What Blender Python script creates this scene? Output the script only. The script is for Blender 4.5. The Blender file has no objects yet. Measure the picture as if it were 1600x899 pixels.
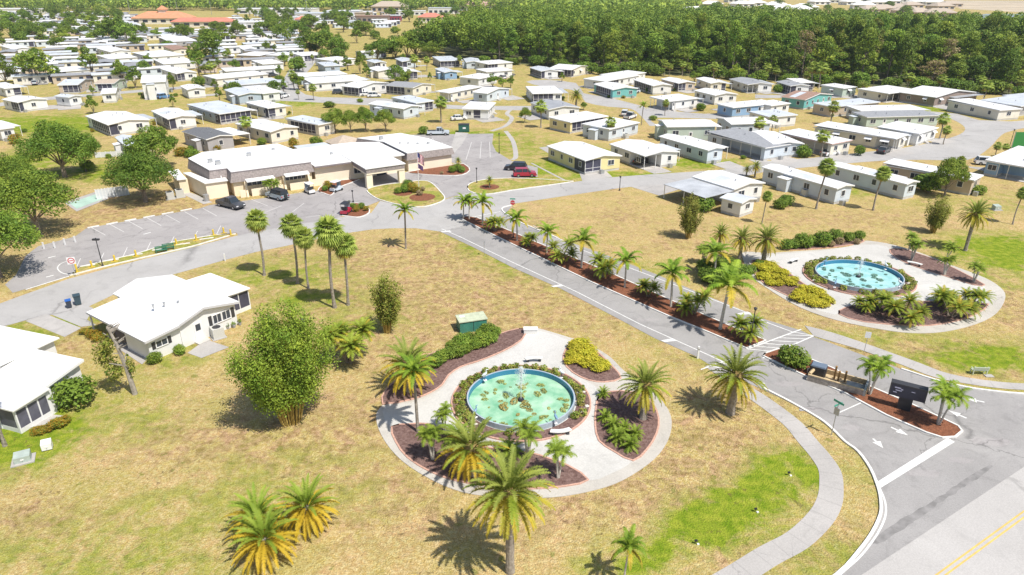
import bpy, math, random
import numpy as np
from mathutils import Vector, Matrix
R = math.radians
scene = bpy.context.scene
# ------------------------------------------------------------------ camera
CAMH = 36.0; PITCH = R(24.2); FPX = 1067.0
cam_data = bpy.data.cameras.new("camera"); cam = bpy.data.objects.new("camera", cam_data)
scene.collection.objects.link(cam); scene.camera = cam
cam.location = (0, 0, CAMH); cam.rotation_euler = (R(90) - PITCH, 0, 0)
cam_data.sensor_width = 36; cam_data.lens = FPX / 1600 * 36
cam_data.clip_start = 0.5; cam_data.clip_end = 8000
# ------------------------------------------------------------------ light
SUN_EL = R(59); SUN_AZ = math.atan2(0.74, -0.67)      # azimuth from +Y towards +X
world = bpy.data.worlds.new("World"); scene.world = world; world.use_nodes = True
wn = world.node_tree; bg = wn.nodes["Background"]
sky = wn.nodes.new("ShaderNodeTexSky"); sky.sky_type = 'NISHITA'; sky.sun_disc = False
sky.sun_elevation = SUN_EL; sky.sun_rotation = SUN_AZ; sky.dust_density = 1.5
wn.links.new(sky.outputs[0], bg.inputs[0]); bg.inputs[1].default_value = 0.105
sd = bpy.data.lights.new("sun", 'SUN'); sd.energy = 4.9; sd.angle = R(0.5); sd.color = (1.0, 0.95, 0.87)
sun = bpy.data.objects.new("sun", sd); scene.collection.objects.link(sun)
sv = Vector((math.sin(SUN_AZ) * math.cos(SUN_EL), math.cos(SUN_AZ) * math.cos(SUN_EL), math.sin(SUN_EL)))
sun.rotation_euler = sv.to_track_quat('Z', 'Y').to_euler(); sun.location = (60, -40, 120)
vs = scene.view_settings; vs.view_transform = 'Standard'; vs.look = 'None'; vs.gamma = 1
vs.exposure = 0.27
scene.render.engine = 'CYCLES'
scene.cycles.max_bounces = 6; scene.cycles.transparent_max_bounces = 8
scene.cycles.sample_clamp_indirect = 6
COL = scene.collection
# ------------------------------------------------------------------ maths
def G(px, py, z=0.0):
    x = (px - 800) / FPX; y = -(py - 449.5) / FPX
    d = (x, math.cos(PITCH) + y * math.sin(PITCH), -math.sin(PITCH) + y * math.cos(PITCH))
    t = (z - CAMH) / d[2]
    return Vector((d[0] * t, d[1] * t, z))
def height_of(px, pyb, pyt):            # height of a vertical thing from base and top rows
    b = G(px, pyb); y = -(pyt - 449.5) / FPX
    dy = math.cos(PITCH) + y * math.sin(PITCH); dz = -math.sin(PITCH) + y * math.cos(PITCH)
    return CAMH + dz / dy * b.y
def PP(pts, z=0.0): return [G(a, b, z).to_2d() for a, b in pts]
def smooth(pts, n=4, closed=False):
    P = [Vector(p) for p in pts]; out = []; L = len(P)
    rng = range(L) if closed else range(L - 1)
    for i in rng:
        p1, p2 = P[i], P[(i + 1) % L]
        p0 = P[i - 1] if (closed or i > 0) else p1 * 2 - p2
        p3 = P[(i + 2) % L] if (closed or i + 2 < L) else p2 * 2 - p1
        for k in range(n):
            t = k / n
            out.append(0.5 * ((2 * p1) + (p2 - p0) * t + (2 * p0 - 5 * p1 + 4 * p2 - p3) * t * t + (3 * p1 - p0 - 3 * p2 + p3) * t ** 3))
    if not closed: out.append(P[-1])
    return out
# ------------------------------------------------------------------ materials
MATS = {}
def mat(name, col, rough=0.7, var=0.0, scale=1.0, bump=0.0, metal=0.0, col2=None, rnd=0.0, trans=0.0, detail=4, emit=None, bscale=None, spec=0.5):
    if name in MATS: return MATS[name]
    m = bpy.data.materials.new(name); m.use_nodes = True; MATS[name] = m
    nt = m.node_tree; N = nt.nodes; Lk = nt.links
    b = N["Principled BSDF"]; b.inputs["Roughness"].default_value = rough; b.inputs["Metallic"].default_value = metal
    b.inputs["Specular IOR Level"].default_value = spec
    b.inputs["Base Color"].default_value = (*col, 1)
    out = None
    if var > 0 or col2:
        tc = N.new("ShaderNodeTexCoord"); nz = N.new("ShaderNodeTexNoise")
        nz.inputs["Scale"].default_value = scale; nz.inputs["Detail"].default_value = detail
        Lk.new(tc.outputs["Object"], nz.inputs["Vector"])
        cr = N.new("ShaderNodeValToRGB"); cr.color_ramp.elements[0].position = 0.33; cr.color_ramp.elements[1].position = 0.68
        c2 = col2 if col2 else tuple(min(1, c * (1 + var)) for c in col)
        c1 = col if col2 else tuple(c * (1 - var) for c in col)
        cr.color_ramp.elements[0].color = (*c1, 1); cr.color_ramp.elements[1].color = (*c2, 1)
        Lk.new(nz.outputs["Fac"], cr.inputs[0]); out = cr.outputs[0]
        if bump > 0:
            bp = N.new("ShaderNodeBump"); bp.inputs["Strength"].default_value = bump; bp.inputs["Distance"].default_value = 0.1
            src = nz.outputs["Fac"]
            if bscale:
                n2 = N.new("ShaderNodeTexNoise"); n2.inputs["Scale"].default_value = bscale; Lk.new(tc.outputs["Object"], n2.inputs["Vector"]); src = n2.outputs["Fac"]
            Lk.new(src, bp.inputs["Height"]); Lk.new(bp.outputs[0], b.inputs["Normal"])
    if rnd > 0:
        oi = N.new("ShaderNodeObjectInfo"); hs = N.new("ShaderNodeHueSaturation")
        mr = N.new("ShaderNodeMapRange"); mr.inputs[3].default_value = 1 - rnd; mr.inputs[4].default_value = 1 + rnd
        mh = N.new("ShaderNodeMapRange"); mh.inputs[3].default_value = 0.5 - rnd * 0.06; mh.inputs[4].default_value = 0.5 + rnd * 0.06
        ml = N.new("ShaderNodeMath"); ml.operation = 'MULTIPLY'; ml.inputs[1].default_value = 7.31
        fr = N.new("ShaderNodeMath"); fr.operation = 'FRACT'
        Lk.new(oi.outputs["Random"], mr.inputs[0]); Lk.new(mr.outputs[0], hs.inputs["Value"])
        Lk.new(oi.outputs["Random"], ml.inputs[0]); Lk.new(ml.outputs[0], fr.inputs[0]); Lk.new(fr.outputs[0], mh.inputs[0]); Lk.new(mh.outputs[0], hs.inputs["Hue"])
        if out: Lk.new(out, hs.inputs["Color"])
        else: hs.inputs["Color"].default_value = (*col, 1)
        out = hs.outputs[0]
    if out: Lk.new(out, b.inputs["Base Color"])
    if trans > 0:
        tr = N.new("ShaderNodeBsdfTranslucent"); mx = N.new("ShaderNodeMixShader"); mx.inputs[0].default_value = trans
        if out: Lk.new(out, tr.inputs[0])
        else: tr.inputs[0].default_value = (*col, 1)
        Lk.new(b.outputs[0], mx.inputs[1]); Lk.new(tr.outputs[0], mx.inputs[2]); Lk.new(mx.outputs[0], N["Material Output"].inputs[0])
    if emit: b.inputs["Emission Color"].default_value = (*emit, 1); b.inputs["Emission Strength"].default_value = 1
    return m
def ribbed(name, col, rough=0.45, freq=3.2, depth=0.25, axis='X', dirt=0.12):
    m = mat(name, col, rough, var=dirt, scale=0.35, detail=8)
    nt = m.node_tree; N = nt.nodes; Lk = nt.links
    tc = N.new("ShaderNodeTexCoord"); w = N.new("ShaderNodeTexWave"); w.bands_direction = axis; w.inputs["Scale"].default_value = freq
    Lk.new(tc.outputs["Object"], w.inputs["Vector"]); bp = N.new("ShaderNodeBump"); bp.inputs["Strength"].default_value = depth; bp.inputs["Distance"].default_value = 0.04
    Lk.new(w.outputs["Fac"], bp.inputs["Height"]); Lk.new(bp.outputs[0], N["Principled BSDF"].inputs["Normal"])
    return m
# ------------------------------------------------------------------ mesh helper
class MB:
    def __init__(s): s.v = []; s.f = []; s.m = []; s.mats = []
    def mi(s, m):
        if m not in s.mats: s.mats.append(m)
        return s.mats.index(m)
    def add(s, vs, fs, m=None):
        o = len(s.v); s.v += [tuple(v) for v in vs]; k = s.mi(m) if m else 0
        s.f += [tuple(i + o for i in f) for f in fs]; s.m += [k] * len(fs)
        return s
    def box(s, x0, y0, z0, x1, y1, z1, m=None):
        return s.add([(x0, y0, z0), (x1, y0, z0), (x1, y1, z0), (x0, y1, z0), (x0, y0, z1), (x1, y0, z1), (x1, y1, z1), (x0, y1, z1)],
                     [(0, 3, 2, 1), (4, 5, 6, 7), (0, 1, 5, 4), (1, 2, 6, 5), (2, 3, 7, 6), (3, 0, 4, 7)], m)
    def prism(s, pts, z0, z1, m=None, top=True, taper=None):
        n = len(pts)
        a = sum(pts[i][0] * pts[(i + 1) % n][1] - pts[(i + 1) % n][0] * pts[i][1] for i in range(n))
        if a < 0: pts = pts[::-1]
        t2 = pts if taper is None else [(p[0] * taper, p[1] * taper) for p in pts]
        vs = [(p[0], p[1], z0) for p in pts] + [(p[0], p[1], z1) for p in t2]
        fs = [(i, (i + 1) % n, n + (i + 1) % n, n + i) for i in range(n)]
        if top: fs.append(tuple(range(n, 2 * n)))
        fs.append(tuple(range(n - 1, -1, -1)))
        return s.add(vs, fs, m)
    def tube(s, pts, rs, n=6, m=None, cap=True):
        P = [Vector(p) for p in pts]; rings = []
        if not hasattr(rs, '__len__'): rs = [rs] * len(P)
        for i, p in enumerate(P):
            d = (P[min(i + 1, len(P) - 1)] - P[max(i - 1, 0)]).normalized()
            a = d.orthogonal().normalized() if i == 0 else (u - d * u.dot(d)).normalized()
            u = a; b = d.cross(a)
            rings.append([p + (a * math.cos(2 * math.pi * k / n) + b * math.sin(2 * math.pi * k / n)) * rs[i] for k in range(n)])
        vs = [v for r in rings for v in r]
        fs = [(i * n + k, i * n + (k + 1) % n, (i + 1) * n + (k + 1) % n, (i + 1) * n + k) for i in range(len(P) - 1) for k in range(n)]
        if cap: fs += [tuple(range(n - 1, -1, -1)), tuple((len(P) - 1) * n + k for k in range(n))]
        return s.add(vs, fs, m)
    def cyl(s, x, y, z0, z1, r, n=12, m=None, r2=None):
        r2 = r if r2 is None else r2
        vs = [(x + r * math.cos(2 * math.pi * k / n), y + r * math.sin(2 * math.pi * k / n), z0) for k in range(n)] + \
             [(x + r2 * math.cos(2 * math.pi * k / n), y + r2 * math.sin(2 * math.pi * k / n), z1) for k in range(n)]
        return s.add(vs, [(k, (k + 1) % n, n + (k + 1) % n, n + k) for k in range(n)] + [tuple(range(n - 1, -1, -1)), tuple(range(n, 2 * n))], m)
    def blob(s, c, r, n=8, m=None, rough=0.15, seed=0, sq=(1, 1, 1)):
        rd = random.Random(seed); vs = []; fs = []; rings = n // 2 + 1
        for i in range(rings + 1):
            th = math.pi * i / rings
            for k in range(n):
                ph = 2 * math.pi * k / n; q = r * (1 + rd.uniform(-rough, rough))
                vs.append((c[0] + q * sq[0] * math.sin(th) * math.cos(ph), c[1] + q * sq[1] * math.sin(th) * math.sin(ph), c[2] + q * sq[2] * math.cos(th)))
        for i in range(rings):
            for k in range(n): fs.append((i * n + k, (i + 1) * n + k, (i + 1) * n + (k + 1) % n, i * n + (k + 1) % n))
        return s.add(vs, fs, m)
    def build(s, name, m=None, parent=None, smooth_=False):
        me = bpy.data.meshes.new(name); me.from_pydata(s.v, [], s.f)
        ms = s.mats if s.mats else [m]
        for q in ms: me.materials.append(q)
        if len(s.mats) > 1: me.polygons.foreach_set("material_index", s.m)
        if smooth_: me.polygons.foreach_set("use_smooth", [True] * len(s.f))
        me.update(); o = bpy.data.objects.new(name, me); COL.objects.link(o)
        if parent: o.parent = parent
        return o
def tag(o, label=None, cat=None, group=None, kind=None):
    if label: o['label'] = label
    if cat: o['category'] = cat
    if group: o['group'] = group
    if kind: o['kind'] = kind
    return o
def thing(name, label, cat, loc=(0, 0, 0), rz=0.0, group=None, sc=None):
    o = bpy.data.objects.new(name, None); COL.objects.link(o); o.empty_display_size = 0.3
    o.location = loc; o.rotation_euler = (0, 0, rz)
    if sc: o.scale = sc
    return tag(o, label, cat, group)
def copy_tree(o, parent=None):
    c = o.copy(); COL.objects.link(c)
    if parent: c.parent = parent
    for ch in list(o.children): copy_tree(ch, c)
    return c
# ------------------------------------------------------------------ setting sheets
from mathutils.geometry import tessellate_polygon
_lay = [0]
def sheet(name, pts, z, m, kind='structure', thick=0.0):
    P = [Vector((p[0], p[1], 0)) for p in pts]
    a = sum(P[i].x * P[(i + 1) % len(P)].y - P[(i + 1) % len(P)].x * P[i].y for i in range(len(P)))
    if a < 0: P = P[::-1]
    tri = tessellate_polygon([P]); vs = [(p.x, p.y, z) for p in P]
    fs = []
    for t in tri:
        A, B, C = (P[i] for i in t)
        fs.append(t if (B - A).cross(C - A).z > 0 else t[::-1])
    if thick > 0:
        n = len(P); vs += [(p.x, p.y, z - thick) for p in P]
        fs += [(i, n + i, n + (i + 1) % n, (i + 1) % n) for i in range(n)]
    me = bpy.data.meshes.new(name); me.from_pydata(vs, [], fs); me.materials.append(m); me.update()
    o = bpy.data.objects.new(name, me); COL.objects.link(o)
    if kind: o['kind'] = kind
    return o
def offset_line(pts, w):
    P = [Vector(p).to_2d() for p in pts]; out = []
    for i, p in enumerate(P):
        d = (P[min(i + 1, len(P) - 1)] - P[max(i - 1, 0)]).normalized()
        out.append(p + Vector((-d.y, d.x)) * w)
    return out
def strip(name, pts, w, z, m, h=0.0, kind='structure'):
    a = offset_line(pts, w / 2); b = offset_line(pts, -w / 2); n = len(a)
    vs = [(p.x, p.y, z + h) for p in a] + [(p.x, p.y, z + h) for p in b]
    fs = [(i, n + i, n + i + 1, i + 1) for i in range(n - 1)]
    if h > 0:
        vs += [(p.x, p.y, z) for p in a] + [(p.x, p.y, z) for p in b]
        for i in range(n - 1):
            fs += [(i + 1, 2 * n + i + 1, 2 * n + i, i), (n + i, 3 * n + i, 3 * n + i + 1, n + i + 1)]
        fs += [(0, 2 * n, 3 * n, n), (n - 1, 2 * n - 1, 4 * n - 1, 3 * n - 1)]
    me = bpy.data.meshes.new(name); me.from_pydata(vs, [], fs); me.materials.append(m); me.update()
    o = bpy.data.objects.new(name, me); COL.objects.link(o)
    if kind: o['kind'] = kind
    return o
def grp(nt, f): pass
# ---- ground material
def ground_material():
    m = bpy.data.materials.new("dry_lawn"); m.use_nodes = True; nt = m.node_tree; N = nt.nodes; L = nt.links
    b = N["Principled BSDF"]; b.inputs["Roughness"].default_value = 0.95; b.inputs["Specular IOR Level"].default_value = 0.1
    tc = N.new("ShaderNodeTexCoord"); at = N.new("ShaderNodeAttribute"); at.attribute_name = "lawn"
    def noise(sc, det=3, dist=0.0, rough=0.5):
        n = N.new("ShaderNodeTexNoise"); n.inputs["Scale"].default_value = sc; n.inputs["Detail"].default_value = det
        n.inputs["Distortion"].default_value = dist; n.inputs["Roughness"].default_value = rough
        L.new(tc.outputs["Object"], n.inputs["Vector"]); return n.outputs["Fac"]
    def ramp(src, p0, p1, c0=(0, 0, 0), c1=(1, 1, 1)):
        r = N.new("ShaderNodeValToRGB"); r.color_ramp.elements[0].position = p0; r.color_ramp.elements[1].position = p1
        r.color_ramp.elements[0].color = (*c0, 1); r.color_ramp.elements[1].color = (*c1, 1); L.new(src, r.inputs[0]); return r.outputs[0]
    def mix(f, a, c, mode='MIX'):
        x = N.new("ShaderNodeMix"); x.data_type = 'RGBA'; x.blend_type = mode
        if isinstance(f, float): x.inputs[0].default_value = f
        else: L.new(f, x.inputs[0])
        for k, s in ((6, a), (7, c)):
            if isinstance(s, tuple): x.inputs[k].default_value = (*s, 1)
            else: L.new(s, x.inputs[k])
        return x.outputs[2]
    def math_(op, a, c):
        x = N.new("ShaderNodeMath"); x.operation = op; x.use_clamp = True
        for k, s in ((0, a), (1, c)):
            if isinstance(s, float): x.inputs[k].default_value = s
            else: L.new(s, x.inputs[k])
        return x.outputs[0]
    sep = N.new("ShaderNodeSeparateColor"); L.new(at.outputs["Color"], sep.inputs[0])
    straw = mix(ramp(noise(0.22, 5, 0.6), 0.36, 0.64), (0.475, 0.338, 0.130), (0.53, 0.335, 0.170))
    straw = mix(ramp(noise(3.3, 4), 0.42, 0.62), straw, (0.63, 0.49, 0.27))
    brown = mix(ramp(noise(2.0, 5, 0.3), 0.36, 0.62), (0.30, 0.175, 0.095), (0.52, 0.335, 0.215))
    green = mix(ramp(noise(1.3, 5), 0.35, 0.66), (0.140, 0.220, 0.012), (0.290, 0.330, 0.035))
    # brown amount, green amount broken up by noise
    bf = math_('MULTIPLY', math_('ADD', sep.outputs[1], math_('MULTIPLY', ramp(noise(0.13, 6, 0.4), 0.50, 0.64), 0.45)), ramp(noise(0.9, 6, 0.5, 0.65), 0.42, 0.58))
    bf = math_('MULTIPLY', bf, 1.7)
    c = mix(bf, straw, brown)
    g1 = ramp(noise(0.38, 7, 0.5, 0.72), 0.38, 0.62)
    gf = math_('ADD', math_('MULTIPLY', math_('MULTIPLY', sep.outputs[0], 1.5), math_('ADD', g1, 0.22)), math_('MULTIPLY', math_('SUBTRACT', sep.outputs[0], 0.62), 1.8))
    c = mix(gf, c, green)
    # scattered green weeds and dark clumps
    wd = ramp(noise(0.9, 4, 0.2), 0.655, 0.70)
    c = mix(math_('MULTIPLY', wd, 0.55), c, (0.145, 0.185, 0.022))
    dk = ramp(noise(1.7, 5, .3, .7), 0.57, 0.63); c = mix(math_('MULTIPLY', math_('MULTIPLY', dk, ramp(noise(0.15, 3), 0.45, 0.6)), 0.60), c, (0.12, 0.082, 0.040))
    fine = ramp(noise(11.0, 3, 0.0, 0.7), 0.32, 0.70, (0.58, 0.58, 0.55), (1.34, 1.34, 1.32)); c = mix(1.0, c, fine, 'MULTIPLY')
    L.new(c, b.inputs["Base Color"])
    bp = N.new("ShaderNodeBump"); bp.inputs["Strength"].default_value = 0.85; bp.inputs["Distance"].default_value = 0.2
    L.new(noise(7.0, 4), bp.inputs["Height"]); L.new(bp.outputs[0], b.inputs["Normal"])
    return m
def lerp_blob(X, Y, c, rx, ry, ang=0.0):
    dx = X - c[0]; dy = Y - c[1]; ca, sa = math.cos(ang), math.sin(ang)
    u = (dx * ca + dy * sa) / rx; v = (-dx * sa + dy * ca) / ry
    return np.clip(1.35 - np.sqrt(u * u + v * v), 0, 1)
# ================================================================== GROUND
xs = np.concatenate([[-4000, -2000, -1200, -800, -500, -350], np.arange(-260, 261, 2.0), [350, 500, 800, 1200, 2000, 4000]])
ys = np.concatenate([[-1500, -400, -120, -20, 10], np.arange(22, 362, 2.0), [380, 420, 480, 560, 700, 900, 1200, 1700, 2600, 5000]])
X, Y = np.meshgrid(xs, ys)
nx, ny = len(xs), len(ys)
gr = np.where(Y > 190, np.where(X < 20, 0.38, 0.30), 0.20); br = np.full(X.shape, 0.15)
def gpatch(px, py, rx, ry, amt, ang=0.0, which='g'):
    c = G(px, py); a = lerp_blob(X, Y, c, rx, ry, ang) * abs(amt)
    if which == 'g':
        globals()['gr'] = np.maximum(gr, a) if amt > 0 else gr - a
    else: globals()['br'] = np.maximum(br, a)
for p in [(1140, 800, 9, 3.2, 1.0, 0.55), (1235, 735, 3.6, 3.4, 1.0), (1010, 868, 5, 1.8, 0.95, 0.2), (1200, 800, 5, 3, .6), (950, 880, 5, 1.5, .6), (90, 640, 8, 8, 0.55), (30, 690, 7, 6, 0.95),
          (450, 760, 12, 8, 0.42), (330, 800, 16, 6, 0.45), (150, 880, 16, 6, 0.5), (200, 650, 10, 7, .45), (430, 700, 9, 6, .2), (250, 560, 8, 6, .5),
          (1600, 395, 14, 10, 1.0), (1560, 380, 16, 6, .7), (1570, 560, 12, 4, 0.9), (1400, 530, 14, 3, .5), (1300, 520, 10, 2.5, .4), (1560, 430, 9, 9, 0.5),
          (440, 430, 14, 10, 0.55), (550, 505, 12, 6, .45), (480, 470, 10, 5, .6), (760, 400, 18, 3, 0.6, -0.9), (1050, 540, 10, 2.6, 0.45, -0.9), (950, 470, 12, 3, .45, -.9), (880, 380, 14, 5, .35), (1000, 420, 14, 4, .5),
          (860, 260, 30, 8, 0.75, 0.9), (800, 230, 22, 18, 0.6), (960, 275, 20, 5, .8), (1090, 255, 16, 7, .8), (730, 210, 25, 8, 0.75), (60, 195, 40, 22, 0.85), (200, 160, 45, 22, 0.45), (150, 270, 16, 12, 0.7), (60, 250, 20, 18, .7),
          (130, 500, 8, 4, .6), (40, 520, 8, 5, .6), (450, 162, 20, 10, .7), (700, 140, 26, 14, .4), (1520, 320, 26, 7, .4), (1330, 300, 14, 4, .6), (1560, 305, 16, 4, .4), (1480, 170, 30, 9, .8), (1300, 215, 20, 12, .6), (1450, 140, 40, 8, .8),
          (560, 440, 8, 4, .4), (1350, 740, 3, 8, .35), (1290, 870, 8, 3, .5), (1350, 650, 3, 4, .3), (660, 300, 8, 5, .35), (300, 390, 25, 1.5, .6, .3), (1450, 605, 14, 1.2, .6)]: gpatch(*p)
for p in [(720, 470, 22, 16, 0.85), (640, 520, 12, 10, .5), (980, 740, 10, 6, 1.0), (1080, 680, 8, 5, .8), (900, 800, 8, 3, .6), (340, 690, 10, 4, .8), (60, 810, 8, 3, .6), (550, 650, 7, 5, .8), (500, 720, 9, 6, .5), (1420, 560, 24, 4, .9), (1570, 480, 8, 9, .7), (1350, 500, 12, 4, .6),
          (180, 330, 26, 9, 0.9), (260, 310, 14, 7, .9), (330, 480, 9, 8, .6), (90, 520, 10, 6, .5), (950, 350, 30, 10, .35), (1150, 620, 6, 4, .8), (1180, 480, 8, 7, .6), (1330, 340, 22, 6, .5), (1120, 470, 6, 5, .5), (640, 400, 20, 10, .7), (560, 790, 10, 6, .5)]: gpatch(*p, which='b')
gr = np.clip(np.where((Y < 95) & (gr < .7), gr * 1.05, gr), 0, 1); br = np.clip(br, 0, 1)
verts = np.stack([X.ravel(), Y.ravel(), np.zeros(X.size)], 1)
ii, jj = np.meshgrid(np.arange(nx - 1), np.arange(ny - 1)); a0 = (jj * nx + ii).ravel()
faces = np.stack([a0, a0 + 1, a0 + nx + 1, a0 + nx], 1)
me = bpy.data.meshes.new("ground"); me.from_pydata(verts.tolist(), [], faces.tolist())
ca = me.color_attributes.new("lawn", 'FLOAT_COLOR', 'POINT')
cc = np.stack([gr.ravel(), br.ravel(), np.zeros(X.size), np.ones(X.size)], 1).astype(np.float32)
ca.data.foreach_set("color", cc.ravel())
me.materials.append(ground_material()); me.update()
ground = bpy.data.objects.new("ground", me); COL.objects.link(ground); ground['kind'] = 'structure'

# ---- paving materials
def asphalt(name, c1, c2, crack=0.6, cs=0.16, stain=0.35, dark=None):
    m = bpy.data.materials.new(name); m.use_nodes = True; nt = m.node_tree; N = nt.nodes; L = nt.links
    b = N["Principled BSDF"]; b.inputs["Roughness"].default_value = 0.85; b.inputs["Specular IOR Level"].default_value = 0.25
    tc = N.new("ShaderNodeTexCoord")
    def noise(sc, det=4, dist=0, rough=.5):
        n = N.new("ShaderNodeTexNoise"); n.inputs["Scale"].default_value = sc; n.inputs["Detail"].default_value = det; n.inputs["Distortion"].default_value = dist; n.inputs["Roughness"].default_value = rough
        L.new(tc.outputs["Object"], n.inputs["Vector"]); return n
    def ramp(src, p0, p1, c0, c1):
        r = N.new("ShaderNodeValToRGB"); r.color_ramp.elements[0].position = p0; r.color_ramp.elements[1].position = p1
        r.color_ramp.elements[0].color = (*c0, 1); r.color_ramp.elements[1].color = (*c1, 1); L.new(src, r.inputs[0]); return r.outputs[0]
    def mul(a, c, f=1.0):
        x = N.new("ShaderNodeMix"); x.data_type = 'RGBA'; x.blend_type = 'MULTIPLY'; x.inputs[0].default_value = f
        L.new(a, x.inputs[6]); L.new(c, x.inputs[7]); return x.outputs[2]
    c = ramp(noise(0.12, 8, 0.6, .6).outputs["Fac"], 0.35, 0.66, c1, c2)
    c = mul(c, ramp(noise(0.45, 6, 1.2, .65).outputs["Fac"], 0.52, 0.70, (1, 1, 1), (1 - stain,) * 3))
    c = mul(c, ramp(noise(9, 3, 0, .7).outputs["Fac"], 0.3, 0.7, (0.88,) * 3, (1.1,) * 3))
    if crack:
        nz = noise(0.5, 5, 0, .6); vm = N.new("ShaderNodeVectorMath"); vm.operation = 'MULTIPLY_ADD'; vm.inputs[1].default_value = (2.6, 2.6, 0)
        L.new(nz.outputs["Color"], vm.inputs[0]); L.new(tc.outputs["Object"], vm.inputs[2])
        vo = N.new("ShaderNodeTexVoronoi"); vo.feature = 'DISTANCE_TO_EDGE'; vo.inputs["Scale"].default_value = cs; L.new(vm.outputs[0], vo.inputs["Vector"])
        ln = ramp(vo.outputs["Distance"], 0.0, 0.012, (1 - crack,) * 3, (1, 1, 1))
        msk = ramp(noise(0.09, 3).outputs["Fac"], 0.46, 0.56, (0, 0, 0), (1, 1, 1))
        x = N.new("ShaderNodeMix"); x.data_type = 'RGBA'; x.blend_type = 'MULTIPLY'; L.new(msk, x.inputs[0]); L.new(c, x.inputs[6]); L.new(ln, x.inputs[7]); c = x.outputs[2]
    L.new(c, b.inputs["Base Color"])
    bp = N.new("ShaderNodeBump"); bp.inputs["Strength"].default_value = 0.25; bp.inputs["Distance"].default_value = 0.02
    L.new(noise(25, 2).outputs["Fac"], bp.inputs["Height"]); L.new(bp.outputs[0], b.inputs["Normal"])
    return m
M_asph = asphalt("aged_asphalt", (0.275, 0.266, 0.260), (0.335, 0.324, 0.316), 0.4, 0.13, 0.18)
M_lot = asphalt("parking_asphalt", (0.300, 0.284, 0.280), (0.358, 0.340, 0.334), 0.4, 0.10, 0.22)
M_loop = asphalt("loop_asphalt", (0.355, 0.345, 0.335), (0.405, 0.395, 0.385), 0.35, 0.07, 0.12)
M_main = asphalt("main_road_paving", (0.40, 0.385, 0.37), (0.45, 0.435, 0.42), 0.25, 0.06, 0.08)
M_conc = asphalt("concrete", (0.36, 0.345, 0.33), (0.44, 0.42, 0.40), 0.3, 0.3, 0.15)
M_white = asphalt("pale_garden_paving", (0.455, 0.445, 0.42), (0.54, 0.53, 0.505), 0.0, 0.3, 0.12)
M_ring = asphalt("garden_edge_concrete", (0.42, 0.395, 0.355), (0.50, 0.475, 0.43), 0.3, 0.5, 0.12)
M_kerb = mat("kerb_white", (0.68, 0.67, 0.64), 0.8, var=0.12, scale=1.2)
M_paint = mat("road_paint_white", (0.66, 0.66, 0.64), 0.7, var=0.14, scale=2.5, detail=8)
M_line = mat("faded_line_paint", (0.52, 0.51, 0.50), 0.8, col2=(0.62, 0.61, 0.59), scale=1.5, detail=8)
M_yellow = mat("road_paint_yellow", (0.62, 0.42, 0.12), 0.7, var=0.15, scale=2.0)
M_mulch = mat("red_mulch", (0.145, 0.050, 0.022), 0.95, col2=(0.26, 0.100, 0.048), scale=5, bump=1.0, bscale=9, detail=8)
M_dmulch = mat("dark_mulch", (0.105, 0.055, 0.046), 0.95, col2=(0.220, 0.140, 0.122), scale=4, bump=1.0, bscale=9, detail=8)
M_edge = mat("brick_edging", (0.50, 0.30, 0.23), 0.85, var=0.2, scale=6)
M_sand = mat("bare_sand", (0.46, 0.38, 0.27), 0.95, var=0.15, scale=0.02)

# ---- main road (straight band)
ya, yb = G(1470, 899), G(1600, 804); md = (yb - ya).to_2d().normalized(); mn = Vector((-md.y, md.x))
pe = G(1375, 851).to_2d(); off = (pe - ya.to_2d()).dot(mn)
def mp(t, o): p = ya.to_2d() + md * t + mn * o; return (p.x, p.y)
sheet("main_road", [mp(-400, off), mp(900, off), mp(900, -14), mp(-400, -14)], 0.020, M_main)
for o in (-0.16, 0.16):
    sheet("road_marking", [mp(-400, o - 0.06), mp(900, o - 0.06), mp(900, o + 0.06), mp(-400, o + 0.06)], 0.026, M_yellow)
# ---- loop road
low = [(-140, 552), (0, 512), (40, 501), (137, 480), (200, 450), (250, 435), (350, 407), (400, 394), (450, 384), (525, 367), (580, 359), (612, 357), (650, 357), (687, 362)]
up = [(-140, 508), (0, 474.5), (37, 461), (107, 436), (225, 405), (300, 387), (370, 368.5), (400, 362), (470, 350), (530, 340), (580, 333)]
z = 0.012
sheet("loop_road", PP(low) + PP([(700, 362), (740, 350), (790, 335), (800, 319), (800, 297), (772, 303), (750, 304), (735, 300), (695, 312), (684, 319), (660, 325), (631, 323), (594, 314)]) + PP(up)[::-1], z, M_loop)
# cross road to the right
cu = [(800, 297), (887, 286), (960, 277), (1075, 269), (1155, 263), (1200, 252), (1270, 247), (1350, 238), (1400, 233), (1450, 224), (1493, 213), (1508, 203), (1500, 193), (1480, 185), (1440, 181)]
cl = [(800, 319), (900, 304), (987, 292), (1050, 288), (1100, 280), (1160, 276), (1200, 268), (1290, 259), (1370, 252), (1440, 250), (1512, 250), (1545, 232), (1562, 214), (1580, 205), (1640, 196), (1900, 175)]
cl2 = [(1900, 160), (1640, 186), (1580, 190), (1530, 188), (1495, 178), (1450, 174)]
sheet("cross_road", PP(smooth(cl, 3)) + PP(cl2) + PP(smooth(cu, 3))[::-1], z + 0.004, M_loop)
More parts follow.
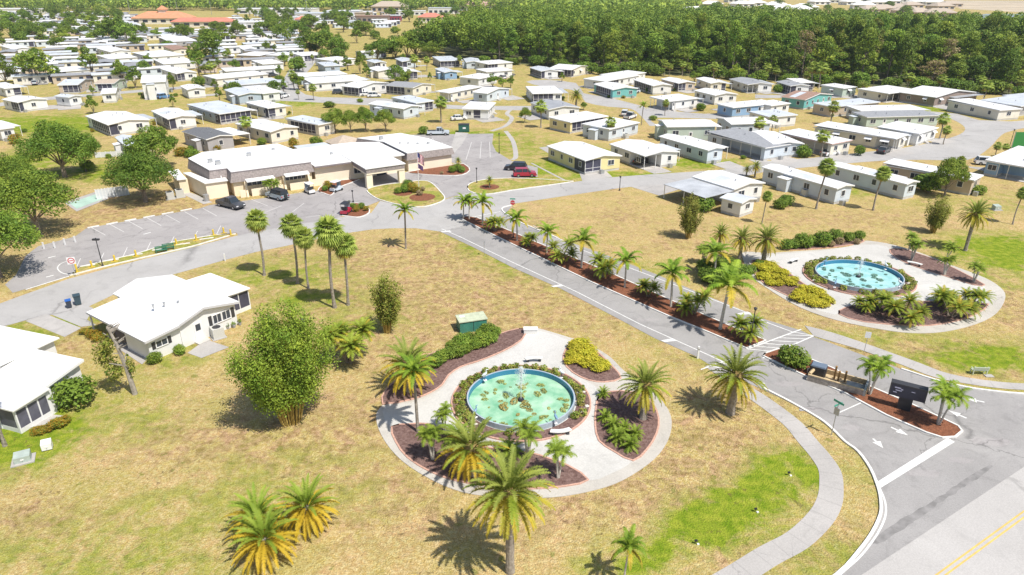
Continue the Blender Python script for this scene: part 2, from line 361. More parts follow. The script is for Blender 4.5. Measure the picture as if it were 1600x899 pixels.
# entrance road (both lanes, junction)
left_edge = [(687, 362), (740, 387), (800, 418), (875, 451), (950, 490), (1025, 530), (1087, 557), (1130, 583), (1192, 609), (1235, 630), (1280, 656), (1300, 672), (1320, 692), (1340, 706), (1360, 734), (1372, 764), (1376, 786), (1375, 806), (1362, 834), (1340, 864), (1307, 899)]
right_edge = [(800, 322), (785, 326), (787, 331), (815, 348), (870, 372), (940, 396), (1025, 429), (1100, 461), (1197, 500), (1252, 517), (1272, 527), (1350, 556), (1410, 578), (1460, 595), (1510, 607), (1560, 614), (1700, 622)]
ent = PP(left_edge) + [mp(-12, off - 1), mp(80, off - 1)] + PP([(1700, 622)]) + PP(right_edge)[::-1][1:] + PP([(790, 335), (740, 350)])
sheet("entrance_road", ent, z + 0.002 + 0.01, M_asph)
# kerbs along the mouth
strip("kerb", PP(smooth([(1192, 607), (1235, 629), (1280, 655), (1300, 671), (1320, 691), (1341, 707), (1360, 734), (1372, 764), (1376, 786), (1375, 806), (1362, 834), (1340, 864), (1307, 899), (1230, 950), (1100, 1030)], 3)), 0.22, 0.0, M_kerb, 0.13)
strip("road_marking", PP(smooth([(1374, 762), (1383, 785), (1383, 808), (1370, 836), (1346, 868), (1322, 890), (1280, 926)], 3)), 0.14, 0.030, M_paint)
strip("kerb", PP(smooth([(1408, 577), (1460, 594), (1510, 606), (1560, 613), (1620, 618), (1800, 630)], 3)), 0.22, 0.0, M_kerb, 0.13)
strip("kerb", PP(smooth([(800, 321), (786, 325), (786, 331), (800, 341), (815, 349), (870, 372)], 4)), 0.2, 0.0, M_kerb, 0.12)
# lane lines
strip("road_marking", PP([(690, 358), (720, 371), (800, 410), (900, 456), (1000, 507), (1100, 552), (1150, 575)]), 0.13, 0.030, M_paint)
strip("road_marking", PP([(833, 353), (912, 392), (1050, 444), (1162, 487), (1200, 505), (1240, 520)]), 0.13, 0.030, M_paint)
strip("road_marking", PP([(733, 341), (782, 331)]), 0.18, 0.030, M_paint)
sheet("road_marking", PP([(1370, 754), (1480, 685), (1492, 691), (1376, 763)]), 0.034, M_paint)
strip("road_marking", PP([(1305, 648), (1345, 630)]), 0.12, 0.031, M_paint)
strip("road_marking", PP([(1145, 575), (1163, 590), (1195, 600)]), 0.15, 0.031, M_paint)
# crosswalk
for a, b_ in (((1168, 546), (1252, 515)), ((1192, 560), (1272, 525)), ((1095, 578), (1140, 562))): strip("road_marking", PP([a, b_]), 0.16, 0.032, M_paint)
for t in range(7):
    f = t / 7.0; g2 = min(1, f + 0.28)
    a = (1168 + 84 * f, 546 - 31 * f); b_ = (1192 + 80 * g2, 560 - 35 * g2); strip("road_marking", PP([a, b_]), 0.12, 0.0335, M_paint)
for k in range(4): strip("road_marking", PP([(1110 + 14 * k, 572 - 5 * k), (1136 + 14 * k, 578 - 5 * k)]), 0.12, 0.0335, M_paint)
def arrow(tail, tip):
    a, b_ = G(*tail).to_2d(), G(*tip).to_2d(); d = (b_ - a).normalized(); n = Vector((-d.y, d.x)); h = b_ - d * 0.9
    sheet("road_marking", [a + n * .09, a - n * .09, h - n * .09, h - n * .38, b_, h + n * .38, h + n * .09], 0.0315, M_paint)
arrow((1364, 686), (1380, 701)); arrow((1392, 668), (1419, 681)); arrow((1538, 629), (1508, 623)); arrow((1510, 654), (1482, 642)); arrow((760, 352), (735, 346))
for c in ((868, 446), (874, 449), (1040, 530), (1050, 534)): pass
# speed table pads (white road reflector plates in the lane)
for c in ((871, 447), (1045, 532), (1163, 490), (697, 362)):
    p = G(*c).to_2d(); sheet("road_marking", [p + Vector(v) for v in ((-.9, -.1), (-.5, -.45), (.9, -.1), (.5, .4))], 0.036, M_paint)
# ---- parking lot and drive
lot = PP([(20, 458), (37, 453), (110, 431), (125, 417), (212, 397), (275, 376), (337, 367), (370, 364), (372, 368.5), (400, 362), (470, 350), (530, 340), (594, 314), (575, 301), (575, 294), (598, 290), (622, 287), (656, 283), (673, 286), (688, 300), (695, 311), (735, 300), (731, 290), (737, 286), (754, 283), (786, 280), (840, 277), (840, 262), (800, 252), (775, 237), (769, 225), (771, 209), (640, 211), (645, 235), (712, 256), (727, 258), (735, 266), (722, 274), (700, 275), (660, 272), (600, 268), (560, 281), (530, 292), (522, 303), (515, 306), (497, 298), (440, 306), (390, 313), (327, 321), (312, 326), (135, 357), (117, 370), (60, 385), (40, 400), (25, 430), (8, 445)])
sheet("parking_lot", lot, z + 0.008, M_lot)
for a, b_ in [((171, 351), (163 + 10, 346))]: pass
# stall lines (top row and bottom row)
def stall(a, b_): strip("parking_line", PP([a, b_]), 0.11, 0.0255, M_line)
for i in range(7): stall((143 + i * 29, 356 - i * 5.0), (165 + i * 29, 368 - i * 5.0))
for i in range(7):
    stall((118 + i * 36.5, 421 - i * 8.5), (126 + i * 36.5, 404 - i * 8.5))
for a, b_ in [((410, 334), (440, 322)), ((455, 333), (475, 318)), ((478, 340), (500, 337)), ((515, 336), (540, 331)), ((475, 300), (440, 307)), ((393, 312), (418, 322)), ((690, 222), (700, 238)), ((715, 222), (700, 250)), ((737, 222), (728, 250)), ((752, 222), (750, 248)), ((765, 222), (766, 246)), ((676, 216), (680, 228))]: stall(a, b_)
for i in range(6):                                                      # wheel stops, row near oaks
    a = G(137 + i * 29, 357 - i * 5.3); b_ = G(155 + i * 29, 353.6 - i * 5.3)
    o = strip("wheel_stop", [a, b_], 0.28, 0.021, M_kerb, 0.14, kind=None); tag(o, "long white concrete wheel stop at the head of an empty bay by the oaks", "wheel stop", "white wheel stops along the oak side")
for i in range(6):
    a = G(127 + i * 37, 417.5 - i * 8.4); b_ = G(149 + i * 37, 414.5 - i * 8.4)
    o = strip("wheel_stop", [a, b_], 0.26, 0.021, M_kerb, 0.13, kind=None); tag(o, "white concrete wheel stop along the grass strip with yellow bollards", "wheel stop", "white wheel stops along the bollard strip")
strip("road_marking", PP(smooth([(124, 430), (100, 428), (90, 420), (96, 412), (112, 407)], 4)), 0.14, 0.027, M_paint)
strip("road_marking", PP([(40, 453), (108, 432)]), 0.25, 0.027, M_paint)
for c in ((81, 402), (78, 432), (230, 365)):
    arrow((c[0] + 6, c[1] - 3), (c[0] - 6, c[1] + 3)) if False else strip("road_marking", PP([(c[0] - 6, c[1] + 1.5), (c[0] + 6, c[1] - 1.5)]), 0.25, 0.027, M_paint)
sheet("driveway", PP([(681, 248), (703, 250), (712, 212), (700, 212)]) if False else PP([(700, 250), (722, 226), (732, 208), (712, 207), (706, 226)]), 0.026, M_conc)
# driveway by white house
sheet("driveway", PP([(40, 502), (72, 491), (127, 513), (101, 527)]), 0.020, M_conc)
sheet("driveway", PP([(78, 491), (100, 482), (118, 483), (134, 477), (146, 482), (136, 500), (150, 508), (127, 511)]), 0.017, M_loop)
sheet("patio", PP([(293, 552), (322, 531), (358, 543), (315, 560)]), 0.03, M_conc)
sheet("patio", PP([(177, 540), (195, 533), (232, 560), (222, 570)]), 0.035, M_conc)
sheet("patio", PP([(45, 668), (80, 648), (100, 650), (60, 680)]), 0.03, M_conc)
# other driveways (homes on the right)
for q in ([(905, 270), (945, 266), (957, 277), (910, 283)], [(997, 262), (1022, 257), (1050, 269), (1022, 272)], [(1110, 256), (1140, 252), (1165, 262), (1135, 265)], [(985, 292), (1040, 288), (1062, 296), (1030, 306)],
          [(1380, 236), (1395, 232), (1430, 240), (1395, 246)], [(1300, 243), (1318, 241), (1345, 250), (1320, 254)], [(1200, 248), (1222, 243), (1250, 250), (1225, 262)], [(1440, 217), (1475, 216), (1495, 222), (1470, 226)], [(842, 231), (858, 229), (918, 266), (912, 272)],
          [(1505, 260), (1540, 262), (1640, 285), (1640, 291)], [(1170, 250), (1185, 246), (1200, 252), (1190, 258)]): sheet("driveway", PP(q), 0.022 + 0.0, M_conc)
# northern streets
sheet("side_street", PP(smooth([(425, 150), (440, 130), (450, 112), (462, 98), (480, 88), (495, 90), (488, 104), (470, 125), (468, 142), (500, 152), (600, 154), (680, 163), (760, 166), (845, 166), (845, 172), (760, 172), (640, 168), (560, 164), (490, 160), (440, 158)], 2)), z + 0.001, M_loop)
sheet("side_street", PP(smooth([(1015, 197), (1000, 180), (985, 170), (950, 167), (915, 160), (908, 148), (890, 140), (850, 136), (822, 128), (850, 125), (900, 130), (912, 146), (950, 152), (1000, 165), (1040, 172), (1100, 178), (1180, 176), (1200, 180), (1120, 186), (1020, 184), (1028, 197)], 2)), z + 0.003, M_loop)
sheet("side_street", PP([(1180, 148), (1240, 150), (1300, 146), (1420, 155), (1460, 162), (1560, 176), (1540, 184), (1440, 164), (1300, 152), (1180, 154)]), z + 0.005, M_loop)
sheet("side_street", PP([(-40, 172), (60, 158), (200, 146), (300, 138), (420, 133), (420, 130), (300, 134), (200, 142), (60, 153), (-40, 166)]), z + 0.001, M_loop)
strip("footpath", PP(smooth([(768, 205), (790, 197), (800, 185), (792, 178), (800, 170)], 3)), 1.3, 0.02, M_conc)
strip("footpath", PP(smooth([(790, 205), (802, 222), (806, 245), (800, 250)], 3)), 1.1, 0.02, M_conc)
strip("footpath", PP([(830, 255), (888, 285)]), 0.5, 0.02, M_conc)
strip("footpath", PP(smooth([(282, 300), (300, 306), (325, 318)], 3)), 1.6, 0.02, M_conc)
# ---- sidewalks
sl = [(1112, 570), (1140, 590), (1162, 608), (1183, 621), (1210, 640), (1240, 664), (1262, 690), (1281, 712), (1296, 735), (1299, 758), (1296, 784), (1281, 811), (1246, 844), (1200, 869), (1152, 899), (1050, 960), (900, 1060)]
strip("sidewalk", PP(smooth(sl, 4)), 1.75, 0.028, M_conc)
su = [(1257, 509), (1300, 520), (1360, 540), (1435, 567), (1485, 585), (1560, 597), (1640, 601), (1800, 604)]
sw = [(1272, 526), (1300, 534), (1350, 549), (1410, 571), (1460, 590), (1510, 600), (1570, 608), (1640, 611), (1800, 614)]
sheet("sidewalk", PP(smooth(su, 3)) + PP(smooth(sw, 3))[::-1], 0.034, M_conc)
# ---- kerbed beds
def bed(pts, m, kerb=M_kerb, kw=0.18, kh=0.14, mh=0.09, sm=3, closed=True, name="mulch_bed"):
    P = PP(smooth(pts, sm, True)); sheet(name, P, mh, m, thick=mh)
    if kerb: strip("kerb", P + [P[0], P[1]], kw, 0.0, kerb, kh)
bed([(719, 342), (725, 339), (733, 339), (745, 341), (800, 363), (837, 379), (950, 426), (1050, 471), (1137, 509), (1196, 533), (1166, 545), (1107, 520), (1050, 497), (925, 442), (800, 382), (757, 361)], M_mulch, sm=1)
bed([(1192, 557), (1196, 553), (1217, 546), (1232, 550), (1265, 562), (1300, 576), (1345, 599), (1420, 631), (1472, 655), (1497, 667), (1503, 675), (1492, 684), (1472, 685), (1447, 677), (1385, 650), (1320, 615), (1270, 594), (1200, 561)], M_mulch, sm=1)
def island(pts, sm=3):
    bed(pts, ground.data.materials[0], mh=0.08, sm=sm, name="lawn_island")
    me_ = [o for o in COL.objects if o.name.startswith("lawn_island")][-1].data; at_ = me_.color_attributes.new("lawn", "FLOAT_COLOR", "POINT")
    at_.data.foreach_set("color", [.5, .2, 0, 1] * len(me_.vertices))
island([(575, 296), (577, 303), (594, 313), (631, 322), (660, 324), (684, 318), (695, 311), (688, 300), (673, 286), (656, 283), (622, 287), (598, 290)])
island([(731, 291), (733, 299), (750, 304), (772, 303), (800, 298), (886, 286), (884, 283), (800, 279), (754, 282), (738, 286)], 2)
bed([(532, 336), (545, 339), (562, 340), (577, 333), (573, 323), (555, 318), (543, 326)], M_mulch)
bed([(497, 299), (507, 303), (516, 306), (522, 302), (530, 293), (562, 281), (530, 283), (505, 290)], M_mulch, sm=2)
bed([(640, 271), (670, 274), (700, 275), (722, 274), (734, 267), (728, 259), (712, 257), (640, 269)], M_mulch, sm=2)
for c, r in (((765, 293), 1.9), ((630, 303), 1.7), ((660, 309), 2.4), ((1300, 374), 0.1)):
    p = G(*c); sheet("mulch_bed", [(p.x + r * math.cos(a / 12 * 6.283), p.y + r * math.sin(a / 12 * 6.283)) for a in range(12)], 0.11, M_mulch)
island([(110, 431), (125, 418), (212, 398), (275, 378), (337, 368), (368, 366), (300, 386), (225, 403), (160, 418)], 1)
# ---- gardens
ring1 = [(822, 512), (842, 514), (893, 529), (930, 544), (955, 560), (975, 580), (1003, 600), (1030, 622), (1048, 650), (1047, 680), (1030, 710), (1000, 735), (960, 757), (910, 771), (860, 778), (800, 778), (738, 773), (690, 758), (640, 730), (610, 702), (592, 672), (588, 648), (597, 634)]
sheet("garden_path", PP(smooth(ring1, 3)) + PP(smooth([(597, 634), (644, 626), (673, 615), (691, 603), (701, 588), (720, 575), (748, 566), (785, 551), (812, 535), (821, 517)], 3)), 0.05, M_ring, thick=0.05)
pave1 = [(823, 515), (845, 518), (890, 533), (884, 548), (880, 565), (893, 583), (915, 596), (938, 612), (931, 635), (929, 665), (935, 690), (960, 708), (988, 722), (955, 741), (920, 752), (888, 729), (859, 718), (825, 708), (760, 700), (700, 674), (672, 664), (611, 668), (600, 652), (602, 636), (646, 629), (676, 617), (694, 605), (704, 589), (723, 577), (750, 568), (787, 553), (814, 537)]
sheet("garden_paving", PP(smooth(pave1, 2, True)), 0.058, M_white)
gb = dict(kerb=M_edge, kw=0.16, kh=0.12, mh=0.10)
bed([(821, 515), (795, 518), (760, 530), (720, 540), (690, 548), (655, 562), (640, 580), (606, 606), (598, 632), (644, 625), (673, 614), (691, 602), (701, 587), (720, 574), (748, 565), (785, 550), (815, 532)], M_dmulch, sm=2, **gb)
bed([(612, 668), (640, 664), (672, 664), (705, 678), (760, 700), (825, 708), (859, 718), (888, 729), (919, 751), (882, 761), (830, 765), (773, 762), (715, 753), (672, 738), (637, 716), (619, 692)], M_dmulch, sm=2, **gb)
bed([(938, 618), (931, 640), (930, 665), (936, 690), (960, 707), (989, 721), (1011, 703), (1026, 678), (1029, 655), (1020, 632), (1002, 618), (970, 612)], M_dmulch, sm=2, **gb)
bed([(896, 532), (884, 547), (880, 565), (895, 583), (920, 595), (945, 598), (970, 592), (958, 575), (938, 555), (915, 538)], M_dmulch, sm=2, **gb)
ring2 = [(1160, 402), (1165, 394), (1200, 396), (1232, 394), (1287, 390), (1325, 386), (1347, 378), (1360, 377), (1400, 384), (1450, 400), (1487, 415), (1537, 434), (1562, 449), (1571, 465), (1557, 490), (1525, 507), (1475, 519), (1425, 521), (1375, 515), (1307, 501), (1250, 481), (1200, 452), (1172, 430)]
sheet("garden_path", PP(smooth(ring2, 3, True)), 0.05, M_ring, thick=0.05)
pave2 = [(1170, 405), (1200, 399), (1287, 392), (1345, 383), (1385, 386), (1405, 402), (1437, 418), (1520, 447), (1537, 447), (1545, 470), (1530, 474), (1440, 471), (1350, 476), (1318, 482), (1305, 493), (1262, 480), (1285, 481), (1301, 470), (1262, 449), (1243, 436), (1224, 420), (1180, 408)]
sheet("garden_paving", PP(smooth(pave2, 2, True)), 0.058, M_white)
bed([(1175, 408), (1200, 409), (1225, 422), (1245, 437), (1265, 450), (1300, 469), (1296, 478), (1282, 482), (1260, 476), (1237, 466), (1200, 448), (1180, 430)], M_dmulch, sm=2, **gb)
bed([(1311, 492), (1320, 482), (1350, 477), (1440, 472), (1500, 474), (1544, 476), (1520, 494), (1475, 507), (1425, 510), (1350, 504)], M_dmulch, sm=2, **gb)
bed([(1390, 391), (1412, 390), (1430, 396), (1462, 407), (1500, 425), (1538, 446), (1520, 446), (1475, 432), (1425, 416), (1398, 402)], M_dmulch, sm=2, **gb)
bed([(1225, 391), (1290, 388), (1330, 383), (1350, 378), (1335, 370), (1290, 370), (1235, 376)], M_dmulch, sm=2, **gb)

# joints in the concrete walks, dark worn patches where the two pavings meet
M_joint = mat("paving_joint", (0.27, 0.26, 0.25), 0.9); M_worn = mat("worn_asphalt", (0.17, 0.165, 0.16), 0.9, col2=(0.27, 0.26, 0.255), scale=1.4, detail=8)
def joints(name, pts, w, z, step):
    mb = MB(); acc = 0.0
    for a, b_ in zip(pts, pts[1:]):
        a = Vector(a).to_2d(); b_ = Vector(b_).to_2d(); d = b_ - a; L = d.length
        if L < 1e-4: continue
        d /= L; n = Vector((-d.y, d.x)); t = step - acc
        while t < L:
            p = a + d * t; q = [p + n * w / 2 - d * .015, p - n * w / 2 - d * .015, p - n * w / 2 + d * .015, p + n * w / 2 + d * .015]
            mb.add([(v.x, v.y, z) for v in q], [(0, 1, 2, 3)]); t += step
        acc = (acc + L) % step
    o = mb.build(name, M_joint); o['kind'] = 'structure'
joints("sidewalk_joints", PP(smooth(sl, 4)), 1.7, 0.032, 1.8)
mid = [((a[0] + b_[0]) / 2, (a[1] + b_[1]) / 2) for a, b_ in zip(su, [(1265, 524), (1300, 534), (1360, 552), (1435, 579), (1485, 596), (1560, 607), (1640, 611), (1800, 614)])]
joints("sidewalk_joints", PP(smooth(mid, 3)), 1.5, 0.038, 1.8)
rj = random.Random(31)
for k in range(9):
    t0 = rj.uniform(0, 20) ; p = G(1385 + 165 * k / 9, 842 - 108 * k / 9).to_2d(); n = rj.uniform(.15, .45); q = []
    L = rj.uniform(1.0, 2.6)
    for i in range(14):
        a = 6.283 * i / 14; q.append(p + md * (math.cos(a) * L * rj.uniform(.75, 1.1)) + mn * (math.sin(a) * n * rj.uniform(.6, 1.3) + .25))
    sheet("asphalt_patch", q, 0.0245 + k * .0003, M_worn)
for (x, y, L, w) in [(1230, 600, 1.6, .5), (1265, 640, 1.3, .35), (1440, 740, 1.7, .5), (1545, 690, 1.8, .7), (1010, 500, 1.5, .4), (900, 430, 1.6, .4), (1330, 668, .9, .6), (1500, 720, 1.2, .4)]:
    p = G(x, y).to_2d(); sheet("asphalt_patch", [p + Vector((math.cos(6.283 * i / 16) * L * rj.uniform(.7, 1.1), math.sin(6.283 * i / 16) * w * rj.uniform(.6, 1.2))) for i in range(16)], 0.0268, M_lot)
# ================================================================== VEGETATION
def leafmat(name, c1, c2, rnd=0.12, scale=0.5, trans=0.25):
    return mat(name, c1, 0.6, col2=c2, scale=scale, rnd=rnd, trans=trans, detail=3, spec=0.25)
L_oak = leafmat("oak_leaf", (0.080, 0.152, 0.019), (0.208, 0.304, 0.042))
L_wood = leafmat("woodland_leaf", (0.110, 0.195, 0.024), (0.380, 0.470, 0.060), 0.36, 0.12)
L_bright = leafmat("bright_leaf", (0.105, 0.185, 0.020), (0.270, 0.350, 0.045), 0.15)
L_bamboo = leafmat("bamboo_leaf", (0.145, 0.260, 0.024), (0.400, 0.500, 0.060), 0.08, 0.8)
L_olive = leafmat("olive_leaf", (0.169, 0.195, 0.033), (0.338, 0.338, 0.065), 0.1, 0.8)
L_hedge = leafmat("hedge_leaf", (0.099, 0.198, 0.024), (0.281, 0.363, 0.050), 0.15, 1.5)
L_yel = leafmat("croton_leaf", (0.360, 0.370, 0.025), (0.600, 0.520, 0.045), 0.1, 2.0)
L_dry = leafmat("dry_grass_leaf", (0.300, 0.230, 0.120), (0.420, 0.330, 0.180), 0.1, 2.0)
L_orange = leafmat("orange_leaf", (0.260, 0.200, 0.020), (0.450, 0.260, 0.030), 0.1, 2.0)
L_frond = leafmat("frond_green", (0.165, 0.235, 0.022), (0.370, 0.430, 0.055), 0.10, 0.9, 0.3)
L_frondy = leafmat("frond_yellowing", (0.325, 0.312, 0.037), (0.600, 0.463, 0.056), 0.08, 0.8, 0.3)
L_frondd = leafmat("frond_upright", (0.185, 0.235, 0.040), (0.350, 0.395, 0.080), 0.08, 0.9, 0.3)
L_gold = leafmat("frond_golden", (0.500, 0.370, 0.030), (0.680, 0.490, 0.045), 0.05, 0.9, 0.35)
L_fan = leafmat("fan_frond", (0.184, 0.270, 0.043), (0.443, 0.518, 0.108), 0.12, 0.9, 0.3)
L_skirt = leafmat("dead_frond", (0.280, 0.190, 0.070), (0.420, 0.290, 0.120), 0.08, 1.0, 0.2)
L_foxtail = leafmat("arching_frond", (0.135, 0.255, 0.022), (0.360, 0.480, 0.053), 0.12, 0.9, 0.35)
L_lime = leafmat("lime_frond", (0.190, 0.290, 0.030), (0.340, 0.430, 0.060), 0.08, 0.9, 0.35)
L_bark = mat("bark", (0.16, 0.125, 0.095), 0.9, col2=(0.30, 0.25, 0.20), scale=3, bump=0.8)
L_pbark = mat("palm_bark", (0.20, 0.17, 0.14), 0.9, col2=(0.36, 0.32, 0.27), scale=4, bump=0.8)
L_wbark = mat("pale_bark", (0.40, 0.37, 0.32), 0.85, col2=(0.55, 0.52, 0.46), scale=4, bump=0.4)
L_cane = mat("bamboo_cane", (0.36, 0.25, 0.06), 0.6, col2=(0.50, 0.38, 0.12), scale=2)

def leaf_mesh(name, lobes, n, size, seed, mats, parent, share=None, up=0.35, hollow=0.55, thin=0.62):
    """n small leaf faces spread through the lobes; lobes = (x,y,z,rx,ry,rz)"""
    r = np.random.RandomState(seed); lb = np.array(lobes, float)
    w = (lb[:, 3] * lb[:, 4] * lb[:, 5]) ** 0.67; idx = r.choice(len(lb), n, p=w / w.sum()); c = lb[idx]
    d = r.normal(size=(n, 3)); d[:, 2] += up * 0.6; d /= np.linalg.norm(d, axis=1)[:, None]
    rad = hollow + (1.06 - hollow) * r.rand(n) ** 0.6
    # clumpiness: push leaves to clump centres on the lobe
    nc = 26; cd = r.normal(size=(nc, 3)); cd /= np.linalg.norm(cd, axis=1)[:, None]
    k = r.randint(0, nc, n); useC = r.rand(n) < thin
    d2 = cd[k] + r.normal(size=(n, 3)) * 0.24; d2 /= np.linalg.norm(d2, axis=1)[:, None]
    d = np.where(useC[:, None], d2, d); rad = np.where(useC, rad * (0.86 + 0.26 * ((k * 37 % 11) / 11.0)), rad * 0.97)
    p = c[:, :3] + d * c[:, 3:6] * rad[:, None]
    nrm = d + r.normal(size=(n, 3)) * 0.9 + np.array([0, 0, up]); nrm /= np.linalg.norm(nrm, axis=1)[:, None]
    a = np.cross(nrm, r.normal(size=(n, 3))); a /= np.linalg.norm(a, axis=1)[:, None]; b = np.cross(nrm, a)
    s = size * (0.6 + 0.8 * r.rand(n))[:, None]; asp = (0.45 + 0.3 * r.rand(n))[:, None]
    V = np.stack([p - a * s, p - b * s * asp, p + a * s, p + b * s * asp], 1).reshape(-1, 3)
    F = np.arange(4 * n).reshape(-1, 4)
    me = bpy.data.meshes.new(name); me.from_pydata(V.tolist(), [], F.tolist())
    for m_ in mats: me.materials.append(m_)
    if len(mats) > 1:
        me.polygons.foreach_set("material_index", np.where(((k * 13 + idx * 7) % 10) < 3, 1, 0).astype(np.int32))
    me.update(); o = bpy.data.objects.new(name, me); COL.objects.link(o); o.parent = parent
    return o
TPL = {}
def tpl(key, name):                    # hidden-less template: the first placement uses it, later ones copy it
    root = bpy.data.objects.new(name, None); COL.objects.link(root); root.empty_display_size = 0.3
    return root
# ---- templates: each returns root with unit-height-normalised children (height H0 stored)
def t_tree(seed, H0, W, mats, leafsize, n, trunk_r=0.3, flat=0.7, lobes_n=14, base_h=0.35, lean=0, name="tree"):
    root = tpl(None, name); r = random.Random(seed); lobes = []; tb = MB()
    th = H0 * base_h; top = (lean * H0, 0, th)
    tb.tube([(0, 0, -0.1), (lean * H0 * 0.5, r.uniform(-.1, .1), th * 0.5), top], [trunk_r * 1.25, trunk_r, trunk_r * 0.8], 7)
    cz = H0 * (base_h + 1) / 2 + 0.0
    for i in range(lobes_n):
        ph = i * 2.399; q = math.sqrt((i + 0.5) / lobes_n); zz = (1 - q * q * 0.8) * (H0 * (1 - base_h) * 0.5) * flat
        rr = (0.30 + 0.14 * r.random()) * W * (1 - 0.2 * q); x = q * W * 0.72 * math.cos(ph) + top[0]; y = q * W * 0.72 * math.sin(ph)
        rz = rr * 0.74; zc = max(rz * .9 + .8, min(cz + zz * r.uniform(0.1, 1.0) - q * r.uniform(.02, .24) * H0, H0 - rz))
        lobes.append((x, y, zc, rr, rr, rz))
        if i % 2 == 0:
            tb.tube([(top[0], top[1], top[2] * 0.92), ((x + top[0]) * 0.45, y * 0.45, (zc + top[2]) * 0.5), (x, y, zc)], [trunk_r * 0.45, trunk_r * 0.28, trunk_r * 0.1], 5)
    tb.build("trunk", L_bark, root)
    leaf_mesh("crown", lobes, n, leafsize, seed, mats, root)
    return root
def t_pine(seed, H0=17, mm=None):
    root = tpl(None, "woodland_tree"); r = random.Random(seed); tb = MB(); lobes = []
    tb.tube([(0, 0, 0), (r.uniform(-.4, .4), r.uniform(-.4, .4), H0 * .6), (r.uniform(-.6, .6), 0, H0 * 0.9)], [0.28, 0.2, 0.06], 5)
    nl = 12 + seed % 4; wide = (2.6, 3.4, 2.2, 3.0, 3.8)[seed % 5]
    for i in range(nl):
        f = (i + .5) / nl; ph = i * 2.4 + r.uniform(-.5, .5); z_ = H0 * (.13 + .77 * f ** .8) + r.uniform(-.6, .6); q = wide * r.uniform(.45, 1.0) * (1.05 - .65 * f ** 2)
        rr = r.uniform(1.3, 2.3) * (1.1 if f > .5 else .8); lobes.append((q * math.cos(ph), q * math.sin(ph), z_, rr, rr, rr * r.uniform(.6, .8)))
        if i % 2: tb.tube([(0, 0, z_ * .75), (q * math.cos(ph), q * math.sin(ph), z_)], [.1, .04], 4)
    lobes.append((0, 0, H0 * .88, 1.9, 1.9, 1.5))
    tb.build("trunk", L_bark, root); leaf_mesh("crown", lobes, 3600 if not mm else 1500, 0.27, seed, mm or [[L_wood, L_bright], [L_bright, L_wood], [L_wood, L_oak], [L_oak, L_wood], [L_wood, L_olive]][seed % 5], root, up=.5, hollow=.6)
    return root
def t_bush(seed, mats, n=900, size=0.10, stem=L_bark, sq=0.85, name="bush"):
    root = tpl(None, name)                                               # unit: radius 1, height 2*sq
    r = random.Random(seed); lobes = [(r.uniform(-.4, .4), r.uniform(-.4, .4), r.uniform(.55, 1.05) * sq, .6, .6, .55 * sq) for _ in range(7)] + [(0, 0, .75 * sq, .75, .75, .75 * sq)]
    MB().tube([(0, 0, -.05), (0, 0, .7)], [.08, .05], 5).build("stem", stem, root)
    leaf_mesh("foliage", lobes, n, size, seed, mats, root, hollow=.7, up=.9)
    return root
def t_vase(seed, mats, H0=8, W=3.0, n=5000, size=0.16, canes=26, name="bamboo_clump", low=0.2, cane_m=None):
    root = tpl(None, name); r = random.Random(seed); tb = MB(); lobes = []
    for i in range(canes):
        ph = r.uniform(0, 6.28); q = r.uniform(.15, 1); h = H0 * r.uniform(.62, 1.0) * (1.05 - .3 * q)
        x, y = W * q * math.cos(ph), W * q * math.sin(ph); b = 0.2
        pts = [(x * b, y * b, 0), (x * .38, y * .38, h * .45), (x * .72, y * .72, h * .8), (x, y, h)]
        tb.tube(pts, [.06, .05, .03, .01], 4, cap=False)
        for f in (.35, .43, .5, .65, .8, .95):
            if f < low: continue
            k = W * (.20 + .06 * r.random()); s = b + (1 - b) * f ** 1.15
            lobes.append((x * s + r.uniform(-.2, .2), y * s + r.uniform(-.2, .2), h * f, k, k, k * 1.35))
    tb.build("canes", cane_m or L_cane, root)
    leaf_mesh("foliage", lobes, n, size, seed, mats, root, hollow=.2, thin=.3, up=.5)
    return root
def frond(mb, origin, az, el, L, m, droop=1.0, pairs=26, ll=0.42, w=0.05, seed=0, V=0.35, tipf=0.35, stem=0.16, twist=0):
    """pinnate frond: curved midrib with leaflets on both sides"""
    r = random.Random(seed); ca, sa = math.cos(az), math.sin(az); pts = []; x = 0.0; z_ = 0.0; e = el; seg = 10; ds = L / seg
    for i in range(seg + 1):
        pts.append(Vector((origin[0] + ca * x, origin[1] + sa * x, origin[2] + z_)))
        x += math.cos(e) * ds; z_ += math.sin(e) * ds; e -= droop * (0.35 + 1.3 * i / seg) / seg
    # midrib
    mb.tube(pts, [0.035 * L / 3 * (1 - .8 * i / seg) + .006 for i in range(seg + 1)], 3, m, cap=False)
    vs = []; fs = []; side = Vector((-sa, ca, 0))
    for i in range(pairs):
        t = stem + (1 - stem) * (i + r.random() * .5) / pairs; u = t * seg; k = min(int(u), seg - 1); p = pts[k].lerp(pts[k + 1], u - k)
        d = (pts[k + 1] - pts[k]).normalized(); upv = side.cross(d) * -1
        if upv.z < 0: upv = -upv
        s = ll * (math.sin(math.pi * min(1, (t * .86 + .14))) ** .5 * (1 - tipf * t) + .05)
        for sg in (-1, 1):
            tip = p + (side * sg * (.80) + d * (.55) + upv * (V + r.uniform(-.18, .18)) + Vector((0, 0, -.25))).normalized() * s * r.uniform(.85, 1.1)
            n = len(vs); vs += [p - d * w, p + d * w, tip]; fs.append((n, n + 1, n + 2))
    mb.add(vs, fs, m)
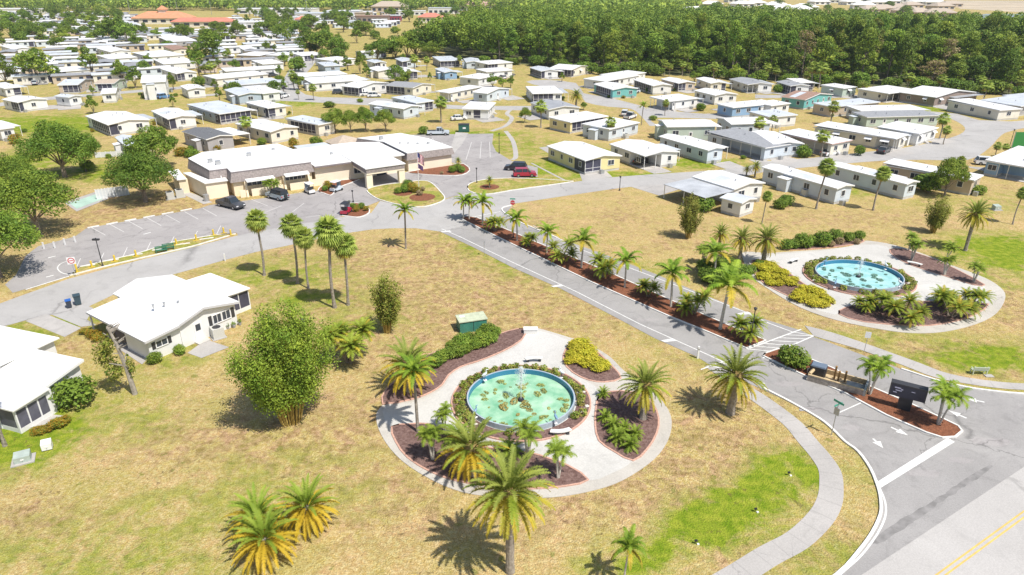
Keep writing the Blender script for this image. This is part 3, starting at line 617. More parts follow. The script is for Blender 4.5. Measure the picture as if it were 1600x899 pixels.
def t_date(seed=1, trunk=3.4, R_=3.2, gold=0.25, n=58, pairs=30, green=L_frond, low=L_frondy, mid=L_frondd, r0=.34, name="date_palm", ymax=-0.15):
    root = tpl(None, name); r = random.Random(seed); tb = MB(); k = 9
    tb.tube([(0, 0, -.05)] + [(0, 0, trunk * i / k) for i in range(1, k + 1)], [r0 * 1.25] + [r0 * (1 + .08 * (i % 2)) for i in range(1, k)] + [r0 * 1.3], 9); tb.build("trunk", L_pbark, root)
    if trunk > 1.5: MB().blob((0, 0, trunk - .15), r0 * 1.9, 9, None, .15, seed, (1, 1, 1.1)).build("crown_base", L_skirt, root)
    mb = MB()
    for i in range(n):
        f = (i + .5) / n; az = i * 2.39996 + r.uniform(-.15, .15); el = R(84) - (f ** .85) * R(128) + r.uniform(-.08, .08)
        L = R_ * (1.0 - .12 * abs(f - .5)) * r.uniform(.9, 1.08); m_ = mid if f < .35 else green if f < (1 - gold) - .1 * r.random() else low
        frond(mb, (0.15 * math.cos(az), .15 * math.sin(az), trunk + .2 - .3 * f), az, el, L, m_, droop=.85 + .5 * (1 - abs(f - .4)), pairs=pairs, ll=.47 * R_ / 3.2, w=.058 * R_ / 3.2, seed=seed * 100 + i, V=.40)
    mb.build("crown", None, root); return root
def t_queen(seed=2, trunk=6, R_=2.6, n=17, m_=L_foxtail, m2=L_foxtail, r0=.15, bark=L_wbark, pairs=40, ll=.62, droop=2.0, name="queen_palm", el0=78, shaft=True):
    root = tpl(None, name); r = random.Random(seed); tb = MB(); l = r.uniform(-.12, .12)
    tb.tube([(0, 0, -.05), (0, 0, .15), (l * .3, 0, trunk * .5), (l, l, trunk)], [r0 * 1.5, r0 * 1.15, r0, r0 * .85], 7); tb.build("trunk", bark, root)
    if shaft: MB().tube([(l, l, trunk), (l, l, trunk + .55)], [r0 * 1.1, r0 * .7], 7).build("crownshaft", L_hedge, root)
    mb = MB()
    for i in range(n):
        f = (i + .5) / n; az = i * 2.39996 + r.uniform(-.2, .2); el = R(el0) - f * R(88) + r.uniform(-.1, .1)
        frond(mb, (l, l, trunk + (.5 if shaft else .1)), az, el, R_ * r.uniform(1.1, 1.35), m2 if f > .72 else m_, droop=droop * (1.1 - .3 * f), pairs=pairs, ll=ll * R_ / 2.6, w=.075 * R_ / 2.6, seed=seed * 50 + i, V=.05, stem=.1)
    mb.build("crown", None, root); return root
def t_sabal(seed=3, trunk=9, R_=1.75, n=60, skirt=6, r0=.17, name="cabbage_palm"):
    root = tpl(None, name); r = random.Random(seed); tb = MB(); k = 8
    tb.tube([(0, 0, -.05)] + [(.12 * math.sin(i * .6 + seed), .1 * math.sin(i * .4), trunk * i / k) for i in range(1, k + 1)], [r0 * 1.5] + [r0 * (1 - .2 * i / k) for i in range(1, k)] + [r0 * 1.1], 8); tb.build("trunk", L_pbark, root)
    ox, oy = .12 * math.sin(k * .6 + seed), .1 * math.sin(k * .4)
    mb = MB()
    for i in range(n + skirt):
        dead = i >= n; f = (i + .5) / n if not dead else 1.0; az = i * 2.39996; el = R(85) - min(f, 1) ** .9 * R(148) + r.uniform(-.12, .12) if not dead else R(-55) + r.uniform(-.25, .2)
        pl = R_ * .5 * r.uniform(.8, 1.1); m_ = L_skirt if dead else L_fan if f < .75 else L_frondy if r.random() < .35 else L_fan
        d = Vector((math.cos(az) * math.cos(el), math.sin(az) * math.cos(el), math.sin(el))); o_ = Vector((ox, oy, trunk + .1))
        p = o_ + d * pl; d2 = (d + Vector((0, 0, -.35))).normalized(); side = Vector((-math.sin(az), math.cos(az), 0)); upv = side.cross(d2) * -1
        mb.tube([o_, p], [.03, .015], 3, m_, cap=False); vs = []; fs = []; ns = 13
        for j in range(ns):
            a = (j - (ns - 1) / 2) / ((ns - 1) / 2) * 1.75; s = R_ * .62 * (1 - .18 * abs(a)) * r.uniform(.9, 1.05)
            q = (d2 * math.cos(a) + side * math.sin(a)).normalized(); t_ = p + q * s + Vector((0, 0, -.22 * s * (1 + abs(a) * .5))); sd_ = q.cross(upv).normalized() * .06 * R_
            c_ = p + q * s * .5; n0 = len(vs); vs += [p, c_ + sd_, t_, c_ - sd_]; fs.append((n0, n0 + 1, n0 + 2, n0 + 3))
        mb.add(vs, fs, m_)
    mb.build("crown", None, root); return root
def t_multi(seed=4, trunk=1.4, heads=3, R_=1.0, bark=L_bark, n=30, m_=L_frond, spread=.8, pairs=20, name="pygmy_date_palm", r0=.07, droop=1.6, ll=.3, topfrac=.0, vary=.35, V=.1):
    root = tpl(None, name); r = random.Random(seed)
    for h in range(heads):
        a = h * 6.283 / heads + r.uniform(-.5, .5); q = spread * r.uniform(.6, 1.1) if heads > 1 else 0; t = trunk * (1 + r.uniform(-vary, vary))
        x, y = q * math.cos(a), q * math.sin(a)
        MB().tube([(x * .1, y * .1, -.05), (x * .45, y * .45, t * .5), (x, y, t)], [r0 * 1.3, r0, r0 * .8], 6).build("trunk", bark, root)
        mb = MB()
        for i in range(n):
            f = (i + .5) / n; az = i * 2.39996 + r.uniform(-.2, .2); el = R(82) - f * R(95)
            frond(mb, (x, y, t), az, el, R_ * r.uniform(.95, 1.25), m_ if (i % 7 or m_ is not L_frond) else L_frondy, droop=droop, pairs=pairs, ll=ll, w=.03 * R_, seed=seed * 77 + h * 31 + i, V=V, stem=.08)
        mb.build("crown", None, root)
    return root
def t_palmhead(seed, m2):                                                 # low palm without a visible trunk
    return t_multi(seed, .45, 1, 1.0, n=26, m_=m2, name="young_palm", r0=.1)
KINDS = {
 'oak1': (lambda: t_tree(11, 10, 6.2, [L_oak, L_bright], .14, 17000, .34, name="oak_tree", lobes_n=21, base_h=.22), 10),
 'oak2': (lambda: t_tree(12, 10, 6.0, [L_bright, L_oak], .14, 16000, .30, name="oak_tree", lobes_n=19, base_h=.24), 10),
 'oak3': (lambda: t_tree(13, 9, 4.6, [L_bright, L_oak], .15, 8500, .25, name="shade_tree", lobes_n=13, base_h=.2), 9),
 'far1': (lambda: t_tree(21, 10, 5.2, [L_oak, L_wood], .26, 3200, .3, name="broadleaf_tree", lobes_n=15, base_h=.08), 10),
 'far2': (lambda: t_tree(22, 10, 4.4, [L_wood, L_bright], .26, 2800, .3, name="broadleaf_tree", lobes_n=13, base_h=.08), 10),
 'far3': (lambda: t_tree(23, 10, 3.4, [L_bright, L_oak], .24, 2200, .25, name="broadleaf_tree", lobes_n=12, base_h=.06), 10),
 'tall': (lambda: t_pine(31, 10 * 1.0), 10),
 'bush': (lambda: t_bush(41, [L_hedge, L_bright], 1500, .085), 1.7),
 'bushd': (lambda: t_bush(42, [L_oak, L_hedge], 1500, .085), 1.7),
 'bushy': (lambda: t_bush(43, [L_yel], 1300, .10, name="yellow_shrub"), 1.7),
 'busho': (lambda: t_bush(44, [L_orange, L_hedge], 1200, .085, name="orange_shrub"), 1.7),
 'tuft': (lambda: t_bush(45, [L_dry, L_dry], 900, .10, name="grass_tuft"), 1.7),
 'bamboo': (lambda: t_vase(51, [L_bamboo, L_bright], 11, 3.9, 64000, .085, 70, low=.40), 11),
 'vase': (lambda: t_vase(52, [L_olive, L_bright], 8, 2.5, 8000, .12, 30, name="clumping_shrub"), 8),
 'vaseo': (lambda: t_vase(53, [L_olive, L_olive], 8, 2.3, 8000, .12, 34, name="clumping_shrub"), 8),
 'date': (lambda: t_date(61, 3.9, 2.75, .36), 6.7),
 'dateb': (lambda: t_date(62, 5.4, 2.6, .5, n=76, r0=.24, name="date_palm"), 8.1),
 'datey': (lambda: t_date(63, 2.6, 2.8, .5, name="date_palm", low=L_gold), 5.5),
 'golden': (lambda: t_date(64, 1.3, 1.75, .66, n=60, low=L_gold, green=L_lime, mid=L_lime, r0=.16, pairs=30, name="golden_palm"), 3.5),
 'queen': (lambda: t_queen(71, 4.1, 2.6, 17, m2=L_frondy, ll=.7), 6.2),
 'queent': (lambda: t_queen(72, 8.0, 2.4, 22, L_foxtail, L_frondy, r0=.17, bark=L_pbark, droop=1.7), 9.8),
 'adonis': (lambda: t_multi(81, 2.0, 3, .82, L_wbark, 12, L_lime, .38, 20, "christmas_palm", .06, 1.9, .36, V=0, vary=.12), 2.8),
 'adoniss': (lambda: t_multi(82, 3.5, 3, 1.35, L_wbark, 14, L_foxtail, .95, 24, "christmas_palm", .075, 2.3, .55, V=0, vary=.1), 4.6),
 'pygmy': (lambda: t_multi(83, 1.4, 3, 1.05, n=34), 2.4),
 'pygmy2': (lambda: t_multi(84, 1.5, 4, 1.1, n=30, spread=1.2), 2.5),
 'dracaena': (lambda: t_multi(85, 2.9, 4, 1.3, n=44, spread=1.45, name="branching_palm", r0=.13, ll=.42), 4.2),
 'head': (lambda: t_palmhead(86, L_lime), 1.5),
 'sabal': (lambda: t_sabal(91, 8.5), 10.2),
 'sabalf': (lambda: t_sabal(92, 5.5, 1.9, 26, 5), 7.2),
}
for _i in range(8): KINDS['wood%d' % _i] = ((lambda s: (lambda: t_pine(100 + s, 16)))(_i), 16)
KINDS['woodry'] = (lambda: t_pine(104, 16, [L_dry, L_olive]), 16)
USED = {}
PHASH = [0]
def plant(kind, x, y, label, cat, group=None, h=None, w=None, rz=None, z=0.0):
    """place a plant: first one is the template itself, later ones are copies"""
    if kind not in USED:
        o = KINDS[kind][0](); USED[kind] = o
    else:
        o = copy_tree(USED[kind])
    H0 = KINDS[kind][1]; s = (h or H0) / H0; PHASH[0] += 1
    o.location = (x, y, z); o.rotation_euler = (0, 0, rz if rz is not None else (PHASH[0] * 1.37) % 6.283)
    sx = s * (w or 1.0); o.scale = (sx, sx, s)
    if kind in ('queen', 'queent', 'sabal', 'sabalf', 'adonis', 'date'):
        q_ = random.Random(PHASH[0] * 17); t_ = .03 if kind == 'date' else .055; o.rotation_euler = (q_.uniform(-t_, t_), q_.uniform(-t_, t_), o.rotation_euler.z); o.scale = (sx * q_.uniform(.92, 1.08), sx * q_.uniform(.92, 1.08), s)
    for k_ in ('label', 'category', 'group', 'kind'):
        if k_ in o: del o[k_]
    tag(o, label, cat, group)
    return o
def P(kind, px, pyb, pyt, label, cat="tree", group=None, w=None, rz=None, hs=1.0):
    p = G(px, pyb); h = max(0.3, height_of(px, pyb, pyt)) * hs
    return plant(kind, p.x, p.y, label, cat, group, h, w, rz)
# ---------------- near palms and shrubs (px of base, row of base, row of top)
P('dateb', 797, 893, 703, "largest date palm, bottom centre of the lawn, its trunk below the near fountain garden", "palm tree", w=.95, rz=.3)
P('date', 1141, 646, 543, "date palm alone on the lawn between the near fountain garden and the entrance median", "palm tree", w=1.0, rz=1.2)
P('date', 1005, 655, 563, "date palm in the right mulch bed of the near fountain garden", "palm tree", w=1.05, rz=2.2)
P('datey', 738, 742, 653, "date palm with yellow lower fronds in the front mulch bed of the near garden", "palm tree", w=1.1, rz=.5)
P('datey', 640, 612, 525, "yellow skirted date palm behind the tall palm at the left end of the near garden", "palm tree", w=.95, rz=2.5)
P('queent', 653, 676, 566, "tall feathery palm rising from the left tip of the near garden's front bed", "palm tree", rz=.2, w=1.15)
P('golden', 408, 838, 757, "leftmost of the three golden young palms at the bottom left", "palm tree", "golden palms at the bottom left", w=.95)
P('golden', 484, 822, 742, "rightmost of the three golden young palms at the bottom left", "palm tree", "golden palms at the bottom left", w=1.0)
P('golden', 420, 874, 788, "nearest of the three golden young palms at the bottom left", "palm tree", "golden palms at the bottom left", w=1.0)
P('queen', 974, 912, 838, "small lime green palm cut off by the bottom edge of the photo", "palm tree", w=.7)
P('date', 1192, 413, 346, "date palm with yellow skirt beside the paving of the farther fountain garden", "palm tree", w=1.0)
P('dateb', 1508, 392, 306, "big date palm standing alone on the lawn beyond the farther fountain garden", "palm tree", w=.95)
P('date', 1123, 392, 346, "left of the two short trunked date palms behind the palm thicket", "palm tree", w=.95)
P('date', 1155, 407, 349, "right of the two short trunked date palms behind the palm thicket", "palm tree", w=.9)
P('queen', 1116, 432, 380, "pale tipped palm in the middle of the thicket left of the farther garden", "palm tree", w=1.2)
P('queen', 1125, 515, 418, "tallest arching palm of the entrance median, at its near end", "palm tree", "arching palms along the entrance median", w=.95, rz=1)
P('queen', 1048, 480, 410, "arching palm of the entrance median, second from the near end", "palm tree", "arching palms along the entrance median")
P('queen', 976, 450, 392, "arching palm of the entrance median, third from the near end", "palm tree", "arching palms along the entrance median")
P('queen', 908, 419, 360, "arching palm of the entrance median, fourth from the near end", "palm tree", "arching palms along the entrance median")
P('queen', 854, 396, 350, "arching palm of the entrance median, fifth from the near end", "palm tree", "arching palms along the entrance median")
P('queen', 808, 377, 328, "arching palm of the entrance median beside the round traffic sign", "palm tree", "arching palms along the entrance median")
P('queen', 754, 353, 303, "arching palm of the entrance median, right of the pair at its far tip", "palm tree", "arching palms along the entrance median")
P('queen', 724, 343, 304, "left palm of the pair at the far tip of the entrance median", "palm tree", "arching palms along the entrance median")
P('queen', 733, 343, 306, "right palm of the pair at the far tip of the entrance median", "palm tree", "arching palms along the entrance median")
for i, (x, b, t, k) in enumerate([(774, 362, 335, 'pygmy'), (826, 385, 362, 'pygmy'), (877, 408, 377, 'pygmy2'), (942, 434, 397, 'pygmy'), (1012, 464, 434, 'pygmy'), (1085, 491, 456, 'pygmy2'), (1164, 531, 492, 'pygmy')]):
    w_ = ["nearest the far tip", "beside the fifth arching palm", "between the fourth and fifth arching palms", "between the third and fourth arching palms", "thin, between second and third arching palms", "bushy, between the first and second arching palms", "by the lamp post at the near end"][i]
    P(k, x, b, t, "low pygmy palms on the entrance median, " + w_, "palm", "pygmy palm clumps on the entrance median", w=1.0)
P('adoniss', 1358, 617, 556, "three stemmed palm on the entry island beside the wooden formwork", "palm tree", "three stemmed palms on the entry island", w=1.0, rz=.4)
P('adoniss', 1465, 664, 598, "three stemmed palm on the entry island between the dark sign and the rounded tip", "palm tree", "three stemmed palms on the entry island", w=1.05, rz=1.7)
P('bush', 1239, 571, 534, "large round clipped bush at the crosswalk end of the entry island", "bush", w=1.15)
# near garden
for i, (x, b, t, k, lb) in enumerate([(676, 719, 664, 'adonis', "white stemmed palm left of the yellow skirted date palm in the front bed"), (696, 676, 634, 'adonis', "white stemmed palm beside the left heron of the near pool"),
        (825, 719, 660, 'adonis', "palm with a dark trunk under the centre of the near pool"), (872, 748, 690, 'adonis', "white stemmed palm at the right tip of the front bed of the near garden"),
        (797, 712, 681, 'head', "bright low palm hidden behind the crown of the largest date palm"), (715, 690, 652, 'head', "grassy low palm between the stemmed palms left of the near pool")]):
    P(k, x, b, t, lb, "palm", "small palms in the front bed of the near garden")
for i, (x, b, t) in enumerate([(945, 658, 630), (958, 672, 640), (975, 676, 648), (984, 702, 668), (965, 690, 655), (942, 620, 596), (992, 684, 655)]):
    w_ = ["leftmost", "left of centre", "central", "nearest", "second nearest", "grey green farthest", "rightmost"][i]
    P('head', x, b, t, "%s low leafy palm in the right mulch bed of the near garden" % w_, "palm", "low palms in the right bed of the near garden", w=.78, hs=.85)
def scatter_bushes(kind, pts, h, label, cat, group, w=1.2):
    for (x, y) in pts:
        p = G(x, y); plant(kind, p.x, p.y, label, cat, group, h * random.uniform(.8, 1.2), w * random.uniform(.9, 1.15), z=.08)
random.seed(5)
scatter_bushes('bushy', [(897, 546), (908, 543), (905, 552), (893, 558), (918, 553), (912, 562), (925, 561), (901, 566), (889, 568), (932, 570), (922, 571), (944, 578), (935, 580), (914, 572)], 1.05, "yellow croton shrub massed in the upper right bed of the near garden", "shrub", "yellow crotons in the near garden", 1.5)
scatter_bushes('bushy', [(1193, 414), (1203, 420), (1212, 426), (1222, 430), (1208, 436), (1197, 426), (1186, 420), (1226, 440), (1216, 446), (1234, 446), (1240, 440), (1205, 446), (1192, 436)], .95, "yellow croton shrub in the left clump of the farther garden's left bed", "shrub", "yellow crotons in the farther garden", 1.9)
scatter_bushes('bushy', [(1247, 461), (1256, 456), (1267, 458), (1277, 461), (1286, 467), (1292, 473), (1280, 475), (1269, 470), (1258, 467), (1246, 469), (1284, 480), (1272, 479)], .95, "yellow croton shrub in the right clump of the farther garden's left bed", "shrub", "yellow crotons in the farther garden", 1.9)
scatter_bushes('bush', [(742, 545), (756, 540), (768, 534), (728, 552), (715, 556), (702, 560), (690, 566), (735, 535), (750, 528), (762, 524), (774, 526), (722, 543), (708, 549), (680, 572)], 1.6, "loose green shrub of the hedge in the far left bed of the near garden", "shrub", "green hedge shrubs in the near garden", 1.1)
for i, (x, y, k, h) in enumerate([(1228, 390, 'bush', 2.2), (1241, 388, 'bush', 2.0), (1254, 387, 'bush', 3.0), (1268, 384, 'bush', 2.2), (1282, 385, 'bush', 3.2), (1302, 376, 'bushd', 2.5), (1298, 386, 'tuft', 1.3), (1311, 382, 'tuft', 1.4), (1327, 378, 'bushd', 2.0), (1341, 375, 'bush', 2.0), (1338, 382, 'tuft', 1.2)]):
    p = G(x, y); plant(k, p.x, p.y, ("straw coloured grass tuft" if k == 'tuft' else "rounded green shrub") + ", " + ["first", "second", "third", "fourth", "fifth", "sixth", "seventh", "eighth", "ninth", "tenth", "last"][i] + " from the left along the back bed of the farther garden", "shrub", "shrubs in the back bed of the farther garden", h, .85)
for x, b, t, lb in [(1424, 408, 372, "first from the left"), (1475, 431, 398, "nearest, with white stems"), (1478, 408, 378, "behind the white stemmed one"), (1521, 442, 410, "last, at the right end"), (1420, 392, 362, "behind the first one")]:
    P('adonis', x, b, t, "bright palm in the farther garden's upper right bed, " + lb, "palm", "bright palms in the upper right bed of the farther garden", w=1.15)
for x, b, t, lb in [(1372, 484, 453, "tallest, at the pool"), (1347, 486, 462, "leftmost"), (1411, 502, 468, "nearest, in the middle"), (1484, 496, 460, "nearest on the right half"), (1521, 478, 448, "rightmost"), (1472, 476, 450, "behind, right of centre"), (1398, 490, 470, "small, beside the tallest")]:
    P('pygmy2' if x in (1411, 1484) else 'pygmy', x, b, t, "pygmy date palm in the front bed of the farther garden, " + lb, "palm", "pygmy date palms in the front bed of the farther garden", w=1.15)
# thicket left of the farther garden
for x, b, t, k in [(1105, 440, 410, 'bushd'), (1120, 446, 412, 'bush'), (1135, 440, 408, 'bush'), (1150, 434, 405, 'bush'), (1162, 432, 408, 'bushd'), (1172, 428, 410, 'bush'), (1098, 425, 400, 'bushd'), (1128, 425, 395, 'bush'), (1185, 418, 402, 'bush'), (1143, 420, 398, 'bushd')]:
    P(k, x, b, t, "dense green shrub in the palm thicket left of the farther garden", "shrub", "shrubs of the palm thicket", w=1.0)
P('adonis', 1100, 412, 383, "low fan of palm leaves at the left edge of the palm thicket", "palm", w=1.4)
# lawn shrubs and trees on the left
P('bamboo', 455, 660, 474, "huge bamboo clump with yellow canes on the lawn right of the white house", "bamboo", w=1.02)
P('vase', 604, 520, 426, "upright light green clump on the lawn behind the yellow palms", "shrub", w=.95)
P('dracaena', 547, 566, 498, "branching palm with curved stems between the bamboo and the light green clump", "palm tree", w=1.0)
P('vaseo', 1075, 372, 298, "vase shaped olive clump on the lawn in front of the corrugated carport", "shrub", w=.95)
P('vaseo', 1457, 364, 302, "vase shaped olive clump below the dark tree on the right", "shrub", w=1.0)
for x, b, t, lb in [(413, 431, 326, "leftmost"), (465, 443, 332, "second from the left"), (482, 451, 353, "shortest of the middle pair"), (523, 481, 336, "tallest"), (544, 477, 364, "rightmost")]:
    P('sabal', x, b, t, "tall cabbage palm by the loop road, %s of the five" % lb, "palm tree", "five cabbage palms by the loop road")
P('queent', 634, 389, 320, "leaning feathery palm alone where the loop road meets the entrance", "palm tree", w=1.1)
for x, b, t, lb in [(1275, 327, 246, "cabbage palm in front of the white home with the blue tarp wall"), (1364, 329, 259, "cabbage palm in front of the long grey home right of centre"), (1190, 350, 298, "cabbage palm beside the small white shed"), (1282, 246, 202, "cabbage palm in front of the pink trimmed home"),
        (1468, 217, 176, "leaning cabbage palm at the bend of the cross road"), (1474, 226, 196, "shorter cabbage palm at the bend of the cross road"), (1298, 196, 158, "cabbage palm on the vacant lawn beside the pale home"), (689, 192, 150, "cabbage palm on the grass behind the silver pickup"),
        (954, 218, 182, "cabbage palm in front of the pale blue home"), (845, 200, 156, "cabbage palm left of the yellow home with the long porch"), (1039, 181, 155, "cabbage palm before the home at the inner street"), (491, 157, 131, "cabbage palm at the T junction behind the clubhouse"),
        (467, 156, 140, "small palm left of the T junction palm"), (648, 116, 84, "left of two palms before the edge of the wood"), (667, 112, 88, "right of two palms before the edge of the wood"), (718, 106, 86, "short palm by the last home before the wood"),
        (1267, 137, 96, "left of the twin tall palms at the foot of the wood"), (1278, 138, 95, "right of the twin tall palms at the foot of the wood"), (1535, 160, 126, "palm at the foot of the wood above the long cream home"), (1582, 351, 292, "cabbage palm at the right edge of the photo"),
        (1554, 248, 222, "left of two small palms by the white car"), (1568, 246, 224, "right of two small palms by the white car"), (390, 221, 180, "pale palm behind the roof of the clubhouse"), (1183, 222, 182, "palm between the crowded white homes"), (1206, 208, 180, "palm on the lane between white homes")]:
    P('sabalf' if b < 260 else 'sabal', x, b, t, lb, "palm tree", "cabbage palms among the homes", w=1.05 if b > 260 else 1.15)
P('queent', 1002, 196, 160, "feathery palm at the end of the blue home's drive", "palm tree", w=1.1)
for x, b, t, lb in [(1166, 275, 256, "left of two young palms over the carport roof"), (1179, 278, 249, "right of two young palms over the carport roof"), (765, 294, 273, "dark sago palm on the kerbed island by the parked cars"), (716, 262, 244, "palm at the corner of the clubhouse bed"), (545, 323, 313, "small palm on the kerbed bed of the red cart"), (900, 168, 136, "golden palm in front of the grey roofed home"), (1345, 152, 124, "golden palm in front of the brown home at the wood"), (1325, 640, 628, None)]:
    if lb: P('date', x, b, t, lb, "palm tree", "short palms")
# clubhouse planting
for i, (x, y, k, h) in enumerate([(622, 303, 'bush', 1.5), (633, 301, 'bush', 2.0), (643, 300, 'busho', 2.2), (650, 302, 'busho', 1.6), (637, 296, 'bush', 2.4), (656, 306, 'tuft', 1.2), (660, 299, 'tuft', 1.1),
        (512, 296, 'busho', 2.0), (508, 299, 'bush', 1.3), (558, 331, 'busho', 1.3), (565, 327, 'bush', 1.4), (572, 330, 'busho', 1.1), (552, 326, 'bush', 1.2), (706, 270, 'bush', 1.8), (714, 268, 'bush', 2.0), (722, 270, 'bush', 1.6), (690, 273, 'tuft', .8)]):
    p = G(x, y); plant(k, p.x, p.y, "small mixed shrub in a kerbed bed in front of the clubhouse", "shrub", "shrubs in the kerbed beds of the clubhouse", h, 1.0, z=.1)
for x, b, t in [(443, 310, 278), (455, 309, 280)]: P('adonis', x - 22, b - 3, t, "thin white stemmed palm against the clubhouse wall behind the grey jeep", "palm", "palms against the clubhouse wall", w=1.0)
# around the near homes
P('bush', 243, 567, 546, "round clipped bush at the corner of the white house, the larger of two", "bush", w=.95); P('bush', 282, 553, 535, "round clipped bush by the white house door, the smaller of two", "bush", w=1.0)
P('bushd', 120, 636, 582, "big dark round bush at the corner of the bottom left house", "bush", w=.95)
scatter_bushes('busho', [(60, 679), (68, 677), (76, 674), (84, 671), (92, 668), (100, 665), (105, 660)], .95, "low orange green hedge plant below the bottom left house", "hedge", "hedge below the bottom left house", 1.15)
scatter_bushes('busho', [(132, 522), (140, 525), (148, 528), (156, 532)], .95, "low orange green shrub by the carport of the white house", "shrub", "hedge by the white carport", 1.2)
def dead_tree(px, pyb, pyt, label):
    p = G(px, pyb); h = height_of(px, pyb, pyt); root = thing("vine_covered_tree", label, "tree", (p.x, p.y, 0)); r = random.Random(9); tb = MB()
    pts = [(0, 0, 0), (-.15, 0, h * .4), (-.5, 0, h * .75), (-.9, 0, h)]; tb.tube(pts, [.26, .2, .16, .1], 7)
    for i in range(26):
        f = r.uniform(.35, 1); x = -.9 * f ** 1.6; a = r.uniform(0, 6.28); L = r.uniform(.5, 1.3); tb.tube([(x, 0, h * f), (x + L * math.cos(a), L * math.sin(a), h * f + L * .5)], [.09, .03], 4)
    tb.build("trunk", mat("grey_bark", (.3, .27, .23), .9, var=.3, scale=3), root)
    leaf_mesh("vine", [(-1.4, 0, h * .35, .8, .8, 1.6), (-2.0, 0, h * .58, .9, .9, 1.6), (.3, 0, h * .4, .35, .4, 1.3), (-1.2, -.2, h * .75, .7, .7, 1.0)], 1500, .12, 5, [L_olive, L_hedge], root, hollow=.2)
dead_tree(211, 616, 510, "half dead leaning tree wrapped in vines in front of the white house")
# ---------------- trees on the left
for x, b, t, k, w, lb in [(62, 368, 262, 'oak2', 1.1, "spreading oak with a leaning trunk at the left corner of the parking lot"), (102, 277, 188, 'oak1', 1.1, "wide oak on the lawn left of the fenced court"), (228, 316, 234, 'oak1', 1.15, "spreading oak casting a round shade by the clubhouse end wall"),
        (0, 434, 320, 'oak2', 1.1, "oak cut off by the left edge below the parking lot"), (8, 318, 240, 'oak1', 1.05, "oak at the left edge of the photo behind the leaning oak"), (244, 266, 190, 'oak3', 1.15, "dense round dark green tree between the homes and the clubhouse"), (218, 270, 222, 'oak3', .95, "lighter tree in front of the dense round tree"),
        (135, 268, 205, 'oak2', .8, "right neighbour of the wide oak"), (140, 266, 245, 'bushd', 1.0, "round dark shrub under the right neighbour of the wide oak"), (40, 300, 240, 'oak2', .7, "slim oak between the two left edge oaks")]:
    P(k, x, b, t, lb, "tree", None, w=w)
for x, b, t, k, w, lb in [(1475, 308, 240, 'oak3', .85, "dark open crowned tree in front of the long cream home"), (1492, 290, 243, 'sabal', 1.0, "palm growing through the dark open crowned tree"), (1450, 300, 262, 'bushd', 1.0, "dark shrub mass left under the open crowned tree"), (1528, 304, 285, 'bush', 1.2, "spreading green shrub right of the open crowned tree"), (1340, 243, 222, 'bushd', .8, "round dark bush at the drive of the long cream home"), (1254, 246, 220, 'bush', .9, "light green shrub by the pink trimmed home's lawn"), (1230, 322, 300, 'bushd', 1.1, "dark shrub behind the palm beside the shed"), (1218, 326, 306, 'bush', 1.1, "lighter shrub behind the palm beside the shed"), (1100, 330, 300, 'bush', 1.1, "green tree shrub against the corrugated carport"),
        (820, 192, 165, 'oak3', .8, "small round dark tree left of the grey roofed home"), (912, 172, 158, 'oak3', .9, "small tree at the corner of the grey roofed home"), (1094, 173, 157, 'bush', 1.1, "round clipped bush on the inner street corner"), (1020, 188, 178, 'bush', 1.3, "low hedge on the inner street bend"),
        (524, 207, 165, 'oak3', 1.1, "blue green bushy tree behind the clubhouse, leftmost of the row"), (548, 207, 168, 'oak3', .9, "second tree of the row behind the clubhouse"), (572, 206, 162, 'oak3', .8, "third tree of the row behind the clubhouse"), (603, 206, 166, 'oak3', .95, "last tree of the row behind the clubhouse"),
        (460, 232, 210, 'busho', .8, "orange shrub peeping over the clubhouse roof"), (410, 226, 212, 'bush', 1.2, "green shrub peeping over the clubhouse roof"), (495, 228, 208, 'bush', 1.0, "pale shrub beside the porch behind the clubhouse"), (285, 244, 226, 'busho', 1.3, "yellow shrub left of the grey home"), (300, 246, 228, 'bush', 1.3, "green shrub left of the grey home"), (338, 236, 222, 'busho', 1.2, "orange shrub at the grey home's gable"), (563, 160, 152, 'bush', 1.4, "low shrub by the T junction"), (515, 168, 155, 'bush', 1.4, "yellow green shrub by the T junction"),
        (25, 225, 205, 'busho', .9, "yellow shrub by the far left home"), (120, 180, 158, 'bush', .7, None)]:
    if lb: P(k, x, b, t, lb, "tree" if k not in ('bush', 'bushd', 'busho') else "shrub", None, w=w)
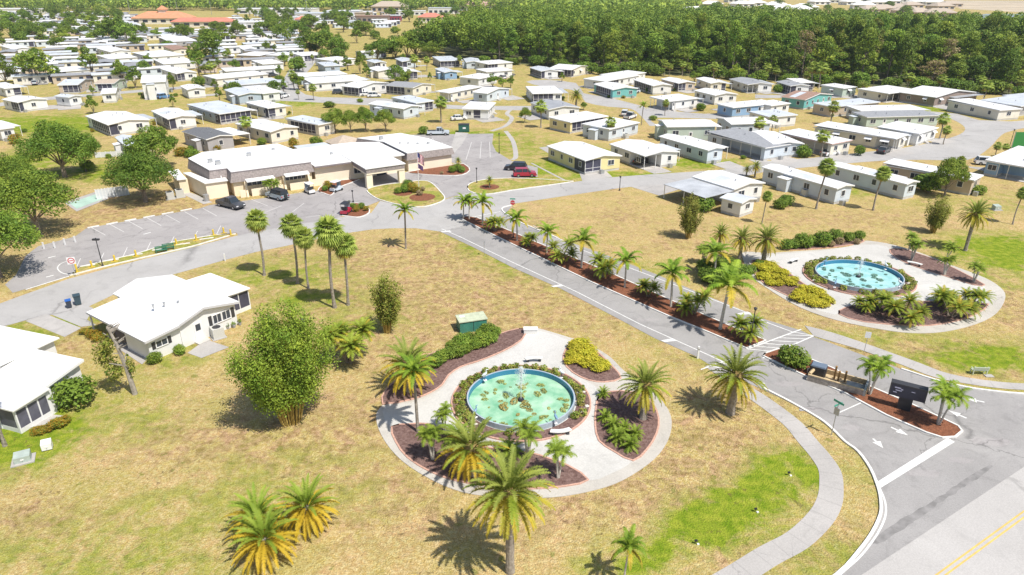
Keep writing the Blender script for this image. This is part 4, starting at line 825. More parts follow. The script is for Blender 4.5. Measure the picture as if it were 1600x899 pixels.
# upper left and centre trees
UL = [(60, 130, 70, 'far1', 1.15, "large dark tree above the left lawn"), (10, 130, 88, 'far1', 1.0, "dark tree at the left edge above the lawn"), (145, 120, 68, 'far3', 1.0, "upright bright tree between homes at upper left"), (192, 128, 92, 'far2', 1.0, "olive tree above the two storey home"), (212, 138, 100, 'far3', 1.2, "pale tree left of the two storey home"), (228, 118, 90, 'far1', .9, "dark tree behind the two storey home"),
      (147, 178, 146, 'far3', 1.0, "dense small tree standing on the lawn by the small white home"), (146, 150, 132, 'far3', .9, "small tree behind the lawn tree"), (271, 168, 145, 'far3', .8, "slim tree between lawn homes"), (312, 122, 60, 'far3', .7, "tall narrow tree among the white homes at upper left"), (335, 100, 48, 'tall', 1.1, "dark tall tree left of the long rows"), (344, 160, 133, 'far3', .8, "small tree by the long grey home"), (92, 80, 48, 'far2', 1.1, "round bright tree in the upper left"), (72, 52, 32, 'far1', 1.2, "dark tree in the upper left"), (108, 58, 36, 'far1', 1.1, "second dark tree in the upper left"), (180, 68, 20, 'far1', 1.2, "large tree mass left of the orange roofs"), (200, 70, 28, 'far1', 1.1, "right half of the tree mass left of the orange roofs"), (165, 62, 40, 'far1', 1.2, "low dark tree left of the tree mass"), (215, 76, 50, 'far2', 1.0, "small tree under the tree mass"),
      (245, 62, 40, 'far2', 1.0, "tree below the orange roof"), (268, 60, 38, 'far2', 1.0, "tree before the red roof"), (322, 60, 38, 'far2', 1.3, "tree at the right end of the red roof"), (350, 66, 46, 'far2', 1.3, "spreading tree right of the red roof"), (405, 62, 40, 'far1', 1.0, "tree left of the dark pair"), (432, 56, 28, 'far1', .9, "left of the dark pair of trees"), (450, 56, 26, 'far1', .9, "right of the dark pair of trees"),
      (485, 84, 42, 'far1', 1.2, "big grey green tree in front of the plaza, left"), (505, 86, 42, 'far1', 1.2, "big grey green tree in front of the plaza, middle"), (530, 88, 52, 'far1', 1.1, "big grey green tree in front of the plaza, right"), (562, 56, 32, 'tall', 1.6, "dark pine group tree by the plaza, left"), (572, 56, 34, 'tall', 1.6, "dark pine group tree by the plaza, right"),
      (563, 116, 76, 'far3', .75, "narrow bright conical tree on the street of white homes"), (525, 110, 92, 'far3', .9, "small bright tree left of the conical tree"), (590, 94, 60, 'far1', 1.2, "dark tree right of the conical tree"), (618, 92, 50, 'far1', 1.1, "tree at the left end of the wood"), (598, 88, 48, 'far2', 1.2, "olive tree at the left end of the wood"), (650, 90, 38, 'far1', 1.3, "big tree at the corner of the wood"), (636, 92, 42, 'far2', 1.1, "bright tree at the corner of the wood"), (672, 94, 62, 'far2', 1.1, "low bright tree at the corner of the wood"),
      (770, 137, 112, 'far2', 1.1, "left of two leafy trees by the white homes at top centre"), (785, 138, 118, 'far2', .9, "right of two leafy trees by the white homes at top centre"), (798, 138, 116, 'far3', 1.0, "third leafy tree by the white homes at top centre"), (672, 127, 112, 'far3', .9, "small tree by the little blue home"), (830, 118, 108, 'far3', .8, "small tree before the wood"), (878, 128, 112, 'far3', 1.0, "small tree on the cul de sac"), (945, 124, 112, 'far2', 1.4, "low tree left of the teal home"), (430, 84, 68, 'far3', 1.0, "small tree in the rows"), (445, 80, 66, 'far3', 1.0, "small palm like tree in the rows"), (1148, 125, 98, 'far2', 1.2, "bright rounded tree at the foot of the wood"), (1085, 128, 108, 'far2', 1.2, "low tree at the foot of the wood"), (1175, 128, 112, 'far2', 1.2, "low bright tree at the foot of the wood"),
      (1310, 135, 108, 'far2', .9, "pale tree at the foot of the wood"), (1215, 145, 128, 'bush', .9, "shrub at the wood side home"), (1012, 145, 133, 'bush', .7, "shrub between the teal and grey homes")]
for x, b, t, k, w, lb in UL: P(k, x, b, t, lb, "tree", None, w=w)
# ---------------- the wood on the right
def lin(x, tab):
    for (a, b), (c, d) in zip(tab, tab[1:]):
        if a <= x <= c: return b + (d - b) * (x - a) / (c - a)
    return tab[-1][1] if x > tab[-1][0] else tab[0][1]
FRONT = [(640, 92), (690, 90), (760, 97), (820, 99), (930, 112), (1060, 117), (1160, 122), (1260, 130), (1400, 136), (1500, 145), (1640, 148), (2200, 165)]
rw = random.Random(77); spots = []
fx = -60.0
cand = []
for iy in range(0, 60):
    y_ = 225 + iy * 7.6
    for ix in range(-14, 66):
        x_ = ix * 7.9 + (iy % 2) * 3.9 + rw.uniform(-2.2, 2.2); yy = y_ + rw.uniform(-2.2, 2.2)
        # project to pixel
        d = Vector((x_, yy, -CAMH)); zc = d.y * math.cos(PITCH) - d.z * math.sin(PITCH); yc = d.y * math.sin(PITCH) + d.z * math.cos(PITCH)
        px = 800 + FPX * x_ / zc; py = 449.5 - FPX * yc / zc
        if px < 655 or px > 1720: continue
        if px < 740 and py < 60 + (740 - px) * .3: continue
        back = 46 if px < 1150 else 46 + (px - 1150) * .062
        if py > lin(px, FRONT) or py < back: continue
        cand.append((yy, x_, px))
cand.sort(); N_ind = 285
lab = ["tall bright green tree in the front of the wood", "tall dark green tree in the front of the wood", "broad olive green tree in the front of the wood"]
stuff_pts = []
vis = [c for c in cand if -20 < c[2] < 1640]
for i, (y_, x_, px) in enumerate(vis):
    if i < N_ind:
        k = 'wood%d' % rw.randrange(8) if rw.random() > .035 else 'woodry'; h = rw.choice([10, 12, 15, 17, 19, 22]) * rw.uniform(.92, 1.06); zone = "left part" if px < 900 else "middle" if px < 1250 else "right part"
        plant(k, x_, y_, "tree of the dense wood behind the homes, in its %s" % zone, "tree", "trees of the wood, " + zone, h, rw.uniform(.85, 1.35) * 16 / h)
    else: stuff_pts.append((x_, y_))
stuff_pts += [(c[1], c[0]) for c in cand if c[2] >= 1640 or c[2] <= -20]
def merged_wood(name, pts, hmin, hmax, per, size, seed, mats, spread=1.0):
    r = random.Random(seed); lobes = []
    for x_, y_ in pts:
        h = r.uniform(hmin, hmax)
        for q in range(3): lobes.append((x_ + r.uniform(-1.6, 1.6) * spread, y_ + r.uniform(-1.6, 1.6) * spread, h * (.42 + .22 * q), 3.3 * spread, 3.3 * spread, h * .17))
    if not lobes: return
    o = leaf_mesh(name, lobes, len(pts) * per, size, seed, mats, None, up=.6, hollow=.75)
    o['kind'] = 'stuff'; return o
merged_wood("dense_wood", stuff_pts, 13, 19.5, 700, .55, 3, [L_wood, L_oak])
# palmetto understory along the front of the wood
for i in range(60):
    px = 760 + i * 14.5 + rw.uniform(-8, 8); py = lin(px, FRONT) + rw.uniform(1, 5); p = G(px, py)
    plant(rw.choice(['bushd', 'bush', 'sabalf']), p.x, p.y, "low growth along the front edge of the wood", "shrub", "undergrowth along the front of the wood", rw.uniform(3.5, 7), 1.2)
# ---------------- far ground trees: left half between homes, and the distant woods
rf = random.Random(123); fp = []
for i in range(430):
    px = rf.uniform(0, 800); py = 2 + 62 * rf.random() ** 1.9
    if px > 560 and py > 30: continue
    if 205 < px < 365 and 6 < py < 48: continue
    if 560 < px < 780 and 4 < py < 34 and rf.random() < .6: continue
    p = G(px, py + 6); fp.append((p.x, p.y))
fp.sort(key=lambda q: q[1]); merge_ = fp[130:]
for x_, y_ in fp[:130]: plant(rf.choice(['far1', 'far2', 'far1', 'far3']), x_, y_, "tree scattered among the distant homes and shops at top left", "tree", "trees among the distant homes at top left", rf.uniform(8, 14), rf.uniform(.85, 1.3))
pts = []
for i in range(60):
    px = rf.uniform(850, 1600); py = rf.uniform(0, 40) if px < 1100 else rf.uniform(6, 34)
    if px > 1500 and py < 30: continue
    p = G(px, py + 6); plant(rf.choice(['far1', 'far2']), p.x, p.y, "tree beyond the wood among the distant estate at top right", "tree", "trees beyond the wood at top right", rf.uniform(9, 15), rf.uniform(1.0, 1.5))
merged_wood("distant_tree_cover", merge_, 8, 14, 160, .9, 14, [L_wood, L_oak], 1.5)
rr2 = random.Random(8); pts = []
for i in range(6500):
    y_ = 960 + 1500 * rr2.random() ** 1.6; x_ = rr2.uniform(-.85, .85) * y_
    if x_ > .25 * y_ and y_ < 1900: continue
    pts.append((x_, y_))
for i in range(700):
    y_ = rr2.uniform(560, 1000); x_ = rr2.uniform(.02, .22) * y_; pts.append((x_, y_))
merged_wood("distant_woodland", pts, 10, 17, 44, 1.9, 4, [L_wood, L_oak], 2.4)

sheet("woodland_floor", [G(x, y).to_2d() for x, y in [(700, 94), (760, 99), (820, 101), (930, 113), (1060, 118), (1160, 123), (1260, 131), (1400, 137), (1500, 146), (1640, 149), (2000, 158), (2000, 80), (1600, 66), (1150, 44), (740, 50), (690, 70)]], 0.03, mat("leaf_litter", (.06, .075, .025), .95, col2=(.13, .13, .05), scale=.3))
# ================================================================== BUILDINGS
W_white = mat("siding_white", (0.70, 0.70, 0.69), 0.6, var=0.05, scale=0.6)
W_cream = mat("siding_cream", (0.70, 0.66, 0.57), 0.65, var=0.05, scale=0.6)
W_blue = mat("siding_blue_grey", (0.38, 0.45, 0.53), 0.6, var=0.06, scale=0.6)
W_grey = mat("siding_grey", (0.36, 0.35, 0.36), 0.6, var=0.06, scale=0.6)
W_yel = mat("siding_yellow", (0.72, 0.62, 0.33), 0.6, var=0.05, scale=0.6)
W_teal = mat("siding_teal", (0.16, 0.44, 0.43), 0.6, var=0.05, scale=0.6)
W_sage = mat("siding_sage", (0.45, 0.53, 0.46), 0.6, var=0.05, scale=0.6)
W_tan = mat("siding_tan", (0.52, 0.43, 0.33), 0.65, var=0.06, scale=0.6)
W_brown = mat("siding_brown", (0.28, 0.22, 0.19), 0.65, var=0.08, scale=0.6)
W_lblue = mat("siding_pale_blue", (0.56, 0.62, 0.68), 0.6, var=0.05, scale=0.6)
W_sky = mat("siding_bright_blue", (0.24, 0.38, 0.56), 0.6, var=0.05, scale=0.6)
R_white = ribbed("roof_white", (0.74, 0.74, 0.745), 0.4, 0.8, 0.25, 'X', 0.06)
R_flat = mat("roof_membrane", (0.76, 0.755, 0.74), 0.5, var=0.07, scale=0.15, detail=8)
R_pale = ribbed("roof_pale_blue_metal", (0.55, 0.585, 0.63), 0.4, 0.9, 0.35, 'X', 0.10)
R_grey = ribbed("roof_grey_metal", (0.34, 0.35, 0.37), 0.45, 0.9, 0.35, 'X', 0.10)
R_dark = mat("roof_dark_shingle", (0.13, 0.135, 0.145), 0.85, var=0.2, scale=3)
R_mid = mat("roof_mid_shingle", (0.27, 0.28, 0.30), 0.85, var=0.15, scale=2)
R_brown = mat("roof_brown_shingle", (0.30, 0.19, 0.145), 0.85, var=0.15, scale=2)
R_tan = mat("roof_tan_shingle", (0.42, 0.35, 0.28), 0.85, var=0.12, scale=2)
R_corr = ribbed("roof_corrugated", (0.50, 0.52, 0.55), 0.35, 1.6, 1.0, 'X', 0.18)
TRIM = mat("trim_white", (0.74, 0.74, 0.735), 0.5)
SKIRT = mat("skirting", (0.50, 0.49, 0.47), 0.8, var=0.1, scale=1)
GLASS = mat("window_glass", (0.045, 0.055, 0.075), 0.12)
SCREEN = mat("dark_screen", (0.055, 0.055, 0.085), 0.6, var=0.2, scale=.7)
DARKM = mat("dark_metal", (0.04, 0.04, 0.045), 0.5)
SLAB = mat("porch_slab", (0.48, 0.46, 0.43), 0.85, var=0.08, scale=.8)
METAL = mat("grey_metal", (0.42, 0.43, 0.44), 0.4, metal=0.5)
RND = random.Random(2024)
def window(parent, face, a, zc, w, h, o, shutter=False, awn=False):
    """face 'R': plane y=o facing -y, a = x centre; 'L': plane x=o facing -x, a = y centre"""
    f = MB(); g = MB()
    def B(mb, a0, a1, z0, z1, d0, d1, m=None):
        if face == 'R': mb.box(a0, o - d1, z0, a1, o - d0, z1, m)
        elif face == 'L': mb.box(o - d1, a0, z0, o - d0, a1, z1, m)
        elif face == 'B': mb.box(a0, o + d0, z0, a1, o + d1, z1, m)
        else: mb.box(o + d0, a0, z0, o + d1, a1, z1, m)
    t = .08
    B(f, a - w / 2, a + w / 2, zc + h / 2 - t, zc + h / 2, .004, .06); B(f, a - w / 2, a + w / 2, zc - h / 2, zc - h / 2 + t, .004, .09)
    B(f, a - w / 2, a - w / 2 + t, zc - h / 2 + t, zc + h / 2 - t, .004, .06); B(f, a + w / 2 - t, a + w / 2, zc - h / 2 + t, zc + h / 2 - t, .004, .06)
    if w > 1.0: B(f, a - .03, a + .03, zc - h / 2 + t, zc + h / 2 - t, .02, .05)
    fr = f.build("window", TRIM, parent); B(g, a - w / 2 + t, a + w / 2 - t, zc - h / 2 + t, zc + h / 2 - t, .004, .022); g.build("pane", GLASS, fr)
    if shutter:
        for s in (-1, 1):
            m_ = MB(); B(m_, a + s * (w / 2 + .22) - .18, a + s * (w / 2 + .22) + .18, zc - h / 2, zc + h / 2, .004, .05); m_.build("shutter", DARKM, parent)
    if awn:
        m_ = MB(); x0, x1, z1 = a - w / 2 - .2, a + w / 2 + .2, zc + h / 2 + .15
        if face == 'R': vs = [(x0, o - .005, z1), (x1, o - .005, z1), (x1, o - .75, z1 - .5), (x0, o - .75, z1 - .5)]
        else: vs = [(o - .005, x0, z1), (o - .005, x1, z1), (o - .75, x1, z1 - .5), (o - .75, x0, z1 - .5)]
        vs += [(v[0], v[1], v[2] - .04) for v in vs]; m_.add(vs, [(0, 1, 2, 3), (7, 6, 5, 4), (0, 4, 5, 1), (1, 5, 6, 2), (2, 6, 7, 3), (3, 7, 4, 0)]); m_.build("awning", R_white, parent)
def slab_roof(mb, x0, y0, x1, y1, za, zb=None, t=.13, along='x', m=None):
    """flat or one-way sloped slab; za at low coordinate, zb at high coordinate"""
    zb = za if zb is None else zb
    if along == 'x': vs = [(x0, y0, za), (x1, y0, zb), (x1, y1, zb), (x0, y1, za)]
    else: vs = [(x0, y0, za), (x1, y0, za), (x1, y1, zb), (x0, y1, zb)]
    vs = vs + [(v[0], v[1], v[2] + t) for v in vs]
    mb.add(vs, [(0, 3, 2, 1), (4, 5, 6, 7), (0, 1, 5, 4), (1, 2, 6, 5), (2, 3, 7, 6), (3, 0, 4, 7)], m)
FOOT = []
def house(N_, L_, R_, label, roof='gR', rc=None, wc=None, z=2.9, porch=None, car=None, rise=.11, awn=False, shut=False, group="homes of the neighbourhood", vents=True, wins=True, hz=None, cat="mobile home", name="mobile_home", skirtm=None, pm=None, doors=True, ac=False):
    rc = rc or R_white; wc = wc or W_white
    n = G(*N_, z).to_2d(); l = G(*L_, z).to_2d(); r = G(*R_, z).to_2d()
    if (l - n).length > (r - n).length: ey = (l - n).normalized(); ex = Vector((ey.y, -ey.x))
    else: ex = (r - n).normalized(); ey = Vector((-ex.y, ex.x))
    W = max(3.5, (r - n).dot(ex)); D = max(3.5, (l - n).dot(ey)); FOOT.append((n + ex * W / 2 + ey * D / 2, max(W, D) / 2))
    far = n.length > 235; vfar = n.length > 330
    t = thing(name, label, cat, (n.x, n.y, 0), math.atan2(ex.y, ex.x), group)
    o = .3; x0, x1, y0, y1 = o, W - o, o, D - o
    if not car and cat == 'mobile home' and RND.random() < .55 and not vfar: car = ('X', RND.uniform(0, .25), RND.uniform(.6, .95), RND.uniform(1.8, 2.8), RND.choice([R_white, R_pale, R_white, R_corr]))
    # footprint with porch notch
    px = []
    if porch and porch[0] == 'R':
        a0, a1, dp = x0 + (x1 - x0) * porch[1], x0 + (x1 - x0) * porch[2], min(porch[3], (y1 - y0) * .8)
        poly = [(x0, y0)] + ([(a0, y0), (a0, y0 + dp)] if porch[1] > .01 else []) 
        if porch[1] <= .01: poly = [(x0, y0 + dp)]
        poly += [(a1, y0 + dp), (a1, y0), (x1, y0)] if porch[2] < .99 else [(x1, y0 + dp)]
        poly += [(x1, y1), (x0, y1)]
    elif porch and porch[0] == 'L':
        a0, a1, dp = y0 + (y1 - y0) * porch[1], y0 + (y1 - y0) * porch[2], min(porch[3], (x1 - x0) * .8)
        poly = [(x1, y0), (x1, y1)]
        poly += [(x0, y1), (x0, a1), (x0 + dp, a1)] if porch[2] < .99 else [(x0 + dp, y1)]
        poly += [(x0 + dp, a0), (x0, a0), (x0, y0)] if porch[1] > .01 else [(x0 + dp, y0)]
    else: poly = [(x0, y0), (x1, y0), (x1, y1), (x0, y1)]
    wb = MB(); wb.prism(poly, .45, z - .02)
    gx = roof == 'gL'      # ridge along x, gable shown on L face
    span = (D if gx else W); rz = rise * span / 2 + .12 if roof[0] == 'g' else 0
    if roof == 'gR' : wb.add([(x0, y0, z - .021), (x1, y0, z - .021), (W / 2, y0, z + rz * .93), (x0, y1, z - .021), (x1, y1, z - .021), (W / 2, y1, z + rz * .93)], [(0, 1, 2), (5, 4, 3), (0, 2, 5, 3), (1, 4, 5, 2)])
    if roof == 'gL': wb.add([(x0, y0, z - .021), (x0, y1, z - .021), (x0, D / 2, z + rz * .93), (x1, y0, z - .021), (x1, y1, z - .021), (x1, D / 2, z + rz * .93)], [(0, 2, 1), (3, 4, 5), (0, 3, 5, 2), (1, 2, 5, 4)])
    wb.build("wall", wc, t)
    if not vfar:
        sk = MB(); sk.prism([(p[0] + (.04 if p[0] < W / 2 else -.04), p[1] + (.04 if p[1] < D / 2 else -.04)) for p in poly], 0, .45); sk.build("skirting", skirtm or SKIRT, t)
    rb = MB()
    if roof == 'gR': slab_roof(rb, 0, 0, W / 2, D, z, z + rz, along='x'); slab_roof(rb, W / 2, 0, W, D, z + rz, z, along='x')
    elif roof == 'gL': slab_roof(rb, 0, 0, W, D / 2, z, z + rz, along='y'); slab_roof(rb, 0, D / 2, W, D, z + rz, z, along='y')
    else: slab_roof(rb, 0, 0, W, D, z, z + .02 * D, along='y')
    rf = rb.build("roof", rc, t)
    if not vfar:                                             # fascia trim along the visible edges
        fb = MB(); q = .035
        if roof == 'gR':
            for sx in (0, 1):
                xa, xb, za, zb = (0, W / 2, z, z + rz) if sx == 0 else (W / 2, W, z + rz, z)
                vs = [(xa, -q, za - .08), (xb, -q, zb - .08), (xb, -q, zb + .15), (xa, -q, za + .15)]; vs += [(v[0], -.003, v[2]) for v in vs]; fb.add(vs, [(0, 1, 2, 3), (3, 2, 6, 7), (4, 7, 6, 5), (0, 4, 5, 1)])
            fb.box(-q, 0, z - .06, -.003, D, z + .12)
        elif roof == 'gL':
            for sx in (0, 1):
                ya, yb, za, zb = (0, D / 2, z, z + rz) if sx == 0 else (D / 2, D, z + rz, z)
                vs = [(-q, ya, za - .08), (-q, yb, zb - .08), (-q, yb, zb + .15), (-q, ya, za + .15)]; vs += [(-.003, v[1], v[2]) for v in vs]; fb.add(vs, [(3, 2, 1, 0), (7, 6, 2, 3), (5, 6, 7, 4), (1, 5, 4, 0)])
            fb.box(0, -q, z - .06, W, -.003, z + .12)
        else: fb.box(-q, -q, z - .08, W, -.003, z + .12); fb.box(-q, 0, z - .08, -.003, D, z + .12)
        fb.build("fascia", pm or TRIM, rf)
        if vents:
            for k in range(RND.randrange(1, 4)):
                vx, vy = RND.uniform(.2, .8) * W, RND.uniform(.2, .8) * D
                zz = z + (rz * (1 - abs(vx - W / 2) / (W / 2)) if roof == 'gR' else rz * (1 - abs(vy - D / 2) / (D / 2)) if roof == 'gL' else .02 * vy)
                m_ = MB(); m_.cyl(vx, vy, zz, zz + .42, .09, 7); m_.cyl(vx, vy, zz + .42, zz + .5, .16, 7); m_.build("roof_vent", METAL, rf)
    # windows
    if wins:
        zc, h = .45 + (z - .45) * .56, min(1.15, (z - .45) * .48)
        def row(face, a0, a1, oo):
            Ln = a1 - a0
            if Ln < 2.2: return
            k = max(1, int(Ln / 3.4)) if not far else max(1, int(Ln / 4.5)); k = min(k, 6)
            di = RND.randrange(k) if (doors and k > 2 and face == 'R') else -1
            for i in range(k):
                a = a0 + Ln * (i + .5) / k + RND.uniform(-.2, .2)
                if i == di:
                    m_ = MB()
                    if face == 'R': m_.box(a - .45, oo - .05, .5, a + .45, oo - .004, 2.45)
                    else: m_.box(oo - .05, a - .45, .5, oo - .004, a + .45, 2.45)
                    d_ = m_.build("door", TRIM, t); s_ = MB()
                    if face == 'R': s_.box(a - .6, oo - .9, 0, a + .6, oo - .01, .25); s_.box(a - .6, oo - .5, .25, a + .6, oo - .01, .46)
                    s_.build("step", SLAB, t)
                    g_ = MB(); g_.box(a - .25, oo - .062, 1.5, a + .25, oo - .051, 2.25); g_.build("door_pane", GLASS, d_)
                else: window(t, face, a, zc, RND.choice([1.0, 1.3, 1.6]), h, oo, shut and i % 2 == 0, awn and RND.random() < .6)
        if porch and porch[0] == 'R': row('R', x0, a0 if porch[1] > .01 else x0, y0); row('R', a1, x1, y0)
        else: row('R', x0, x1, y0)
        if porch and porch[0] == 'L': row('L', y0, a0 if porch[1] > .01 else y0, x0); row('L', a1, y1, x0)
        else: row('L', y0, y1, x0)
    if porch:
        f, p0, p1 = porch[0], a0, a1; Ln = p1 - p0; m_ = MB(); s_ = MB(); k = max(1, round(Ln / 1.6)); full = len(porch) > 4 and porch[4] == 'car'
        for i in range(k + 1):
            a = p0 + Ln * i / k; a = min(max(a, p0 + .05), p1 - .05)
            if full and 0 < i < k and k > 2 and i % 2: continue
            if full: m_ = MB()
            if f == 'R': m_.box(a - .05, y0, .0, a + .05, y0 + .1, z - .01)
            else: m_.box(x0, a - .05, .0, x0 + .1, a + .05, z - .01)
            if full: m_.build("porch_post", TRIM, t)
        if not full:
            if f == 'R': m_.box(p0, y0 + .01, .42, p1, y0 + .09, .52); m_.box(p0, y0 + .01, 1.15, p1, y0 + .08, 1.22)
            else: m_.box(x0 + .01, p0, .42, x0 + .09, p1, .52); m_.box(x0 + .01, p0, 1.15, x0 + .08, p1, 1.22)
            if f == 'R':
                s_.box(p0 + .03, y0 + .04, .3, p1 - .03, y0 + .055, z - .05)
                if porch[2] > .99: s_.box(x1 - .055, y0 + .1, .3, x1 - .04, y0 + dp - .01, z - .05)
                if porch[1] < .01: s_.box(x0 + .04, y0 + .1, .3, x0 + .055, y0 + dp - .01, z - .05)
            else:
                s_.box(x0 + .04, p0 + .03, .3, x0 + .055, p1 - .03, z - .05)
                if porch[1] < .01: s_.box(x0 + .1, y0 + .04, .3, x0 + dp - .01, y0 + .055, z - .05)
            s_.build("porch_screen", SCREEN, t)
        if not full: m_.build("porch_frame", TRIM, t)
        fl = MB()
        if f == 'R': fl.box(p0, y0, 0, p1, y0 + dp, .09 if full else .35)
        else: fl.box(x0, p0, 0, x0 + dp, p1, .09 if full else .35)
        fl.build("porch_floor", SLAB, t)
    if car:
        f, c0, c1, dp = car[:4]; m_ = MB(); rb = MB(); zc = z - .25
        if f == 'R':
            ca_, cb_ = W * c0, W * c1; slab_roof(rb, ca_, -dp, cb_, -.04, zc - .15, zc, t=.1, along='y')
            for a in (ca_ + .15, cb_ - .15): m_.box(a - .05, -dp + .15, 0, a + .05, -dp + .25, zc - .14)
        elif f == 'L':
            ca_, cb_ = D * c0, D * c1; slab_roof(rb, -dp, ca_, -.04, cb_, zc - .15, zc, t=.1, along='x')
            for a in (ca_ + .15, (ca_ + cb_) / 2, cb_ - .15): m_.box(-dp + .15, a - .05, 0, -dp + .25, a + .05, zc - .14)
        else:
            ca_, cb_ = D * c0, D * c1; slab_roof(rb, W + .04, ca_, W + dp, cb_, zc, zc - .15, t=.1, along='x')
            for a in (ca_ + .15, (ca_ + cb_) / 2, cb_ - .15): m_.box(W + dp - .25, a - .05, 0, W + dp - .15, a + .05, zc - .14)
        cr_ = rb.build("carport_roof", car[4] if len(car) > 4 else R_white, t)
        vv = m_.v; k8 = len(vv) // 8
        for q in range(k8):
            mp_ = MB(); mp_.add(vv[q * 8:q * 8 + 8], [(0, 3, 2, 1), (4, 5, 6, 7), (0, 1, 5, 4), (1, 2, 6, 5), (2, 3, 7, 6), (3, 0, 4, 7)]); mp_.build("carport_post", TRIM, t)
    # clutter: side room, condenser, propane-size tank, stained patch on the roof
    if cat == 'mobile home' and not vfar:
        if not porch and D > 6 and RND.random() < .5:
            a = RND.uniform(.15, .6) * D; m_ = MB(); m_.box(x0 - 1.5, a, 0, x0 - .003, a + 2.2, z - .55); m_.build("side_room", wc, t); m_ = MB(); slab_roof(m_, x0 - 1.7, a - .15, x0 - .003, a + 2.35, z - .55, z - .4, t=.08); m_.build("side_room_roof", RND.choice([R_white, R_pale]), t)
        if RND.random() < .7:
            a = RND.uniform(.1, .8) * W; m_ = MB(); m_.box(a, y0 - 1.2, 0, a + .8, y0 - .45, .8); m_.cyl(a + .4, y0 - .82, .8, .84, .3, 10); m_.build("condenser", METAL, t)
        if not far and roof != 'flat' and RND.random() < .5:
            pa = MB(); ya = RND.uniform(.1, .5) * D; zz = lambda xx: z + rz * (1 - abs(xx - W / 2) / (W / 2)) + .134
            if roof == 'gR': xa, xb = W * .08, W * .46; pa.add([(xa, ya, zz(xa)), (xb, ya, zz(xb)), (xb, ya + D * .25, zz(xb)), (xa, ya + D * .25, zz(xa))], [(0, 1, 2, 3)]); pa.build("roof_patch", R_pale, rf)
    return t
HG = "homes of the neighbourhood"
